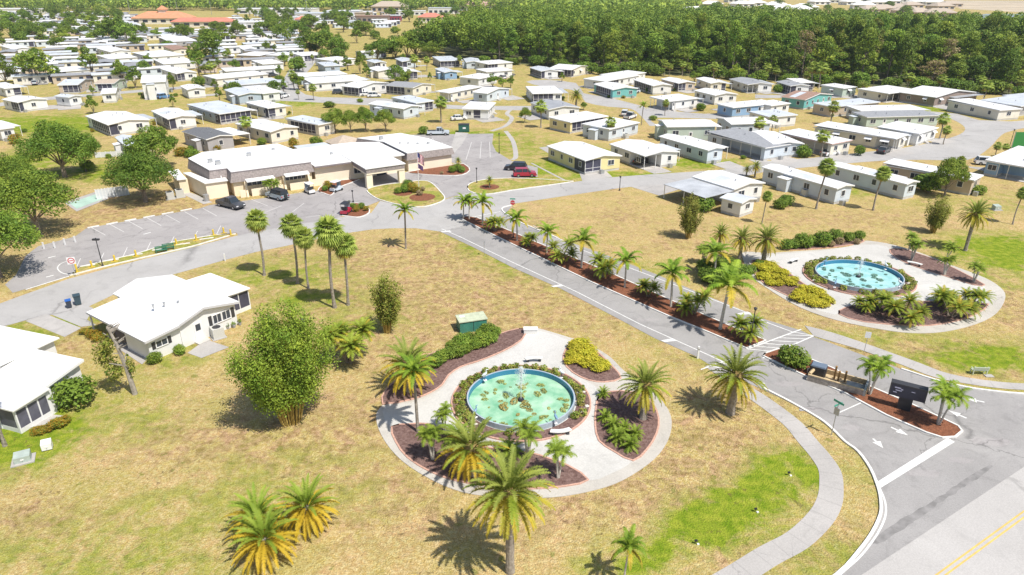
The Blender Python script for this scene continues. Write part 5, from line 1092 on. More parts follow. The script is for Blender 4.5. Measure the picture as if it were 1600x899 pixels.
HL = [
 # left group behind the oaks
 ((168, 196), (133, 182), (230, 186), "white home with twin windows and a screened corner porch on the left lawn", dict(porch=('L', 0, .8, 2.2))),
 ((262, 187), (236, 174), (307, 182), "white gabled home with a carport front between the lawn and the dark roofed home", dict(porch=('L', 0, .4, 1.6))),
 ((342, 179), (292, 166), (389, 171), "blue grey home with a deep screened porch at its right end", dict(roof='flat', rc=R_pale, wc=W_blue, porch=('R', 0, 1, 3))),
 ((322, 219), (284, 206), (372, 214), "grey home with a charcoal shingle roof behind the clubhouse", dict(rc=R_dark, wc=W_grey, z=3.0, car=('X', .1, .9, 4.5))),
 ((197, 230), (179, 215), (218, 223), "small gabled white home with a pale grey roof behind the white fence", dict(rc=R_pale, z=2.9)),
 ((422, 207), (367, 194), (471, 200), "cream gabled home with a wide white roof right behind the clubhouse", dict(wc=W_cream, doors=False)),
 ((497, 196), (446, 187), (520, 190), "pale roofed home with a dark glazed porch behind the orange shrub", dict(roof='flat', rc=R_pale, wc=W_cream, porch=('L', .1, .9, 1.5))),
 ((418, 170), (383, 162), (444, 165), "cream home with a shaded porch left of the street island", dict(roof='flat', wc=W_cream, porch=('R', 0, .4, 2))),
 ((630, 171), (575, 163), (677, 169), "pale blue home with two shuttered windows behind the clubhouse row of trees", dict(wc=W_lblue)),
 ((650, 162), (611, 154), (683, 159), "home whose grey roof shows above the pale blue home", dict(roof='flat', rc=R_pale, wc=W_lblue, porch=('R', .5, 1, 2))),
 ((764, 172), (723, 170), (775, 161), "small white home facing the lawn above the green dumpster", dict(roof='flat', porch=('L', .3, .6, 1))),
 ((645, 138), (601, 134), (665, 131), "cream home with a dark glazed porch and a dark roof edge", dict(rc=R_mid, wc=W_cream, porch=('L', .3, 1, 2))),
 ((488, 131), (482, 123), (574, 125), "long white home lying lengthwise by the street, front row", dict(roof='flat')),
 ((469, 121), (465, 116), (543, 116), "long home with a blue side wall lying lengthwise, second row", dict(roof='flat', wc=W_blue)),
 ((560, 138), (551, 132), (608, 130), "white home with cars parked along its front", dict(porch=('L', 0, .9, 1.5))),
 ((590, 112), (574, 107), (611, 107), "cream home left of the big gabled porch", dict(wc=W_cream)),
 ((624, 114), (607, 107), (655, 113), "white gabled home with a black screened front", dict(porch=('R', .25, 1, 3))),
 ((694, 114), (679, 108), (710, 111), "small bright blue home on the vacant lawn", dict(rc=R_pale, wc=W_sky)),
 ((687, 96), (675, 90), (712, 92), "grey home with a dark porch at the left edge of the wood", dict(roof='flat', rc=R_pale, wc=W_grey, porch=('R', 0, 1, 3))),
 ((728, 98), (724, 92), (748, 93), "small grey home next to the dark porch home", dict(rc=R_pale, wc=W_lblue)),
 ((762, 101), (746, 97), (802, 98), "white home with dark porch below the left part of the wood", dict(roof='flat', porch=('R', 0, .4, 2))),
 ((760, 113), (745, 109), (802, 110), "white long home below the one with the dark porch", dict(roof='flat')),
 ((748, 124), (735, 118), (778, 118), "white home beside the leafy trees at top centre", dict(roof='flat')),
 ((701, 146), (689, 142), (754, 136), "long white roofed cream home left of the paired white homes", dict(roof='flat', wc=W_cream, porch=('L', 0, 1, 1.5, 'car'))),
 ((761, 147), (750, 142), (797, 139), "white home with a grey carport beside the street lawn", dict(wc=W_lblue)),
 ((471, 88), (454, 84), (504, 85), "white home with a black screened front at the head of the street", dict(roof='flat', porch=('R', .1, .7, 2.5))),
 ((405, 88), (385, 84), (433, 82), "tan walled home left of the street head", dict(roof='flat', wc=W_tan)),
 ((445, 88), (433, 84), (470, 83), "home squeezed between the tan home and the black screened one", dict(roof='flat')),
 ((410, 101), (392, 96), (437, 97), "white home below the tan walled one", dict(roof='flat')),
 ((507, 104), (495, 99), (525, 100), "blue grey home behind the long rows", dict(roof='flat', wc=W_blue, rc=R_pale)),
 ((520, 96), (502, 92), (556, 92), "white home behind the conical bright tree", dict(roof='flat')),
 ((585, 99), (572, 95), (598, 96), "home right of the conical bright tree", dict(rc=R_pale, porch=('R', 0, .5, 2))),
 ((628, 97), (617, 92), (648, 95), "home behind the two palms before the wood", dict(wc=W_lblue, rc=R_pale, porch=('L', 0, .8, 2))),
 ((410, 147), (378, 138), (442, 145), "white home with a car at its corner left of the T junction", dict(roof='flat')),
 ((122, 133), (103, 129), (147, 124), "small pale roofed home with a blue screened front on the left lane", dict(rc=R_pale, wc=W_tan, porch=('L', 0, .8, 1.5))),
 ((178, 131), (160, 127), (198, 124), "tan roofed home right of the blue screened one", dict(rc=R_tan, wc=W_sage, porch=('L', .1, .9, 1.5))),
 ((259, 128), (221, 127), (262, 118), "tall two storey white home with dark upper windows", dict(z=5.4)),
 ((107, 153), (84, 151), (132, 150), "white home facing the left lawn with a small awning", dict(rc=R_pale, awn=True)),
 ((181, 146), (159, 145), (187, 138), "tiny white home with one window facing the left lawn", dict()),
 ((27, 161), (2, 156), (68, 154), "white home with a blue doorway at the left edge of the lawn", dict(porch=('L', 0, .5, 1.2))),
 ((6, 139), (-18, 133), (32, 136), "white home cut by the left edge above the lawn", dict(roof='flat', porch=('R', .5, 1, 2))),
 ((292, 141), (281, 135), (322, 139), "white cottage with a pointed annex facing the left lawn", dict()),
 ((275, 116), (250, 108), (310, 114), "white home behind the pointed cottage", dict(porch=('R', .0, .4, 2))),
 ((372, 150), (350, 141), (408, 146), "grey roofed home at the end of the long white rows", dict(rc=R_pale, wc=W_blue)),
 ((338, 124), (333, 118), (420, 116), "long white home with brown windows, nearest of the long rows", dict(roof='flat', wc=W_cream)),
 ((352, 112), (347, 108), (437, 107), "long white home, second of the long rows", dict(roof='flat')),
 ((364, 134), (356, 128), (440, 128), "long white home with a grey roof below the long rows", dict(roof='flat', rc=R_pale)),
 ((172, 82), (150, 76), (193, 77), "white gabled home in front of the black hedge at upper left", dict()),
 ((95, 113), (78, 108), (127, 106), "white home under the large dark tree at upper left", dict(roof='flat', porch=('L', 0, 1, 1.5))),
 ((170, 93), (150, 88), (207, 88), "long white roof under the gabled home at upper left", dict(roof='flat')),
 ((235, 90), (205, 84), (282, 85), "long white roof right of the gabled home", dict(roof='flat')),
 ((255, 101), (240, 95), (296, 94), "long white roof below the red roofed shed", dict(roof='flat')),
 ((265, 66), (247, 60), (302, 62), "grey walled home under the red roof", dict(roof='flat', wc=W_grey)),
 ((270, 79), (254, 73), (288, 74), "home with a brick red roof at upper left", dict(rc=R_brown, wc=W_cream)),
 ((20, 78), (0, 72), (38, 73), "gabled white home near the left edge at upper left", dict()),
 ((136, 56), (122, 50), (155, 51), "white home with a blue tarp in the upper left", dict(rc=R_pale)),
 ((-2, 203), (-45, 190), (17, 199), "white home cut by the left edge beside the oaks", dict(roof='flat')),
 # right group
 ((1007, 245), (952, 226), (1053, 235), "white home with a striped carport roof, second from the yellow home", dict(rc=R_white, porch=('R', 0, .52, 5, 'car'))),
 ((1106, 236), (1029, 214), (1132, 232), "long pale grey home with a small porch roof on its long side", dict(rc=R_white, wc=W_lblue, car=('X', .1, .95, 2.8))),
 ((1196, 232), (1104, 209), (1228, 221), "home with a patched charcoal and white roof and an open side carport", dict(roof='flat', rc=R_mid, wc=W_lblue, porch=('L', .05, .75, 2.5, 'car'), pm=R_white)),
 ((1207, 227), (1165, 208), (1249, 222), "pale blue gabled home beside the pink trimmed one", dict(wc=W_lblue)),
 ((1042, 199), (1022, 188), (1120, 198), "large sage white gabled home with stairs at its left end", dict(roof='gL', wc=W_sage, z=3.7)),
 ((1142, 195), (1124, 185), (1206, 193), "large white roofed home behind the patched roof", dict(roof='gL', z=3.6, wc=W_lblue)),
 ((891, 192), (848, 186), (951, 182), "pale yellow home with a long screened porch", dict(roof='flat', wc=W_yel, porch=('R', 0.05, .9, 3))),
 ((952, 203), (905, 196), (1000, 192), "pale blue flat roofed home with an air conditioner at its side", dict(roof='flat', wc=W_lblue)),
 ((857, 172), (828, 161), (903, 167), "home with a ribbed grey gable roof above the yellow home", dict(rc=R_grey, wc=W_white)),
 ((832, 147), (821, 137), (877, 144), "white roofed home with a dark porch left of the golden palm", dict(roof='flat', porch=('R', 0, .7, 3))),
 ((957, 141), (927, 132), (987, 136), "bright teal home with a white carport roof", dict(wc=W_teal, porch=('L', .1, .9, 2.2))),
 ((1020, 135), (989, 125), (1045, 132), "white home with a dark screened room right of the teal one", dict(porch=('L', .1, .95, 2.2))),
 ((1060, 131), (1032, 124), (1085, 129), "brownish roofed home third from the teal one", dict(wc=W_tan, porch=('R', .0, .45, 3))),
 ((1110, 131), (1087, 123), (1138, 131), "beige gabled home with a striped awning", dict(wc=W_cream, awn=True, porch=('R', .7, 1, 3))),
 ((1168, 133), (1139, 124), (1197, 129), "gabled home with an open carport and a white awning before the wood", dict(rc=R_grey, porch=('R', 0, .45, 4, 'car'))),
 ((1046, 159), (1012, 153), (1092, 154), "white home with an open carport on its left", dict(roof='flat', porch=('L', 0, 1, 2.5, 'car'))),
 ((1117, 150), (1084, 142), (1150, 147), "large white gabled home above the round clipped bush", dict()),
 ((1145, 169), (1136, 162), (1216, 162), "bright blue walled home with carport beside the inner street", dict(roof='flat', wc=W_sky)),
 ((945, 128), (925, 122), (1000, 118), "long white home behind the teal one", dict(roof='flat', porch=('R', .1, .4, 2))),
 ((966, 121), (955, 115), (1010, 114), "long white home farthest behind the teal one", dict(roof='flat')),
 ((845, 112), (827, 106), (864, 108), "small white home with dark porches at the cul de sac", dict(rc=R_pale, porch=('L', 0, 1, 1.5))),
 ((893, 110), (880, 103), (923, 104), "gabled home with a striped awning at the cul de sac", dict(wc=W_cream, awn=True, porch=('L', 0, .8, 2))),
 ((1400, 218), (1271, 199), (1430, 212), "long cream home with small white awnings and an open corner carport", dict(roof='flat', wc=W_cream, awn=True, porch=('R', 0, .45, 4, 'car'))),
 ((1300, 226), (1216, 209), (1334, 220), "pink trimmed white home with a long side carport", dict(roof='flat', wc=W_cream, porch=('L', .05, .8, 3, 'car'), pm=mat("trim_pink", (.6, .42, .38), .6))),
 ((1436, 210), (1374, 199), (1467, 200), "white home with dark window strip inside the street bend", dict(roof='flat', awn=True)),
 ((1355, 184), (1349, 176), (1470, 181), "sage green home with a grey roof inside the street bend", dict(roof='flat', rc=R_mid, wc=W_sage)),
 ((1345, 174), (1318, 167), (1448, 172), "pale blue home with a low white gable behind the sage one", dict(roof='flat', wc=W_lblue)),
 ((1300, 168), (1282, 161), (1376, 160), "pinkish beige home with a carport on the vacant lawn", dict(roof='flat', rc=R_pale, wc=W_tan)),
 ((1258, 157), (1225, 151), (1302, 148), "home with a brown patched roof and teal side wall", dict(rc=R_brown, wc=W_teal)),
 ((1205, 166), (1186, 160), (1236, 162), "white home left of the vacant lawn", dict(roof='flat')),
 ((1203, 184), (1180, 175), (1247, 180), "white terraced home with steps at the vacant lawn's left side", dict(roof='flat', rc=R_pale)),
 ((1318, 139), (1282, 134), (1337, 136), "white home with striped awnings left of the golden palm at the wood", dict(roof='flat', wc=W_sage, awn=True)),
 ((1388, 147), (1350, 139), (1435, 141), "cream home with dark carport right of the golden palm at the wood", dict(roof='flat', wc=W_cream, awn=True, porch=('R', 0, .8, 3, 'car'))),
 ((1462, 153), (1422, 143), (1530, 145), "brown brick home with a wide white gable before the wood", dict(wc=W_brown, awn=True, car=('R', .3, 1, 2, R_grey))),
 ((1562, 173), (1480, 158), (1594, 170), "long cream home beyond the street bend", dict(roof='flat', wc=W_cream)),
 ((1595, 167), (1552, 155), (1640, 160), "grey roofed home at the right edge before the wood", dict(roof='flat', rc=R_pale, wc=W_grey)),
 ((1600, 155), (1566, 150), (1650, 150), "second grey roofed home at the right edge before the wood", dict(roof='flat', rc=R_pale, wc=W_lblue)),
 ((1235, 135), (1212, 128), (1254, 131), "grey roofed home with a white garage door before the wood", dict(rc=R_grey, porch=('L', 0, .8, 2))),
 ((1248, 130), (1228, 124), (1264, 127), "flat roofed home half hidden behind the garage door one", dict(roof='flat', porch=('R', 0, 1, 2))),
 ((1308, 296), (1190, 262), (1333, 290), "white home with a light blue back wall below the cross road", dict(wc=W_lblue, ac=True)),
 ((1417, 289), (1293, 258), (1439, 285), "long grey blue home behind the twin cabbage palms on the right", dict(wc=W_lblue)),
 ((1522, 283), (1379, 258), (1551, 277), "long white roofed home with brick patches behind the dark tree", dict(roof='flat', wc=W_tan)),
 ((1612, 264), (1562, 242), (1660, 240), "blue walled home with a carport at the right edge", dict(roof='flat', wc=W_sky, porch=('L', 0, .7, 3, 'car'))),
]
for N_, L_, R_, lb, kw in HL: house(N_, L_, R_, lb, **kw)
# pale yellow home with porch and slab (front right)
t = house((914, 252), (854, 229), (969, 243), "pale yellow home with a row of dark windows beside the parked red car", wc=W_yel, porch=('R', 0, .45, 4.0), z=2.9)
t = house((914, 252), (854, 229), (917, 251), "unused") if False else t
# home with corrugated carport, and its shed
house((1147, 297), (1081, 277), (1198, 287), "white home with a corrugated carport on the lawn edge", car=('L', 0.0, 1.0, 7.0, R_corr))
house((1159, 319), (1127, 309), (1183, 311), "small white shed with a blue metal roof and two windows", rc=R_pale, z=2.5, name="garden_shed", cat="shed", doors=False, vents=False)
# ---- white house in the left foreground
def white_house():
    z = 2.75; A = G(226, 532, z).to_2d(); B = G(372, 473, z).to_2d(); ex = (B - A).normalized(); ey = Vector((-ex.y, ex.x)); W = (B - A).length
    Cn = G(132, 487, z).to_2d(); D = (Cn - A).dot(ey)
    t = thing("bungalow", "white bungalow with a broad white roof, dark shutters and a carport at the left", "house", (A.x, A.y, 0), math.atan2(ex.y, ex.x))
    cx = (G(279, 508, z).to_2d() - A).dot(ex)                       # carport part width
    D1 = D + 1.0; x1 = W
    wb = MB(); wb.prism([(.35, .35), (cx, .35), (cx, D * .42), (.35, D * .42)], 0, z - .03); wb.build("wall", W_white, t)
    wb = MB(); wb.prism([(cx + .01, .3), (W - .3, .3), (W - .3, D1), (cx + .01, D1)], 0, z - .02)
    rh = z + .95; xm = cx + (W - cx) * .40
    wb.add([(cx + .01, .3, z - .021), (W - .3, .3, z - .021), (xm, .3, rh - .05), (cx + .01, D1, z - .021), (W - .3, D1, z - .021), (xm, D1, rh - .05)], [(0, 1, 2), (5, 4, 3), (0, 2, 5, 3), (1, 4, 5, 2)]); wb.build("wall", W_white, t)
    rb = MB(); slab_roof(rb, cx - .15, -.1, xm, D1 + .6, z + .12, rh, along='x'); slab_roof(rb, xm, -.1, W + .1, D1 + .6, rh, z, along='x'); rf = rb.build("roof", R_flat, t)
    for vx, vy in ((.45, .38), (.55, .30), (.36, .42)):
        m_ = MB(); m_.cyl(W * vx, D * vy, rh - .3, rh + .12, .10, 8); m_.cyl(W * vx, D * vy, rh + .12, rh + .18, .16, 8); m_.build("roof_vent", METAL, rf)
    rb = MB(); slab_roof(rb, -.1, -.15, cx - .16, D, z - .25, z + .05, along='x'); rb.build("carport_roof", R_flat, t)
    fb = MB()
    for xa, xb, za, zb in ((cx - .15, xm, z + .12, rh), (xm, W + .1, rh, z), (-.1, cx - .16, z - .25, z + .05)):
        vs = [(xa, -.19, za - .1), (xb, -.19, zb - .1), (xb, -.19, zb + .15), (xa, -.19, za + .15)]; vs += [(v[0], -.153, v[2]) for v in vs]; fb.add(vs, [(0, 1, 2, 3), (3, 2, 6, 7), (4, 7, 6, 5), (0, 4, 5, 1)])
    fb.box(-.14, -.15, z - .33, -.103, D, z - .12); fb.build("fascia", mat("fascia_grey", (.5, .5, .52), .5), t)
    for yy in (D * .62, D * .97): MB().box(.0, yy - .08, 0, .14, yy + .08, z - .26).build("carport_post", TRIM, t)
    sc = MB(); sc.box(.3, D * .425, .6, .33, D * .6, z - .4); sc.build("porch_screen", SCREEN, t)
    ls = [(.0, .0)]
    window(t, 'R', cx * .45, 1.6, 1.3, .8, .35, True); window(t, 'R', cx + (W - cx) * .62, 1.75, 1.1, 1.15, .3); window(t, 'R', cx + (W - cx) * .78, 1.75, 1.1, 1.15, .3)
    for q in (.50, .90): MB().box(cx + (W - cx) * q - .2, .25, 1.15, cx + (W - cx) * q + .2, .296, 2.35).build("shutter", DARKM, t)
    dx = cx + (W - cx) * .28; d = MB(); d.box(dx - .48, .245, .15, dx + .48, .296, 2.25); d = d.build("door", TRIM, t); MB().box(dx - .28, .232, 1.3, dx + .28, .244, 2.05).build("door_pane", GLASS, d); MB().box(dx - .7, -.6, 0, dx + .7, .29, .16).build("step", SLAB, t)
    MB().box(cx - .05, .24, 0, cx + .05, .34, z - .15).build("downpipe", TRIM, t)
    # lanai at the right rear
    yl = D1 * .30; ly = G(347, 460, z).to_2d() - A; l0 = (ly.dot(ex), ly.dot(ey)); lr = G(380, 451, z).to_2d() - A; l1 = (lr.dot(ex), lr.dot(ey)); lb_ = G(290, 440, z).to_2d() - A; yb = lb_.dot(ey)
    X0, X1, Y0, Y1 = W + .11, l1[0] + .6, l1[1] - .5, yb
    rb = MB(); slab_roof(rb, X0, Y0, X1, Y1, z + .0, z - .15, along='x'); rb.build("lanai_roof", R_flat, t)
    m_ = MB()
    for a in (X0 + .1, (X0 + X1) / 2, X1 - .25): m_.box(a, Y0 + .25, 0, a + .09, Y0 + .34, z - .16)
    for k in range(4): yy = Y0 + .25 + (Y1 - Y0 - .7) * k / 3; m_.box(X1 - .25, yy + .1, 0, X1 - .16, yy + .19, z - .16)
    m_.box(X0 + .1, Y0 + .26, z - .3, X1 - .16, Y0 + .33, z - .22); m_.box(X1 - .24, Y0 + .3, z - .3, X1 - .17, Y1 - .3, z - .22); m_.build("lanai_frame", TRIM, t); s_ = MB(); s_.box(X0 + .05, Y0 + .30, .5, X1 - .26, Y0 + .32, z - .2); s_.box(X1 - .22, Y0 + .45, .5, X1 - .2, Y1 - .4, z - .2); s_.build("lanai_screen", SCREEN, t)
    b_ = MB(); b_.box(X0 + .02, Y0 + .27, 0, X1 - .2, Y0 + .35, .5); b_.box(X1 - .24, Y0 + .36, 0, X1 - .18, Y1 - .4, .5); b_.build("lanai_wall", W_white, t)
    return t, A, ex, ey, W, D
white_house()
# ---- bottom left house
def left_house():
    z = 2.7; A = G(70, 606, z).to_2d(); B = G(132, 571, z).to_2d(); ex = (B - A).normalized(); ey = Vector((-ex.y, ex.x)); W = (B - A).length
    t = thing("bungalow", "white house cut off by the left edge with a screened corner room beside a bush", "house", (A.x, A.y, 0), math.atan2(ex.y, ex.x))
    D = 13.0; rh = z + .55
    wb = MB(); wb.prism([(.3, .3), (W - .3, .3), (W - .3, D), (.3, D)], 0, z - .02); wb.add([(.3, .3, z - .021), (W - .3, .3, z - .021), (W * .9, .3, rh - .04), (.3, D, z - .021), (W - .3, D, z - .021), (W * .9, D, rh - .04)], [(0, 1, 2), (5, 4, 3), (0, 2, 5, 3), (1, 4, 5, 2)]); wb.build("wall", W_white, t)
    rb = MB(); slab_roof(rb, 0, -.1, W, D, z, rh, along='x'); rf = rb.build("roof", R_flat, t)
    q = G(57, 556, z).to_2d() - A; q2 = G(79, 546, z).to_2d() - A
    rb = MB(); slab_roof(rb, W * .05, D * .30 + 2.4, q2.dot(ex) + 1.5, D + 2, z + .58, z + .35, along='x'); rb.build("rear_roof", R_flat, t)
    wb = MB(); wb.prism([(W - .29, D * .3 + 2.8), (q2.dot(ex) + 1.1, D * .3 + 2.8), (q2.dot(ex) + 1.1, D + 1.6), (W - .29, D + 1.6)], 0, z + .3); wb.build("wall", W_white, t)
    fb = MB(); vs = [(0, -.14, z - .1), (W, -.14, rh - .1), (W, -.14, rh + .15), (0, -.14, z + .15)]; vs += [(v[0], -.103, v[2]) for v in vs]; fb.add(vs, [(0, 1, 2, 3), (3, 2, 6, 7), (4, 7, 6, 5), (0, 4, 5, 1)]); fb.build("fascia", TRIM, t)
    window(t, 'R', W * .62, 1.7, .7, 1.0, .3)
    # screened corner room to the left/front
    l = G(19, 641, z).to_2d() - A; X0 = l.dot(ex); Y0 = l.dot(ey); Y1 = 7.0; X1 = -.01
    rb = MB(); slab_roof(rb, X0, Y0 - .0, .0 - .02, Y1, z - .25, z - .08, along='x'); rb.build("lanai_roof", R_flat, t)
    m_ = MB(); n_ = 3
    zt = z - .27
    for k in range(n_ + 1):
        a = X0 + .25 + (-.4 - X0) * k / n_; m_.box(a, Y0 + .3, 0, a + .12, Y0 + .42, zt)
    for k in range(4): yy = Y0 + .3 + (Y1 - Y0 - .8) * k / 3; m_.box(X0 + .25, yy + (.13 if k == 0 else 0), 0, X0 + .37, yy + .13 + (.1 if k == 0 else 0), zt)
    m_.box(X0 + .3, Y0 + .31, zt - .25, -.3, Y0 + .41, zt - .01); m_.box(X0 + .26, Y0 + .35, zt - .2, X0 + .36, Y1 - .4, zt - .02); m_.build("lanai_frame", TRIM, t)
    s_ = MB(); s_.box(X0 + .38, Y0 + .35, .45, -.3, Y0 + .365, zt - .26); s_.box(X0 + .3, Y0 + .6, .45, X0 + .315, Y1 - .4, zt - .05); s_.build("lanai_screen", mat("lanai_mesh", (.10, .10, .13), .6, var=.3, scale=.8), t)
    b_ = MB(); b_.box(X0 + .29, Y0 + .32, 0, -.3, Y0 + .40, .45); b_.box(X0 + .29, Y0 + .41, 0, X0 + .35, Y1 - .4, .45); b_.build("lanai_wall", W_white, t)
    w2 = MB(); w2.box(-.29, Y0 + .34, 0, .29, Y0 + .44, zt); w2.box(.2, Y0 + .45, 0, .29, .3, z - .1); w2.build("wall", W_white, t)
left_house()
# ---------------- clubhouse
def clubhouse():
    a = R(31.8); ox, oy = -49.5, 119.1
    t = thing("clubhouse", "long cream clubhouse with brown mansard bands, flat white roofs and a drive through canopy", "clubhouse", (ox, oy, 0), a)
    C_w = mat("stucco_cream", (.80, .68, .49), .8, var=.04, scale=.5); C_p = mat("stucco_pale", (.80, .71, .56), .8, var=.04, scale=.5)
    M_sh = mat("mansard_shingle", (.27, .235, .225), .85, var=.22, scale=3.5); T_d = mat("roof_edge_dark", (.22, .19, .20), .6)
    def inset(p, d):
        P_ = [Vector(q) for q in p]; n = len(P_); out = []
        ar = sum(P_[i].x * P_[(i + 1) % n].y - P_[(i + 1) % n].x * P_[i].y for i in range(n)); s = 1 if ar > 0 else -1
        for i in range(n):
            e1 = (P_[i] - P_[i - 1]).normalized(); e2 = (P_[(i + 1) % n] - P_[i]).normalized(); n1 = Vector((-e1.y, e1.x)) * s; n2 = Vector((-e2.y, e2.x)) * s
            b = (n1 + n2); b = b / max(.3, b.dot(n1)); out.append(P_[i] + b * d)
        return out
    def ring(mb, p0, z0, p1, z1, m=None):
        n = len(p0); mb.add([(q[0], q[1], z0) for q in p0] + [(q[0], q[1], z1) for q in p1], [(i, (i + 1) % n, n + (i + 1) % n, n + i) for i in range(n)] + [(i, n + i, n + (i + 1) % n, (i + 1) % n) for i in range(0)], m)
    r1 = [(-3.6, 4.6), (-.6, 4.6), (-.6, 1.2), (14.7, 1.2), (14.7, 14.5), (13.4, 21.3), (-2.0, 21.3), (-5.5, 16.8)]
    wb = MB(); wb.prism([tuple(v) for v in inset(r1, .5)], 0, 4.3); wb.build("wall", C_w, t)
    mb = MB(); ring(mb, inset(r1, -.0), 2.75, inset(r1, .45), 4.55, None); ring(mb, inset(r1, .5), 2.74, inset(r1, 0), 2.75); mb.build("mansard", M_sh, t)
    rb = MB(); rb.prism([tuple(v) for v in inset(r1, .40)], 4.5, 4.68); rf = rb.build("roof", R_flat, t)
    eb = MB(); ring(eb, inset(r1, .36), 4.42, inset(r1, .36), 4.60); eb.build("roof_edge", T_d, rf)
    r2 = [(14.9, 1.6), (24, 1.6), (33.2, 1.6), (33.2, 15.5), (28, 18.0), (14.9, 18.0)]
    wb = MB(); wb.prism([(15.0, 2.2), (33.0, 2.2), (33.0, 15.0), (28, 17.6), (15.0, 17.6)], 0, 3.5); wb.build("wall", C_p, t)
    rb = MB(); rb.prism([(14.85, 1.4), (33.4, 1.4), (33.4, 15.3), (28, 18.1), (14.85, 18.1)], 3.52, 3.75); rf2 = rb.build("roof", R_flat, t)
    eb = MB(); eb.box(14.86, 1.36, 3.38, 22.2, 1.395, 3.66); eb.build("roof_edge", T_d, rf2)
    r3 = [(33.6, 1.0), (44.6, 1.0), (44.0, 12.0), (41.0, 21.0), (29.8, 21.0), (33.6, 14.0)]
    wb = MB(); wb.prism([tuple(v) for v in inset(r3, .5)], 0, 3.8); wb.build("wall", C_p, t)
    mb = MB(); ring(mb, inset(r3, 0), 2.5, inset(r3, .35), 3.85); ring(mb, inset(r3, .5), 2.49, inset(r3, 0), 2.5); mb.build("mansard", M_sh, t)
    rb = MB(); rb.prism([tuple(v) for v in inset(r3, .30)], 3.82, 3.98); rf3 = rb.build("roof", R_flat, t)
    # low wings at the left end
    wb = MB(); wb.prism([(-4.6, 2.6), (-1.0, 2.6), (-1.0, 4.5), (-4.0, 4.5), (-6.0, 12), (-6.6, 12)], 0, 2.9); wb.build("wing_wall", C_p, t)
    rb = MB(); rb.prism([(-4.8, 2.3), (-.8, 2.3), (-.8, 4.59), (-3.7, 4.59), (-5.6, 12), (-6.9, 12.3)], 2.92, 3.08); rb.build("wing_roof", R_flat, t)
    wb = MB(); wb.prism([(-8.2, 9.0), (-6.7, 9.0), (-7.0, 14), (-8.6, 14)], 0, 2.6); wb.build("wing_wall", C_w, t)
    rb = MB(); rb.prism([(-8.5, 8.7), (-6.95, 8.7), (-7.1, 17), (-9.0, 17)], 2.62, 2.75); rb.build("wing_roof", R_flat, t)
    # sloping buttress fins, awnings, windows on the front
    for x in (1.7, 6.9, 8.6, 13.2):
        m_ = MB(); m_.add([(x, .2, 0), (x + .35, .2, 0), (x + .35, 1.69, 0), (x, 1.69, 0), (x, 1.0, 2.72), (x + .35, 1.0, 2.72), (x + .35, 1.69, 2.72), (x, 1.69, 2.72)], [(0, 3, 2, 1), (4, 5, 6, 7), (0, 1, 5, 4), (1, 2, 6, 5), (2, 3, 7, 6), (3, 0, 4, 7)]); m_.build("fin_wall", C_w, t)
    for x0, x1 in ((1.9, 6.9), (8.8, 13.3)):
        m_ = MB(); slab_roof(m_, x0, -.4, x1, .95, 2.85, 3.05, along='y', t=.16); m_.build("awning", R_flat, t)
        f = MB(); k = 5
        for i in range(k + 1): f.box(x0 + .35 + (x1 - x0 - .7) * i / k - .04, 1.62, 1.7, x0 + .35 + (x1 - x0 - .7) * i / k + .04, 1.69, 2.6)
        fr = f.build("window", TRIM, t); MB().box(x0 + .35, 1.65, 1.7, x1 - .35, 1.685, 2.6).build("pane", GLASS, fr)
    for x0, x1, y0 in ((0.6, 1.6, .4), (2.6, 5.9, .3), (7.2, 8.4, .6), (9.6, 12.5, .4), (13.7, 16.4, 1.0)):
        MB().box(x0, y0, 0, x1, y0 + .15, 1.35).build("screen_wall", C_p, t)
    window(t, 'R', 23.5, 1.6, 1.6, 1.2, 2.2); window(t, 'R', 31.6, 1.7, .7, 1.6, 2.2)
    d = MB(); d.box(27.4, 2.13, 0, 29.4, 2.19, 2.3); d.build("door", GLASS, t)
    # porte cochere
    C0, C1, Y0, Y1 = 22.4, 30.0, -6.0, 2.0
    rb = MB(); rb.box(C0 - .25, Y0 - .25, 3.76, C1 + .25, 7.5, 3.92); rb.build("canopy_roof", R_flat, t)
    mb = MB(); mb.box(C0 - .1, Y0 - .1, 2.95, C1 + .1, Y0 + .1, 3.75); mb.box(C0 - .1, Y0 + .11, 2.95, C0 + .1, 1.35, 3.75); mb.box(C1 - .1, Y0 + .11, 2.95, C1 + .1, 1.35, 3.75); mb.build("canopy_band", M_sh, t)
    mb = MB(); mb.box(C0 - .06, Y0 - .06, 2.65, C1 + .06, Y0 + .14, 2.94); mb.box(C0 - .06, Y0 + .15, 2.65, C0 + .14, 1.35, 2.94); mb.box(C1 - .14, Y0 + .15, 2.65, C1 + .06, 1.35, 2.94); mb.build("canopy_beam", C_p, t)
    for x, y in ((C0 + .5, Y0 + .5), (C1 - .5, Y0 + .5)): MB().box(x - .6, y - .45, 0, x + .6, y + .45, 2.64).build("column", C_p, t)
    for x, y, w in ((20.5, 9, .5), (5, 12, .8), (36, 10, .35), (37.5, 9, .35), (39, 7.5, .4), (41, 6.5, .5), (34, 16, .8), (-1.5, 8, .9), (-2.4, 10.5, .8), (10.5, 15, .5)):
        zt = 4.69 if x < 14.8 else 3.76 if x < 33.5 else 3.99; m_ = MB(); m_.box(x, y, zt, x + w, y + w, zt + w * .8); m_.build("roof_unit", METAL, t)
    MB().box(-1.6, 4.4, 0, -1.45, 4.58, 3.5).build("downpipe", TRIM, t)
    MB().cyl(-5.0, 1.7, 0, 1.2, .5, 12).build("tank", METAL, t)
    # rear porch roof
    rb = MB(); slab_roof(rb, 17, 18.8, 24, 24, 3.2, 3.0, along='y'); rb.build("porch_roof", R_pale, t); m_ = MB()
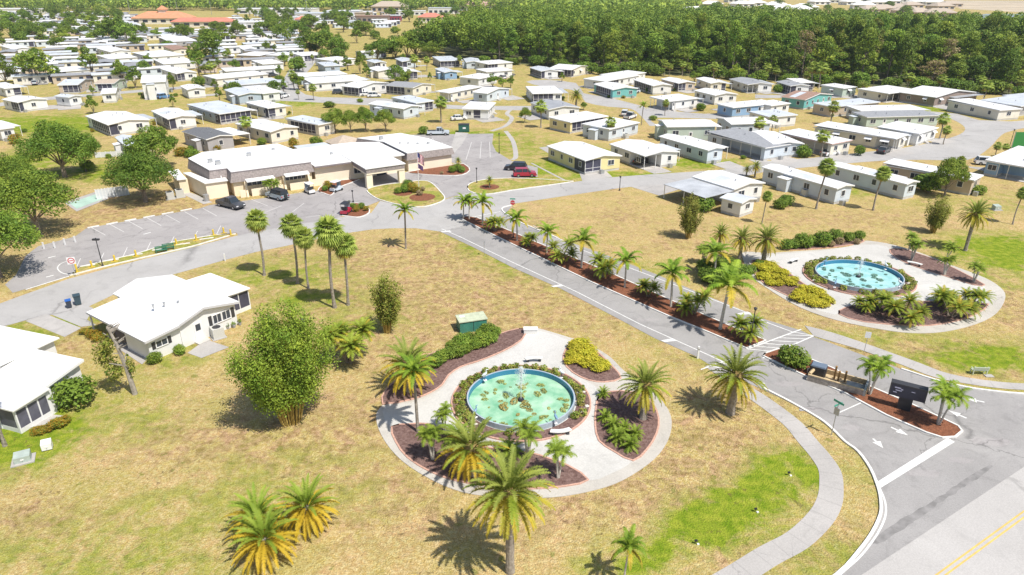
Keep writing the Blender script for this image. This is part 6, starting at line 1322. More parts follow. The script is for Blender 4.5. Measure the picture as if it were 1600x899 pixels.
    for k in range(6): m_.box(17.2 + k * 1.3, 23.7, 0, 17.32 + k * 1.3, 23.85, 3.0)
    m_.build("porch_post", TRIM, t); MB().box(17.1, 18.7, 0, 23.8, 18.8, 3.1).build("porch_wall", mat("porch_purple", (.28, .20, .30), .7), t)
    rb = MB(); rb.add([(25, 19, 3.0), (33, 21.5, 3.0), (31, 28, 3.0), (24.5, 26, 3.0), (28.2, 23.5, 4.4)], [(0, 1, 4), (1, 2, 4), (2, 3, 4), (3, 0, 4), (3, 2, 1, 0)]); rb.build("hip_roof", R_tan, t)
    MB().prism([(25.4, 19.4), (32.6, 21.8), (30.8, 27.5), (24.9, 25.7)], 0, 2.99).build("hip_wall", C_w, t)
clubhouse()
# ---------------- distant buildings
def hip(px, py, w, d, h, label, rc, wc, rot=0.0, cat="building", name="building", tower=False, group=None, wn=6, hr=.35):
    p = G(px, py); t = thing(name, label, cat, (p.x, p.y, 0), rot, group)
    wb = MB(); wb.box(-w / 2, 0, 0, w / 2, d, h); wb.build("wall", wc, t)
    rb = MB(); o = 1.0; e = min(w, d) * .5 * .8; rz = h + min(w, d) * hr * .6
    rb.add([(-w / 2 - o, -o, h), (w / 2 + o, -o, h), (w / 2 + o, d + o, h), (-w / 2 - o, d + o, h), (-w / 2 + e, d / 2, rz), (w / 2 - e, d / 2, rz)], [(0, 1, 5, 4), (1, 2, 5), (2, 3, 4, 5), (3, 0, 4), (3, 2, 1, 0)]); rb.build("roof", rc, t)
    if tower:
        MB().box(-3, d / 2 - 3, rz - 2.5, 3, d / 2 + 3, rz + 1.5).build("tower_wall", wc, t); r2 = MB(); r2.add([(-4, d / 2 - 4, rz + 1.5), (4, d / 2 - 4, rz + 1.5), (4, d / 2 + 4, rz + 1.5), (-4, d / 2 + 4, rz + 1.5), (0, d / 2, rz + 5)], [(0, 1, 4), (1, 2, 4), (2, 3, 4), (3, 0, 4), (3, 2, 1, 0)]); r2.build("tower_roof", rc, t)
    for k in range(wn):
        a = -w / 2 + w * (k + .5) / wn; f = MB(); f.box(a - w / wn * .28, -.06, h * .3, a + w / wn * .28, -.004, h * .75); f.build("window", GLASS, t)
    return t
R_orange = mat("tile_orange", (.58, .26, .14), .8, var=.1, scale=.3); R_red = mat("tile_red", (.55, .20, .14), .8, var=.1, scale=.3); R_rose = mat("tile_rose", (.46, .30, .25), .8, var=.1, scale=.3)
hip(249, 38, 48, 26, 5, "building with a large orange tiled roof and little tower", R_orange, W_cream, .05, tower=True)
hip(316, 43, 50, 14, 4.5, "long building with a red tiled roof right of the orange one", R_red, W_cream, .05)
hip(607, 20, 42, 28, 7, "big tan hip roofed building at top centre", R_tan, W_tan)
hip(748, 17, 50, 26, 6, "rose roofed building at top, right of centre", R_rose, W_white)
hip(672, 36, 22, 16, 5, "small orange roofed shop before the wood", R_red, W_cream)
hip(95, 12, 48, 26, 12, "white multi storey block with rows of windows at top left", R_tan, W_white, wn=10)
hip(474, 40, 14, 12, 5, "little rust roofed shop at top centre left", R_red, W_tan)
def flatb(px, py, w, d, h, label, rc, wc, rot=0, group=None):
    p = G(px, py); t = thing("commercial_building", label, "building", (p.x, p.y, 0), rot, group)
    MB().box(-w / 2, 0, 0, w / 2, d, h).build("wall", wc, t); MB().box(-w / 2 - .3, -.3, h, w / 2 + .3, d + .3, h + .7).build("roof", rc, t)
    for k in range(6): a = -w / 2 + w * (k + .5) / 6; MB().box(a - w * .05, -.08, h * .2, a + w * .05, -.004, h * .65).build("window", GLASS, t)
flatb(430, 22, 90, 30, 5, "long white shop roof at top, left of centre", R_white, W_white); flatb(500, 30, 55, 26, 5, "grey white plaza beside the power poles", R_pale, W_white); flatb(537, 29, 34, 18, 7, "bright white two storey shop", R_white, W_white)
flatb(582, 35, 30, 14, 5, "brown fronted shop with dark windows", R_brown, W_brown); flatb(567, 31, 16, 12, 6, "peach coloured shop beside the brown fronted one", R_tan, W_tan); flatb(612, 34, 16, 12, 5, "maroon fronted shop beside the brown one", R_pale, mat("maroon_wall", (.3, .06, .09), .7)); flatb(693, 22, 36, 18, 6, "pale shop with a dark glass front", R_pale, W_white); flatb(640, 24, 34, 16, 4, "low white shop between poles", R_white, W_white)
flatb(25, 22, 60, 25, 5, "wide white roof at the top left corner", R_white, W_white); flatb(140, 6, 60, 25, 6, "white roof near the top edge at left", R_white, W_white); flatb(395, 46, 28, 18, 5, "white roofed hall among the trees", R_white, W_white); flatb(385, 14, 40, 18, 5, "far pale roof at the top edge", R_pale, W_white); flatb(930, 16, 70, 25, 5, "tan roof beyond the wood", R_tan, W_tan); flatb(915, 8, 60, 20, 5, "white roof beyond the wood", R_white, W_white)
# warehouse row & estate beyond the wood
for i, (x, y, w) in enumerate([(1400, 42, 46), (1450, 42, 46), (1500, 43, 40), (1545, 46, 40), (1590, 50, 36)]): flatb(x, y, w, 14, 5, ["first", "second", "third", "fourth", "last"][i] + " from the left of the low white buildings beyond the wood", R_flat, W_white, group="white buildings beyond the wood")
est = random.Random(6)
E_ = [(1165, 12, R_flat), (1185, 10, R_flat), (1205, 26, R_flat), (1225, 20, R_flat), (1245, 22, R_flat), (1262, 18, R_flat), (1215, 14, R_flat), (1285, 8, R_flat), (1300, 5, R_flat), (1335, 8, R_flat), (1350, 14, R_flat), (1368, 22, R_tan), (1385, 20, R_tan), (1400, 18, R_tan), (1375, 9, R_flat), (1395, 7, R_flat), (1418, 24, R_tan), (1440, 8, R_flat), (1430, 14, R_tan), (1462, 9, R_flat), (1478, 16, R_tan), (1490, 12, R_tan), (1090, 24, R_flat), (1140, 25, R_flat), (1110, 12, R_flat), (1050, 18, R_flat), (1420, 4, R_flat), (1450, 3, R_flat), (1360, 3, R_flat), (1320, 3, R_flat), (1150, 4, R_flat), (1470, 28, R_tan), (1445, 27, R_tan)]
proto = None
for i, (x, y, rc) in enumerate(E_):
    tan = rc is R_tan; hip(x, y, 30, 20, 5, "tan roofed house of the distant estate at top right" if tan else "white roofed house of the distant estate at top right", rc, W_tan if tan else W_white, est.uniform(-.5, .5), "house", "estate_house", group="tan estate houses" if tan else "white estate houses", wn=3)
sheet("bare_field", [G(x, y).to_2d() for x, y in [(1500, 14), (1640, 22), (1720, 22), (1720, 2), (1480, 1)]], 0.05, M_sand)
sheet("pond", [G(x, y).to_2d() for x, y in [(1515, 27), (1540, 22), (1640, 22), (1640, 30), (1560, 33)]], 0.08, mat("pond_water", (.25, .30, .33), .15))
# far homes of the top left
fr = random.Random(99); protos = []
def farhome(x_, y_, rot, kind):
    if len(protos) < 4:
        rc = [R_white, R_pale, R_white, R_mid][len(protos)]; wc = [W_white, W_cream, W_lblue, W_tan][len(protos)]
        t = thing("mobile_home", None, None, (0, 0, 0)); MB().box(-7, -3.2, 0, 7, 3.2, 2.9).build("wall", wc, t); rb = MB(); slab_roof(rb, -7.4, -3.6, 7.4, 0, 2.9, 3.4, along='y'); slab_roof(rb, -7.4, 0, 7.4, 3.6, 3.4, 2.9, along='y'); rb.build("roof", rc, t)
        for a in (-5, -1.5, 2.5): MB().box(a - .7, -3.25, 1.2, a + .7, -3.204, 2.3).build("window", GLASS, t)
        MB().box(4.2, -3.26, .3, 6.6, -3.204, 2.6).build("porch_screen", SCREEN, t); MB().box(-7.06, -1.5, 1.0, -7.004, 1.5, 2.3).build("window", GLASS, t)
        protos.append(t); o = t
    else: o = copy_tree(protos[kind])
    o.location = (x_, y_, 0); o.rotation_euler = (0, 0, rot)
    c = ["white roofed", "pale grey roofed", "white roofed", "grey roofed"][kind if len(protos) >= 4 and o not in protos else protos.index(o) if o in protos else kind]
    tag(o, "%s mobile home in the distant rows at top left" % c, "mobile home", "distant mobile homes, " + c)
n_ = 0
for tries in range(9000):
    if n_ >= 270: break
    px = fr.uniform(-10, 620); py = 22 + 108 * fr.random()
    if px > 430 and py > 92: continue
    if py > 108 and px > 330: continue
    if 212 < px < 365 and 14 < py < 50: continue
    if px < 60 and 45 < py < 70: continue
    if px > 470 and py < 90 and py > 45: continue
    p = G(px, py).to_2d()
    if any((p - c).length < r_ + 7.2 for c, r_ in FOOT): continue
    FOOT.append((p, 5.5)); farhome(p.x, p.y, fr.choice([.45, .5, .55, 2.05]), fr.randrange(4)); n_ += 1
# ================================================================== VEHICLES
TYRE = mat("tyre_rubber", (.03, .03, .03), .8); RIM = mat("wheel_rim", (.45, .45, .47), .3, metal=.8); HEADL = mat("headlight_glass", (.7, .7, .72), .15); TAILL = mat("taillight_red", (.35, .02, .02), .3)
BLK = mat("black_plastic", (.03, .03, .035), .5); CGLASS = mat("car_glass", (.03, .04, .05), .05)
def paint(n, c): 
    m = mat("car_paint_" + n, c, .3); m.node_tree.nodes["Principled BSDF"].inputs["Coat Weight"].default_value = .5; return m
def car(px, py, heading, kind, pm, label, cat="car", name="parked_car", group=None, sc=1.0):
    p = G(px, py); t = thing(name, label, cat, (p.x, p.y, .025), heading, group); t.scale = (sc, sc, sc)
    L, Wd = (5.6, 1.95) if kind == 'pickup' else (4.6, 1.85); h = L / 2; w = Wd / 2
    prof = {'suv': [(-h, .35), (-h, .95), (-h + .1, 1.05), (h - 1.15, 1.05), (h - .1, .88), (h, .65), (h, .35)], 'pickup': [(-h, .45), (-h, 1.1), (h - 1.4, 1.12), (h - .1, 1.0), (h, .8), (h, .45)], 'jeep': [(-h, .45), (-h, 1.1), (h - 1.2, 1.1), (h - .05, 1.0), (h, .9), (h, .45)],
            'sedan': [(-h, .3), (-h, .85), (-h + .1, .95), (h - 1.3, .92), (h - .1, .75), (h, .6), (h, .3)]}[kind]
    def ext(mb, pr, w0, w1=None, top=None, m=None):
        w1 = w if w1 is None else w1; n = len(pr); ws = [w0 if q[1] < .9 else w1 for q in pr]
        vs = [(q[0], -ws[i], q[1]) for i, q in enumerate(pr)] + [(q[0], ws[i], q[1]) for i, q in enumerate(pr)]
        mb.add(vs, [tuple(range(n))[::1], tuple(range(2 * n - 1, n - 1, -1))] + [(i, n + i, n + (i + 1) % n, (i + 1) % n) for i in range(n)], m)
    b = MB(); ext(b, prof, w, w * .94); body = b.build("body", pm, t)
    if kind == 'pickup': c0, c1, ct = -.6, 1.55, 1.85; fr_, rr_ = .75, .25
    elif kind == 'jeep': c0, c1, ct = -h + .15, 1.0, 1.85; fr_, rr_ = .3, .05
    elif kind == 'suv': c0, c1, ct = -h + .1, 1.25, 1.68; fr_, rr_ = .75, .35
    else: c0, c1, ct = -1.75, 1.2, 1.42; fr_, rr_ = .8, .6
    zb = 1.05 if kind != 'sedan' else .92
    g = MB(); wi = w * .9; wt = w * .76
    g.add([(c0, -wi, zb), (c1, -wi, zb), (c1, wi, zb), (c0, wi, zb), (c0 + rr_, -wt, ct), (c1 - fr_, -wt, ct), (c1 - fr_, wt, ct), (c0 + rr_, wt, ct)], [(0, 3, 2, 1), (4, 5, 6, 7), (0, 1, 5, 4), (1, 2, 6, 5), (2, 3, 7, 6), (3, 0, 4, 7)]); g.build("window", CGLASS, t)
    r_ = MB(); r_.box(c0 + rr_ - .02, -wt - .02, ct, c1 - fr_ + .02, wt + .02, ct + .06, None)
    for x in (c0 + rr_ * .9, (c0 + c1) / 2 - .1, c1 - fr_ * .95):
        for s in (-1, 1): r_.tube([(x + (.0), s * (wi + .01), zb), (x + (.05 if x < 0 else -.02), s * (wt + .01), ct + .02)], .045, 4)
    r_.build("roof", pm if kind != 'jeep' else BLK, t)
    if kind == 'pickup': m_ = MB(); m_.box(-h + .12, -w * .8, 1.09, -.7, w * .8, 1.125); m_.build("cargo_bed", BLK, t)
    for x in (-h + .95, h - .95):
        for s in (-1, 1):
            wp = bpy.data.objects.new("wheel", None)
            m_ = MB(); R_ = .36; n = 14
            vs = []; 
            for k in range(n): a = 6.283 * k / n; vs.append((x + R_ * math.cos(a), s * (w - .2), R_ + R_ * math.sin(a)))
            for k in range(n): a = 6.283 * k / n; vs.append((x + R_ * math.cos(a), s * (w + .02), R_ + R_ * math.sin(a)))
            fs = [(k, (k + 1) % n, n + (k + 1) % n, n + k) for k in range(n)] + [tuple(range(n - 1, -1, -1)), tuple(range(n, 2 * n))]; m_.add(vs, fs); wh = m_.build("wheel", TYRE, t)
            m_ = MB(); vs = [(x + .2 * math.cos(6.283 * k / 8), s * (w + .03), R_ + .2 * math.sin(6.283 * k / 8)) for k in range(8)] + [(x, s * (w + .035), R_)]; m_.add(vs, [(k, (k + 1) % 8, 8) for k in range(8)]); m_.build("rim", RIM, wh)
    for s in (-1, 1):
        m_ = MB(); m_.box(h - .12, s * (w * .72) - .2, .66, h + .015, s * (w * .72) + .2, .82); m_.build("headlight", HEADL, t)
        m_ = MB(); m_.box(-h - .015, s * (w * .8) - .12, .7, -h + .1, s * (w * .8) + .12, 1.0); m_.build("taillight", TAILL, t)
        m_ = MB(); m_.box(c1 - .35, s * (w + .06) - .1, zb, c1 - .2, s * (w + .06) + .06, zb + .16); m_.build("mirror", BLK, t)
    m_ = MB(); m_.box(h - .05, -w * .85, .38, h + .06, w * .85, .55); m_.box(-h - .06, -w * .85, .38, -h + .05, w * .85, .58); m_.build("bumper", BLK, t)
    if kind == 'jeep': m_ = MB(); m_.tube([(-h - .25, 0, .95), (-h - .02, 0, .95)], .34, 12); m_.build("spare_wheel", TYRE, t)
    return t
P_silver = paint("silver", (.50, .55, .60)); P_white = paint("white", (.72, .72, .72)); P_dark = paint("charcoal", (.06, .062, .07)); P_red = paint("red", (.36, .02, .05)); P_black = paint("black", (.025, .02, .03)); P_jeep = paint("blue_grey", (.30, .36, .40)); P_blue = paint("blue", (.10, .22, .42))
car(361, 324, R(-32), 'pickup', P_dark, "charcoal pickup truck nosed out in front of the clubhouse", "pickup truck")
car(434, 311, R(145), 'jeep', P_jeep, "grey off road car with a spare wheel on its back", "car")
car(685, 211, R(3), 'pickup', P_silver, "silver pickup truck parked behind the clubhouse", "pickup truck")
car(806, 266, R(170), 'suv', P_black, "black car behind the dark red one"); car(820, 276, R(4), 'suv', P_red, "dark red car in the bay by the lawn")
car(1541, 258, R(-18), 'suv', P_white, "white car on the sand drive at the far right")
for a in [(585, 152, .2, 'suv', P_white, "right of two white cars on the drive of the long white home"), (572, 150, .4, 'sedan', P_white, "left of two white cars on the drive of the long white home"), (530, 147, .3, 'suv', P_dark, "dark car at the end of the long home"), (443, 153, 1.2, 'suv', P_white, "white car at the T junction"), (984, 186, 1.0, 'pickup', P_white, "white pickup on the drive of the pale blue home"), (976, 181, 1.3, 'suv', P_white, "white car behind the white pickup"),
          (1325, 147, .3, 'suv', P_dark, "dark car under the carport at the wood"), (1360, 151, .2, 'suv', P_black, "black car before the cream home at the wood"), (1390, 154, .2, 'suv', P_dark, "dark car in the carport of the cream home at the wood"), (115, 141, 1.0, 'suv', P_blue, "blue car by the blue screened home"), (257, 154, 1.0, 'suv', P_blue, "blue car under the two storey home"), (430, 117, .9, 'suv', P_black, "black car on the street of long homes"), (425, 120, .9, 'suv', P_dark, "dark car by the black car on the street of long homes"), (717, 188, .3, 'sedan', P_white, "white car beside the small white home"), (1002, 256, .9, 'sedan', P_dark, "dark car under the striped carport roof"), (1380, 239, .8, 'sedan', P_dark, "dark car under the open corner carport"), (1296, 243, .5, 'sedan', P_white, "pale car at the porch of the pink trimmed home"), (1600, 262, .5, 'suv', P_black, None)]:
    if a[5]: car(*a)
def golf_cart(px, py, rot, pm, roofm, label):
    p = G(px, py); t = thing("golf_cart", label, "golf cart", (p.x, p.y, .025), rot)
    b = MB(); b.add([(-1.2, -.6, .3), (1.2, -.6, .3), (1.2, .6, .3), (-1.2, .6, .3), (-1.15, -.55, .8), (.0, -.55, .55), (.0, .55, .55), (-1.15, .55, .8), (1.15, -.5, .8), (1.15, .5, .8), (.75, -.52, .95), (.75, .52, .95)], [(0, 3, 2, 1), (4, 5, 6, 7), (0, 1, 8, 10, 5, 4), (3, 7, 6, 11, 9, 2), (0, 4, 7, 3), (1, 2, 9, 8), (8, 9, 11, 10), (10, 11, 6, 5)]); b.build("body", pm, t)
    s = MB(); s.box(-.7, -.5, .8, -.1, .5, .95); s.box(-.75, -.5, .95, -.62, .5, 1.35); s.build("seat", BLK, t)
    r = MB(); r.box(-1.0, -.6, 1.85, .85, .6, 1.93); r.build("roof", roofm, t)
    for x, y in ((-.9, -.52), (-.9, .52), (.75, -.5), (.75, .5)): MB().tube([(x, y, .7), (x * .92, y, 1.86)], .025, 5).build("roof_post", DARKM, t)
    MB().box(.72, -.48, .97, .74, .48, 1.84).build("windscreen", mat("clear_screen", (.35, .4, .45), .1), t)
    for x in (-.85, .85):
        for y in (-.55, .55):
            w_ = MB(); w_.tube([(x, y - .1, .25), (x, y + .1, .25)], .25, 10); w_.build("wheel", TYRE, t)
golf_cart(484, 302, R(130), P_white, mat("cart_roof_white", (.7, .7, .7), .5), "white golf cart parked by the clubhouse wall"); golf_cart(526, 299, R(60), P_silver, mat("cart_roof_white", (.7, .7, .7), .5), "small silver golf cart beside the kerbed bed"); golf_cart(541, 334, R(80), P_red, BLK, "red golf cart with a black roof beside the planted island")
# ================================================================== STREET FURNITURE
def lamp(px, pyb, pyt, label, head='box'):
    p = G(px, pyb); h = height_of(px, pyb, pyt); t = thing("street_lamp", label, "street lamp", (p.x, p.y, 0))
    MB().cyl(0, 0, 0, .25, .16, 10).build("base", DARKM, t); MB().cyl(0, 0, .25, h - .35, .075, 8, None, .055).build("pole", DARKM, t)
    m_ = MB()
    if head == 'box': m_.box(-.45, -.16, h - .34, .45, .16, h - .12); m_.cyl(0, 0, h - .34, h, .07, 6)
    else: m_.cyl(0, 0, h - .34, h - .1, .12, 8, None, .2); m_.cyl(0, 0, h - .1, h, .22, 8, None, .02)
    m_.build("lamp_head", DARKM, t)
lamp(161, 417, 372, "tall black lamp on the grass strip of the parking lot"); lamp(1171, 541, 480, "black lamp post at the near end of the entrance median", 'l'); lamp(745, 286, 262, "thin pole lamp on the island by the parked cars", 'l'); lamp(552, 316, 297, "lamp by the red golf cart's island", 'l'); lamp(802, 372, 344, "dark post on the median beside the arching palm", 'l'); lamp(1576, 234, 202, "black lamp by the green screen at the far right", 'l'); lamp(346, 306, 284, "thin lamp in front of the clubhouse wing", 'l'); lamp(780, 240, 208, "thin lamp on the grass behind the parking lot", 'l'); lamp(968, 298, 275, "thin post by the cross road", 'l')
YEL = mat("bollard_yellow", (.66, .48, .05), .5, var=.1, scale=3)
for i, (x, y) in enumerate([(121, 426), (144, 418), (180, 409), (213, 401), (276, 383), (307, 376), (334, 368), (350, 365), (361, 368)]):
    p = G(x, y); w_ = ["first", "second", "third", "fourth", "fifth", "sixth", "seventh", "eighth", "ninth"][i]
    t = thing("bollard", "%s yellow bollard from the left along the grass strip of the parking lot" % w_, "bollard", (p.x, p.y, .08), .3, "yellow bollards"); m_ = MB(); m_.cyl(0, 0, 0, 1.25 if i == 0 else .85, .13, 10); m_.blob((0, 0, 1.25 if i == 0 else .85), .13, 8, None, 0, 0, (1, 1, .5)); m_.build("post", YEL, t)
    MB().box(-.45, -.26, 0, .45, -.17, .1).build("base_rail", YEL, t)
for i, (x, y) in enumerate([(69, 389), (86, 388), (102, 383), (118, 379)]):
    p = G(x, y); t = thing("marker_post", "white post in the short row between the leaning oak and the lot", "post", (p.x, p.y, .0), 0, "white posts by the leaning oak"); MB().box(-.08, -.08, 0, .08, .08, .95).build("post", TRIM, t); MB().box(-.1, -.1, .95, .1, .1, 1.0).build("cap", TRIM, t)
def tagp(o, l, c, g=None): return tag(o, l, c, g)
p = G(352, 408); t = thing("marker_post", "lone white marker post at the lower edge of the loop road", "post", (p.x, p.y, 0)); MB().box(-.07, -.07, 0, .07, .07, 1.1).build("post", TRIM, t)
p = G(1090, 560); t = thing("marker_post", "white striped post where the crosswalk meets the lawn", "post", (p.x, p.y, 0)); MB().box(-.09, -.09, 0, .09, .09, 1.4).build("post", TRIM, t); MB().box(-.1, -.1, 1.0, .1, .1, 1.2).build("band", METAL, t)
def text_obj(body, size, m, parent, loc, rot, name="lettering"):
    cu = bpy.data.curves.new(name, 'FONT'); cu.body = body; cu.size = size; cu.extrude = .004; cu.align_x = 'CENTER'; cu.align_y = 'CENTER'; cu.materials.append(m)
    oc = bpy.data.objects.new(name, cu); me_ = bpy.data.meshes.new_from_object(oc); bpy.data.objects.remove(oc); o = bpy.data.objects.new(name, me_); COL.objects.link(o); o.parent = parent; o.location = loc; o.rotation_euler = rot; return o
SRED = mat("sign_red", (.50, .03, .04), .4); SGREEN = mat("sign_green", (.05, .32, .22), .4)
def octa(mb, r, y0, y1, z, n=8):
    vs = [(r * math.cos(6.283 * (k + .5) / n), y0, z + r * math.sin(6.283 * (k + .5) / n)) for k in range(n)] + [(r * math.cos(6.283 * (k + .5) / n), y1, z + r * math.sin(6.283 * (k + .5) / n)) for k in range(n)]
    mb.add(vs, [tuple(range(n)), tuple(range(2 * n - 1, n - 1, -1))] + [(k, n + k, n + (k + 1) % n, (k + 1) % n) for k in range(n)])
p = G(801, 338); t = thing("stop_sign", "red stop sign at the kerb where the cross road meets the entrance", "stop sign", (p.x, p.y, 0), -.1)
MB().cyl(0, .03, 0, 3.1, .035, 6).build("post", METAL, t); m_ = MB(); octa(m_, .42, -.02, 0, 2.35); m_.build("sign_plate", SRED, t); text_obj("STOP", .3, TRIM, t, (0, -.03, 2.35), (R(90), 0, 0)); MB().box(-.45, -.02, 2.9, .45, 0, 3.1).build("street_name_plate", SGREEN, t)
p = G(118, 432); t = thing("traffic_sign", "white sign with a red ring at the lot exit by the first yellow bollard", "traffic sign", (p.x, p.y, 0), .3)
MB().cyl(0, .03, 0, 2.6, .035, 6).build("post", METAL, t); MB().box(-.5, -.015, 1.75, .5, .01, 2.75).build("sign_plate", TRIM, t)
m_ = MB(); n = 20
for k in range(n):
    a, b_ = 6.283 * k / n, 6.283 * (k + 1) / n; m_.add([(.42 * math.cos(a), -.02, 2.25 + .42 * math.sin(a)), (.42 * math.cos(b_), -.02, 2.25 + .42 * math.sin(b_)), (.31 * math.cos(b_), -.02, 2.25 + .31 * math.sin(b_)), (.31 * math.cos(a), -.02, 2.25 + .31 * math.sin(a))], [(0, 3, 2, 1)])
m_.box(-.26, -.024, 2.2, .26, -.018, 2.3); m_.build("red_ring", SRED, t)
p = G(1299, 680); t = thing("street_sign", "sign post with green street name plates at the kerb left of the entry lane", "street sign", (p.x, p.y, 0), .5)
MB().cyl(0, 0, 0, 3.3, .04, 6).build("post", METAL, t); MB().box(-.03, -.25, 2.1, .03, .25, 2.8).build("sign_plate", METAL, t); MB().box(-.5, -.01, 3.05, .5, .01, 3.25).build("street_name_plate", SGREEN, t); MB().box(-.01, -.5, 3.27, .01, .5, 3.47).build("street_name_plate", SGREEN, t)
p = G(1350, 551); t = thing("traffic_sign", "small white sign on a thin post between lane and right sidewalk", "traffic sign", (p.x, p.y, 0), -.3)
MB().cyl(0, .03, 0, 2.4, .03, 6).build("post", METAL, t); MB().box(-.28, -.015, 1.75, .28, .01, 2.45).build("sign_plate", TRIM, t)
p = G(757, 400); t = thing("traffic_sign", "thin grey sign post beside the left lane at the fork", "traffic sign", (p.x, p.y, 0), 1.2)
MB().cyl(0, .03, 0, 2.2, .03, 6).build("post", METAL, t); MB().box(-.2, -.015, 1.7, .2, .01, 2.2).build("sign_plate", METAL, t)
# dark monument sign
p = G(1411, 640); t = thing("monument_sign", "wide black sign board on a thick black pedestal in the entry island", "sign", (p.x, p.y, .08), R(-31))
NAVY = mat("sign_navy", (.022, .024, .045), .35)
MB().box(-.55, -.3, 0, .55, .3, 1.5).build("pedestal", BLK, t); MB().box(-1.45, -.35, 1.3, 1.45, .35, 2.55).build("cabinet", NAVY, t)
m_ = MB(); m_.box(-1.47, -.37, 2.5, 1.47, .37, 2.6); m_.box(-1.47, -.37, 1.25, -1.38, .37, 2.5); m_.box(1.38, -.37, 1.25, 1.47, .37, 2.5); m_.build("frame", DARKM, t)
m_ = MB()
for x0, x1, z0, z1 in ((-1.1, -.6, 2.12, 2.22), (-.58, -.42, 2.02, 2.12), (-1.0, -.5, 1.88, 1.96), (-1.15, -.85, 1.66, 1.72), (.25, .55, 2.05, 2.10)): m_.box(x0, -.372, z0, x1, -.352, z1)
m_.build("faded_lettering", mat("lettering_lilac", (.42, .42, .55), .5), t); 
# timber formwork with posts
p = G(1310, 600); ang = R(-34); t = thing("timber_formwork", "low timber frame with three upright posts set around a hollow in the entry island", "timber frame", (p.x, p.y, .0), ang)
TIM = mat("raw_timber", (.50, .38, .22), .75, var=.2, scale=3); WETC = mat("grey_render", (.34, .36, .35), .7, var=.2, scale=2)
m_ = MB(); m_.box(-2.7, -1.15, 0, 2.3, -1.0, .65); m_.build("side_board", mat("weathered_board", (.34, .29, .24), .8, var=.25, scale=4), t); MB().box(-2.7, -1.17, .66, 2.3, -.97, .74).build("cap_rail", TIM, t)
MB().box(-2.5, 1.15, 0, 2.4, 1.3, .6).build("side_board", TIM, t); MB().tube([(-2.6, -1.0, .75), (-2.3, 1.2, .68)], .16, 8).build("end_log", TIM, t); MB().box(2.3, -1.17, 0, 2.5, 1.3, .7).build("end_board", WETC, t)
MB().box(-2.4, -.95, .0, 2.28, 1.1, .14).build("infill", mat("sandy_fill", (.44, .34, .20), .9, var=.2, scale=2), t); MB().box(.6, -.9, .145, 2.2, .9, .18).build("cement_pad", WETC, t)
for x, y, h in ((-.5, .25, 1.7), (-.1, -.1, 1.45), (.45, .25, 1.45)): MB().box(x - .09, y - .09, .14, x + .09, y + .09, h).build("post", mat("brown_timber", (.30, .17, .06), .7, var=.2, scale=4), t); MB().box(x - .22, y - .22, .141, x + .22, y + .22, .3).build("post_base", TIM, t)
for k in range(7): 
    m_ = MB(); m_.box(2.52, -1.1 + k * .33, .1, 2.58, -.86 + k * .33, .75); m_.build("stake", TIM, t)
p = G(1277, 586); t = thing("equipment_box", "black rounded cabinet between the clipped bush and the timber frame", "cabinet", (p.x, p.y, .08), R(-34)); 
m_ = MB(); m_.prism([(-.75, -.45), (-.6, -.55), (.6, -.55), (.75, -.45), (.75, .45), (.6, .55), (-.6, .55), (-.75, .45)], 0, 1.0); m_.build("body", BLK, t); m_ = MB(); m_.prism([(-.7, -.5), (.7, -.5), (.7, .5), (-.7, .5)], 1.0, 1.12, taper=.92); m_.build("lid", mat("lid_blue_grey", (.14, .18, .24), .4), t); MB().tube([(-.9, -.3, .05), (-.9, -.3, .5), (-.78, -.3, .6)], .06, 6).build("pipe", METAL, t)
# benches
def bench(px, py, rot, label, m, seat_w=1.5):
    p = G(px, py); t = thing("park_bench", label, "bench", (p.x, p.y, 0), rot)
    s = MB(); b = MB(); w = seat_w / 2
    for k in range(4): s.box(-w, -.25 + k * .13, .42, w, -.15 + k * .13, .47)
    for k in range(3): b.box(-w, .27 + k * .03, .55 + k * .14, w, .31 + k * .03, .66 + k * .14)
    s.build("seat", m, t); b.build("backrest", m, t)
    for x in (-w + .1, w - .1): l = MB(); l.box(x - .04, -.25, 0, x + .04, -.17, .42); l.box(x - .04, .22, 0, x + .04, .3, .95); l.box(x - .04, -.25, .6, x + .04, .28, .65); l.build("leg", m, t)
    return t
bench(1528, 584, R(-4) + math.pi, "pale green slatted bench beside the right sidewalk", mat("bench_pale_green", (.50, .56, .42), .6)); p = G(1545, 588); t = thing("paving_stone", "small white slab beside the pale green bench", "slab", (p.x, p.y, 0)); MB().box(-.4, -.25, 0, .4, .25, .07).build("slab", M_conc, t)
GB = mat("bench_dark_green", (.04, .17, .10), .5); bench(253, 395, R(30), "dark green bench on the grass strip, left one", GB, 1.6); bench(264, 391, R(30), "dark green bench on the grass strip, right one", GB, 1.6)
CB = mat("bench_concrete", (.66, .655, .63), .8, var=.06, scale=2)
def cbench(px, py, rot, label):
    p = G(px, py); t = thing("curved_bench", label, "bench", (p.x, p.y, .058), rot); n = 10; o = []; i_ = []
    for k in range(n + 1): a = -.42 + .84 * k / n; o.append((2.4 * math.sin(a), 2.4 * math.cos(a) - 2.1)); i_.append((1.95 * math.sin(a), 1.95 * math.cos(a) - 2.1))
    MB().prism(o + i_[::-1], .38, .47).build("seat", CB, t)
    for s in (-1, 1): m_ = MB(); m_.box(s * .62 - .12, -.1, 0, s * .62 + .12, .15, .38); m_.build("leg", DARKM, t)
cbench(834, 566, 0.1, "curved white concrete bench above the near pool"); cbench(876, 680, 3.3, "curved white concrete bench below the near pool"); cbench(1240, 411, .6, "curved white bench left of the farther pool"); cbench(1428, 416, -.7, "curved white bench right of the farther pool"); 
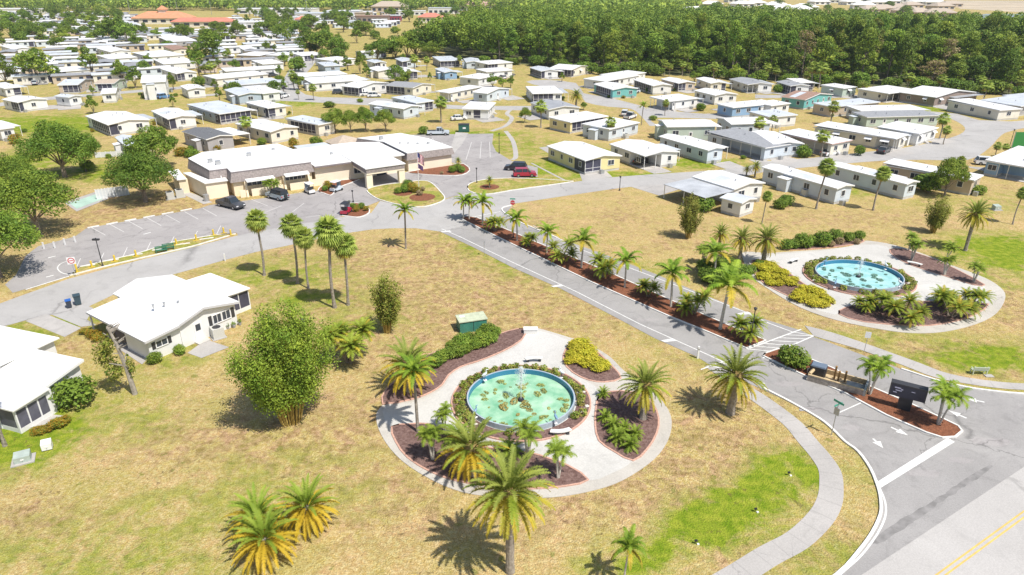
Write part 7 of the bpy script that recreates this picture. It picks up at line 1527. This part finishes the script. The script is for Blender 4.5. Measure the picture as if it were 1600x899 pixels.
p = G(829, 521); t = thing("stone_plinth", "white block plinth at the upper tip of the near garden", "plinth", (p.x, p.y, .05)); MB().box(-.75, -.3, 0, .75, .3, .5).build("block", CB, t); MB().box(-.8, -.35, .5, .8, .35, .62).build("top", TRIM, t)
# utility boxes
UG = mat("utility_green", (.05, .20, .15), .5, var=.1, scale=2); UL_ = mat("utility_pale", (.36, .42, .38), .5, var=.1, scale=2)
p = G(737, 513); t = thing("utility_cabinet", "large dark green pump cabinet with a pale lid on the lawn behind the near garden", "cabinet", (p.x, p.y, 0), R(18)); MB().box(-1.55, -.9, 0, 1.55, .9, 1.35).build("body", UG, t); MB().box(-1.65, -1.0, 1.35, 1.65, 1.0, 1.45).build("lid", mat("lid_pale_green", (.46, .50, .36), .6, var=.15, scale=1.5), t); MB().box(-1.3, .2, 1.452, -.7, .65, 1.47).build("label_plate", TRIM, t); MB().box(-.02, -.93, .1, .02, -.902, 1.25).build("door_seam", BLK, t)
def ubox(px, py, rot, w, d, h, m, label, pad=True):
    p = G(px, py); t = thing("transformer_box", label, "utility box", (p.x, p.y, 0), rot)
    if pad: MB().box(-w / 2 - .25, -d / 2 - .25, 0, w / 2 + .25, d / 2 + .25, .1).build("pad", M_conc, t)
    b = MB(); b.add([(-w / 2, -d / 2, .1), (w / 2, -d / 2, .1), (w / 2, d / 2, .1), (-w / 2, d / 2, .1), (-w / 2, -d / 2, h * .8), (w / 2, -d / 2, h * .8), (w / 2, d / 2, h), (-w / 2, d / 2, h), ], [(0, 3, 2, 1), (4, 5, 6, 7), (0, 1, 5, 4), (1, 2, 6, 5), (2, 3, 7, 6), (3, 0, 4, 7)]); b.build("body", m, t); MB().box(-.12, -d / 2 - .02, h * .4, .12, -d / 2 - .003, h * .55).build("latch", TRIM, t); MB().box(-.01 - w / 2 * .0, -d / 2 - .012, .15, .01, -d / 2 - .002, h * .38).build("door_seam", BLK, t)
ubox(37, 720, R(28), 1.15, .85, .75, UL_, "pale green transformer on a concrete pad at the bottom left"); ubox(75, 702, R(25), .75, .6, .85, TRIM, "white utility box right of the transformer at the bottom left", False); ubox(1556, 328, .1, 1.1, .9, .9, UL_, "pale green transformer on the lawn below the long roofed home"); ubox(472, 510, .3, .5, .4, .6, TRIM, "white utility box between the bamboo and the tallest cabbage palm", False) if False else None
p = G(475, 512); t = thing("meter_post", "small grey meter post half hidden behind the bamboo", "meter post", (p.x, p.y, 0)); MB().box(-.3, -.15, .3, .3, .15, 1.0).build("box", METAL, t); MB().cyl(0, 0, 0, 1.5, .05, 6).build("post", METAL, t)
def ac(px, py, rot, label, s=1.0, group=None):
    p = G(px, py); t = thing("air_conditioner", label, "air conditioner", (p.x, p.y, 0), rot, group); MB().box(-.6 * s, -.6 * s, 0, .6 * s, .6 * s, .1).build("pad", M_conc, t); MB().box(-.48 * s, -.48 * s, .1, .48 * s, .48 * s, 1.0 * s).build("casing", mat("ac_beige", (.50, .50, .47), .6), t); MB().cyl(0, 0, 1.0 * s, 1.03 * s, .36 * s, 14).build("fan_grille", DARKM, t)
ac(341, 527, R(38), "air conditioner outside the door of the white bungalow", 1.25); ac(267, 311, R(30), "left of two air conditioners at the end of the clubhouse", 1.3); ac(282, 308, R(30), "right of two air conditioners at the end of the clubhouse", 1.4); ac(978, 216, .3, "air conditioner beside the pale blue home", 1.1); ac(1258, 306, .3, "air conditioner behind the blue walled white home", 1.2)
def bin_(px, py, m, lid, label, s=1.0):
    p = G(px, py); t = thing("wheelie_bin", label, "bin", (p.x, p.y, .02), R(35)); b = MB(); b.prism([(-.24 * s, -.26 * s), (.24 * s, -.26 * s), (.24 * s, .26 * s), (-.24 * s, .26 * s)], .08, .95 * s, taper=1.22); b.build("body", m, t); l = MB(); l.box(-.32 * s, -.36 * s, .95 * s, .32 * s, .35 * s, 1.03 * s); l.box(-.30 * s, .35 * s, .9 * s, .30 * s, .42 * s, 1.0 * s); l.build("lid", lid, t)
    for x in (-.22, .22): MB().tube([(x * s - .04, .28 * s, .12), (x * s + .04, .28 * s, .12)], .12, 8).build("wheel", TYRE, t)
bin_(109, 481, mat("bin_dark", (.04, .05, .07), .5), mat("bin_blue_lid", (.03, .12, .42), .4), "smaller bin with a blue lid at the end of the white bungalow's drive"); bin_(123, 476, mat("bin_green", (.04, .07, .09), .5), mat("bin_green", (.04, .07, .09), .5), "larger dark bin at the end of the white bungalow's drive", 1.25)
# bbq/pots by bungalow wall
for i, (x, y) in enumerate([(356, 514), (366, 512), (375, 508)]): p = G(x, y); t = thing("flower_pot", "small potted plant along the right wall of the white bungalow", "flower pot", (p.x, p.y, 0), 0, "pots along the bungalow wall"); MB().cyl(0, 0, 0, .35, .16, 10, None, .22).build("pot", mat("pot_grey", (.3, .3, .3), .8), t); leaf_mesh("foliage", [(0, 0, .5, .25, .25, .25)], 60, .08, i, [L_hedge], t)
p = G(34, 660); t = thing("patio_chair", "white chair inside the screened room of the bottom left house", "chair", (p.x - .2, p.y + .9, .02), .4); MB().box(-.3, -.3, .38, .3, .3, .45).build("seat", TRIM, t); MB().box(-.3, .25, .45, .3, .32, .9).build("backrest", TRIM, t)
for sx in (-.26, .26):
    for sy in (-.26, .26): MB().box(sx - .03, sy - .03, 0, sx + .03, sy + .03, .38).build("leg", TRIM, t)
# palm trunk at lower left edge
P('sabal', 8, 697, 545, "palm trunk crossing the bottom left house at the edge", "palm tree", w=.9)
# spot lights on the green strip
for x, y, w_ in [(1232, 743, "nearest the sidewalk bend"), (1180, 800, "in the middle"), (1087, 850, "leftmost")]:
    p = G(x, y); t = thing("garden_spotlight", "small black spotlight on a stake in the greenest grass, " + w_, "spotlight", (p.x, p.y, 0), 0, "spotlights in the green strip"); t.scale = (.65, .65, .65); MB().cyl(0, 0, 0, .35, .03, 6).build("stake", DARKM, t); MB().tube([(-.12, .05, .38), (.12, -.05, .52)], .13, 8).build("lamp_head", BLK, t); MB().box(.12, -.2, 0, .35, .0, .12).build("junction_box", TRIM, t)
# flag
p = G(655, 300); fh = height_of(655, 300, 236); t = thing("flagpole", "white flagpole with a striped flag on the island before the canopy", "flagpole", (p.x, p.y, 0)); MB().cyl(0, 0, 0, fh, .06, 8, None, .035).build("pole", TRIM, t); MB().blob((0, 0, fh + .08), .1, 8, None, 0).build("finial", YEL, t)
fl = bpy.data.objects.new("flag", None)
FR = mat("flag_red", (.42, .05, .08), .7); FW = mat("flag_white", (.65, .62, .64), .7); FBl = mat("flag_blue", (.05, .06, .20), .7)
m_ = MB(); n = 10
for s in range(13):
    for k in range(n):
        x0, x1 = .07 + 1.15 * k / n, .07 + 1.15 * (k + 1) / n; y0, y1 = .12 * math.sin(k * 1.1), .12 * math.sin((k + 1) * 1.1); zt = fh - .3; dz0, dz1 = -.9 * (k / n) ** 1.2, -.9 * ((k + 1) / n) ** 1.2; a = zt - s * .13; b_ = zt - (s + 1) * .13
        m_.add([(x0, y0, a + dz0), (x1, y1, a + dz1), (x1, y1, b_ + dz1), (x0, y0, b_ + dz0)], [(0, 3, 2, 1)], FBl if (s < 7 and k < 4) else (FR if s % 2 == 0 else FW))
m_.build("flag", None, t)
t2 = MB(); 
for k in range(8):
    x0, x1 = .07 + .9 * k / 8, .07 + .9 * (k + 1) / 8; z0 = fh - 2.3; t2.add([(x0, .05 * math.sin(k), z0 - .6 * k / 8), (x1, .05 * math.sin(k + 1), z0 - .6 * (k + 1) / 8), (x1, .05 * math.sin(k + 1), z0 - .9 - .6 * (k + 1) / 8), (x0, .05 * math.sin(k), z0 - .9 - .6 * k / 8)], [(0, 3, 2, 1)])
t2.build("lower_flag", mat("flag_dark_purple", (.10, .05, .14), .7), t)
# dumpster, fence, court
p = G(725, 206); t = thing("dumpster", "dark green waste container on the grass behind the lot", "dumpster", (p.x, p.y, 0), .05); MB().box(-1.4, -.9, .15, 1.4, .9, 1.9).build("body", mat("dumpster_green", (.02, .10, .07), .5), t); MB().box(-1.45, -.95, 1.9, 1.45, .95, 2.0).build("lid", BLK, t); MB().box(-.3, -.92, .9, .5, -.902, 1.3).build("label_plate", TRIM, t)
p = G(1600, 232); t = thing("green_screen", "dark green fabric screen at the right edge by the black lamp", "screen", (p.x, p.y, 0), 0); MB().box(-3, -.04, .2, 6, .04, 3.8).build("panel", mat("screen_green", (.03, .22, .05), .7), t); MB().box(-3.1, -.06, 0, -3, .06, 4).build("post", METAL, t)
p = G(663, 206); t = P('bushd', 663, 210, 193, "clipped dark hedge block beside the silver pickup", "hedge", w=.9)
sheet("shuffleboard_court", PP([(108, 318), (150, 304), (160, 312), (120, 327)]), .06, mat("court_green", (.36, .50, .42), .7, var=.1, scale=.5)); sheet("court_apron", PP([(100, 317), (150, 300), (170, 311), (120, 331)]), .045, M_conc)
def fence(a, b_, h, label, m, n=10, name="fence"):
    A, B = G(*a), G(*b_); d = B - A; L = d.length; t = thing(name, label, "fence", (A.x, A.y, 0), math.atan2(d.y, d.x)); MB().box(0, -.03, .05, L, .03, h).build("panel", m, t); 
    for k in range(n + 1): MB().box(L * k / n - .06, -.08, 0, L * k / n + .06, .08, h + .1).build("post", TRIM, t)
fence((152, 312), (202, 305), 1.8, "white panel fence behind the court under the spreading oak", mat("fence_white", (.62, .64, .66), .6)); fence((150, 247), (215, 243), 1.2, "low white fence in front of the small gabled home", mat("fence_white", (.62, .64, .66), .6), 8)
fence((148, 74), (182, 71), 2.2, "black screened fence behind the gabled home at upper left", BLK, 4)
# power poles / light towers
for i, (x, b, t_) in enumerate([(203, 20, -8), (243, 16, -6), (162, 18, 2), (165, 20, 5), (278, 22, 3), (331, 24, 2), (368, 20, 10), (374, 21, 11), (380, 20, 11), (401, 18, 3), (481, 30, 0), (576, 28, 10), (639, 22, 4), (431, 26, 17)]):
    p = G(x, b); h = min(22, max(8, height_of(x, b, t_))); t = thing("utility_pole", "slender pale pole standing among the distant shops and trees", "utility pole", (p.x, p.y, 0), 0, "distant poles"); MB().cyl(0, 0, 0, h, .28, 6, None, .16).build("pole", METAL, t); MB().box(-1.1, -.12, h - 1.0, 1.1, .12, h - .75).build("crossarm", METAL, t)
# ================================================================== FOUNTAIN POOLS
def water_mat(name, c1, c2):
    m = mat(name, c1, .22, col2=c2, scale=.6, detail=7, spec=.2); nt = m.node_tree; N = nt.nodes; L = nt.links; tc = N.new("ShaderNodeTexCoord"); nz = N.new("ShaderNodeTexNoise"); nz.inputs["Scale"].default_value = 5; L.new(tc.outputs["Object"], nz.inputs["Vector"]); bp = N.new("ShaderNodeBump"); bp.inputs["Strength"].default_value = .25; bp.inputs["Distance"].default_value = .05; L.new(nz.outputs["Fac"], bp.inputs["Height"]); L.new(bp.outputs[0], N["Principled BSDF"].inputs["Normal"]); return m
def annulus(mb, c, r0, r1, z0, z1, n=64, m=None, sy=1):
    vs = []
    for k in range(n):
        a = 6.283185 * k / n; cx, cy = math.cos(a), math.sin(a) * sy
        vs += [(c[0] + r0 * cx, c[1] + r0 * cy, z0), (c[0] + r1 * cx, c[1] + r1 * cy, z0), (c[0] + r1 * cx, c[1] + r1 * cy, z1), (c[0] + r0 * cx, c[1] + r0 * cy, z1)]
    fs = []
    for k in range(n):
        a, b_ = 4 * k, 4 * ((k + 1) % n); fs += [(a + 3, a + 2, b_ + 2, b_ + 3), (a + 1, b_ + 1, b_ + 2, a + 2), (a, a + 3, b_ + 3, b_)]
    mb.add(vs, fs, m)
def blob_mesh(seed, m, parent, name="foliage", n=90, size=.09, r=.3, sq=.6): return leaf_mesh(name, [(0, 0, r * sq * .8, r, r, r * sq)], n, size, seed, m, parent, hollow=.6)
L_pond = leafmat("pond_plant", (.26, .30, .08), (.50, .50, .18), .2, 3); L_pond2 = leafmat("pond_plant_orange", (.42, .34, .10), (.60, .48, .18), .2, 3)
L_pond3 = leafmat('pond_plant_dim', (.13, .26, .20), (.24, .38, .28), .2, 3); L_ring = leafmat("ring_shrub", (.26, .28, .06), (.50, .42, .12), .22, 3)
def pool(c, rx, sy, wc1, wc2, which, np_, rw_, seed, faint=False):
    r = random.Random(seed); lbl = "near" if which == 0 else "farther"
    t = thing("fountain_pool", ("round fountain pool with milky green water in the near garden" if which == 0 else "round fountain pool with turquoise water in the farther garden"), "fountain", (c.x, c.y, 0))
    b = MB(); annulus(b, (0, 0), rx - .02, rx + .12, .0, .60, sy=sy); b.build("rim", mat("pool_rim", (.36, .42, .47), .6, var=.08, scale=2), t)
    b = MB(); annulus(b, (0, 0), rx - .06, rx - .021, .03, .57, sy=sy); b.build("blue_liner", mat("pool_liner_blue", (.04, .20, .34), .35), t)
    b = MB(); n = 64; b.add([((rx - .07) * math.cos(6.283185 * k / n), (rx - .07) * math.sin(6.283185 * k / n) * sy, .08) for k in range(n)], [tuple(range(n))]); b.build("water", water_mat("pool_water_%s" % lbl, wc1, wc2), t)
    b = MB(); annulus(b, (0, 0), rx + .29, rx + rw_, .06, .16, sy=sy); b.build("planting_bed", M_dmulch, t); b = MB(); annulus(b, (0, 0), rx + rw_ + .01, rx + rw_ + .16, .05, .19, sy=sy); b.build("brick_edge", M_edge, t)
    # nozzle and jet
    nz = thing("fountain_nozzle", "black float with the water jet at the centre of the %s pool" % lbl, "fountain jet", (c.x, c.y, .16)); MB().cyl(0, 0, 0, .14, .32, 14, None, .26).build("float", BLK, nz)
    MJ = mat("water_spray", (.85, .88, .90), .3, trans=.5); jm = MB(); H_ = 3.4 if which == 0 else 2.4
    jm.tube([(0, 0, .14), (0, 0, H_ * .5), (0, 0, H_)], [.035, .04, .06], 6); jm.build("water_jet", MJ, nz)
    sp = MB(); 
    for k in range(1300 if which == 0 else 600):
        f = r.random(); a = r.uniform(0, 6.283); q = abs(r.gauss(0, 1)) * (.06 + .42 * f); zz = H_ * (1 - f ** 2 * (.9 if which else .55)) + r.uniform(-.1, .15); s = r.uniform(.008, .022)
        x, y = q * math.cos(a), q * math.sin(a); sp.add([(x - s, y, zz), (x + s, y, zz), (x, y + s, zz + s * 2), (x, y - s, zz - s * 3)], [(0, 1, 2), (0, 1, 3), (0, 2, 3), (1, 2, 3)])
    sp.build("spray_drops", MJ, nz)
    b = MB(); n = 10
    # pond plants
    proto = None; k = 0; placed = []
    while k < np_:
        q = rx * math.sqrt(r.random()) * .9; a = r.uniform(0, 6.283)
        x, y = q * math.cos(a), q * math.sin(a) * sy; s = r.choice([.55, .7, .9, 1.2, 1.5]) * (1.15 if q < rx * .5 else .8)
        if q < .55 or any((x - u) ** 2 + (y - v) ** 2 < (.24 * (s + w)) ** 2 for u, v, w in placed): continue
        placed.append((x, y, s)); orange = (which == 0 and y < 0 and q < rx * .6)
        key = 'pp%d%d' % (which, orange)
        if key not in USED:
            o = bpy.data.objects.new("pond_plant", None); COL.objects.link(o); blob_mesh(seed + orange, [L_pond3] if which else [L_pond2 if orange else L_pond, L_pond], o, n=240, size=.055, r=.34, sq=.5); USED[key] = o
        else: o = copy_tree(USED[key])
        o.location = (c.x + x, c.y + y, .07); o.rotation_euler = (0, 0, a * 3); o.scale = (s, s * r.uniform(.6, .9), s * .55)
        tag(o, "clump of %s water plants floating in the %s pool" % ("ochre" if orange else "olive green", lbl), "pond plant", "water plants of the %s pool, %s" % (lbl, "ochre" if orange else "olive")); k += 1
    # ring shrubs
    nr = int(6.283 * (rx + rw_ * .6) / 1.0)
    for row in range(2):
        for k in range(nr):
            a = 6.283 * (k + .5 * row) / nr + r.uniform(-.03, .03)
            if math.sin(a) < -.55 and r.random() < (.85 if which == 0 else .4): continue
            if r.random() < .2: continue
            q = rx + .62 + row * (rw_ - .95) + r.uniform(-.08, .08)
            if 'rs' not in USED: o = bpy.data.objects.new("garden_shrub", None); COL.objects.link(o); blob_mesh(3, [L_ring, L_hedge], o, n=170, size=.085, r=.34, sq=.8); USED['rs'] = o
            else: o = copy_tree(USED['rs'])
            s = r.uniform(.85, 1.35); o.location = (c.x + q * math.cos(a), c.y + q * math.sin(a) * sy, .12); o.rotation_euler = (0, 0, r.uniform(0, 6)); o.scale = (s, s, s)
            tag(o, "low yellow green shrub in the planted ring around the %s pool" % lbl, "shrub", "ring shrubs of the %s pool" % lbl)
    # white rocks
    WR = mat("white_rock", (.58, .54, .48), .9, var=.1, scale=3)
    for k in range(26 if which == 0 else 8):
        a = r.choice([r.uniform(2.9, 4.0), r.uniform(-.5, .5)]); q = rx + r.uniform(.5, rw_ - .2); m_ = MB(); m_.blob((0, 0, .05), r.uniform(.12, .22), 7, None, .2, k, (1.2, 1, .6)); o = m_.build("rock", WR); o.location = (c.x + q * math.cos(a), c.y + q * math.sin(a) * sy, .16)
        tag(o, "white rock in the planted ring of the %s pool" % lbl, "rock", "white rocks around the %s pool" % lbl)
def heron(px, py, col, label, rot=0):
    p = G(px, py, .5); t = thing("heron_statue", label, "statue", (p.x, p.y, .46), rot); b = MB()
    b.tube([(-.35, 0, .62), (-.1, 0, .68), (.1, 0, .78), (.16, 0, .95), (.10, 0, 1.08), (.16, 0, 1.16), (.42, 0, 1.12)], [.03, .14, .12, .05, .045, .06, .01], 7); b.build("body", col, t)
    for s in (-.05, .05): MB().tube([(0, s, .0), (-.02, s, .32), (0, s, .62)], .018, 4).build("leg", DARKM, t)
    MB().box(-.16, -.14, 0, .16, .14, .06).build("base", TRIM, t)
HB = mat("heron_blue", (.16, .28, .42), .5); HW = mat("heron_white", (.62, .66, .70), .5)
c1 = G(814, 627); r1 = 4.95; pool(c1, r1, .97, (.15, .38, .23), (.42, .62, .45), 0, 46, 1.45, 7)
c2 = G(1341, 434); pool(c2, 5.35, .92, (.22, .48, .48), (.42, .64, .62), 1, 38, 1.5, 9)
for (x, y, m, l, q) in [(758, 594, HW, "white heron statue at the upper left rim of the near pool", .5), (877, 590, HW, "white heron statue at the upper right rim of the near pool", 2.5), (743, 652, HB, "blue heron statue at the lower left rim of the near pool", 1), (868, 661, HB, "blue heron statue at the lower right rim of the near pool", 2),
                        (1288, 415, HB, "blue heron statue at the upper left rim of the farther pool", 0), (1383, 421, HW, "white heron statue at the upper right rim of the farther pool", 2), (1304, 449, HB, "dark heron statue at the lower left rim of the farther pool", 1), (1404, 448, HW, "white heron statue at the right rim of the farther pool", 2.6)]: heron(x, y, m, l, q)
mb = MB(); rd_ = random.Random(12)
for i_, (c, q) in enumerate(FOOT):
    if c.y < 200: continue
    a = .5 + rd_.choice([0, 1.57, 3.14, 4.71]); u = Vector((math.cos(a), math.sin(a))); v = Vector((-u.y, u.x)); p0 = c + u * (q * .55); L, w = rd_.uniform(4, 7), rd_.uniform(2.2, 4.5)
    mb.add([(p.x, p.y, .04 + .0006 * i_) for p in (p0 - v * w, p0 + u * L - v * w, p0 + u * L + v * w, p0 + v * w)], [(0, 1, 2, 3)])
o = mb.build("driveway", M_conc); o['kind'] = 'structure'
cr_ = random.Random(55); hh = [f for f in FOOT if 230 < f[0].y < 480]
for k in range(34):
    c, q = cr_.choice(hh); a = .5 + cr_.choice([0, 1.57, 4.71]); p = c + Vector((math.cos(a), math.sin(a))) * (q * .9 + 1.5)
    if k < 3: c0_ = car(800, 400, 0, ['suv', 'sedan', 'suv'][k], [P_white, P_dark, P_silver][k], "x"); CP_ = (CP_ if k else []) + [c0_]; o = c0_
    else: o = copy_tree(CP_[k % 3])
    o.location = (p.x, p.y, .12); o.rotation_euler = (0, 0, a + cr_.choice([0, 3.14])); w_ = ["white", "dark", "silver"][k % 3]
    tag(o, w_ + " car parked beside a home in the far rows", "car", "far parked cars, " + w_)
# trees and shrubs squeezed between the homes
ry = random.Random(404)
def free(p, r): return all((p.to_2d() - c).length > q + r for c, q in FOOT)
n1 = 0
for tries in range(1500):
    if n1 >= 95: break
    px, py = ry.uniform(0, 640), ry.uniform(50, 150)
    if py > 120 and px < 260 and px > 20: continue
    p = G(px, py)
    if not free(p, .8): continue
    plant(ry.choice(['far1', 'far2', 'far3', 'far3', 'sabalf', 'bush', 'bushd']), p.x, p.y, "tree or tall shrub standing between the crowded homes at upper left", "tree", "trees between the crowded homes at upper left", ry.uniform(3.5, 8), ry.uniform(.8, 1.2)); n1 += 1
n2 = 0
for tries in range(1500):
    if n2 >= 110: break
    c, q = ry.choice(FOOT[:95]); a = ry.uniform(0, 6.283); p = c + Vector((math.cos(a), math.sin(a))) * (q * ry.uniform(.62, 1.0))
    ok = all((p - c2).length > q2 * .62 for c2, q2 in FOOT[:110])
    d_ = p.y * math.cos(PITCH) + CAMH * math.sin(PITCH); rx_ = 800 + FPX * p.x / d_
    if not ok or p.y < 125: continue
    plant(ry.choice(['bush', 'bushd', 'busho', 'bush']), p.x, p.y, "low foundation shrub growing against one of the homes", "shrub", "shrubs growing against the homes", ry.uniform(.7, 1.6), 1.1); n2 += 1
# haze
HAZE = True
if HAZE:
    m = bpy.data.materials.new("haze"); m.use_nodes = True; nt = m.node_tree; nt.nodes.clear(); o_ = nt.nodes.new("ShaderNodeOutputMaterial"); v = nt.nodes.new("ShaderNodeVolumePrincipled"); v.inputs["Color"].default_value = (.80, .88, .97, 1); v.inputs["Density"].default_value = 0.00012; v.inputs["Anisotropy"].default_value = .3; nt.links.new(v.outputs[0], o_.inputs["Volume"])
    h = MB().box(-4300, -1600, -1.2, 4300, 5200, 40).build("haze", m); h['kind'] = 'stuff'; scene.cycles.volume_bounces = 0
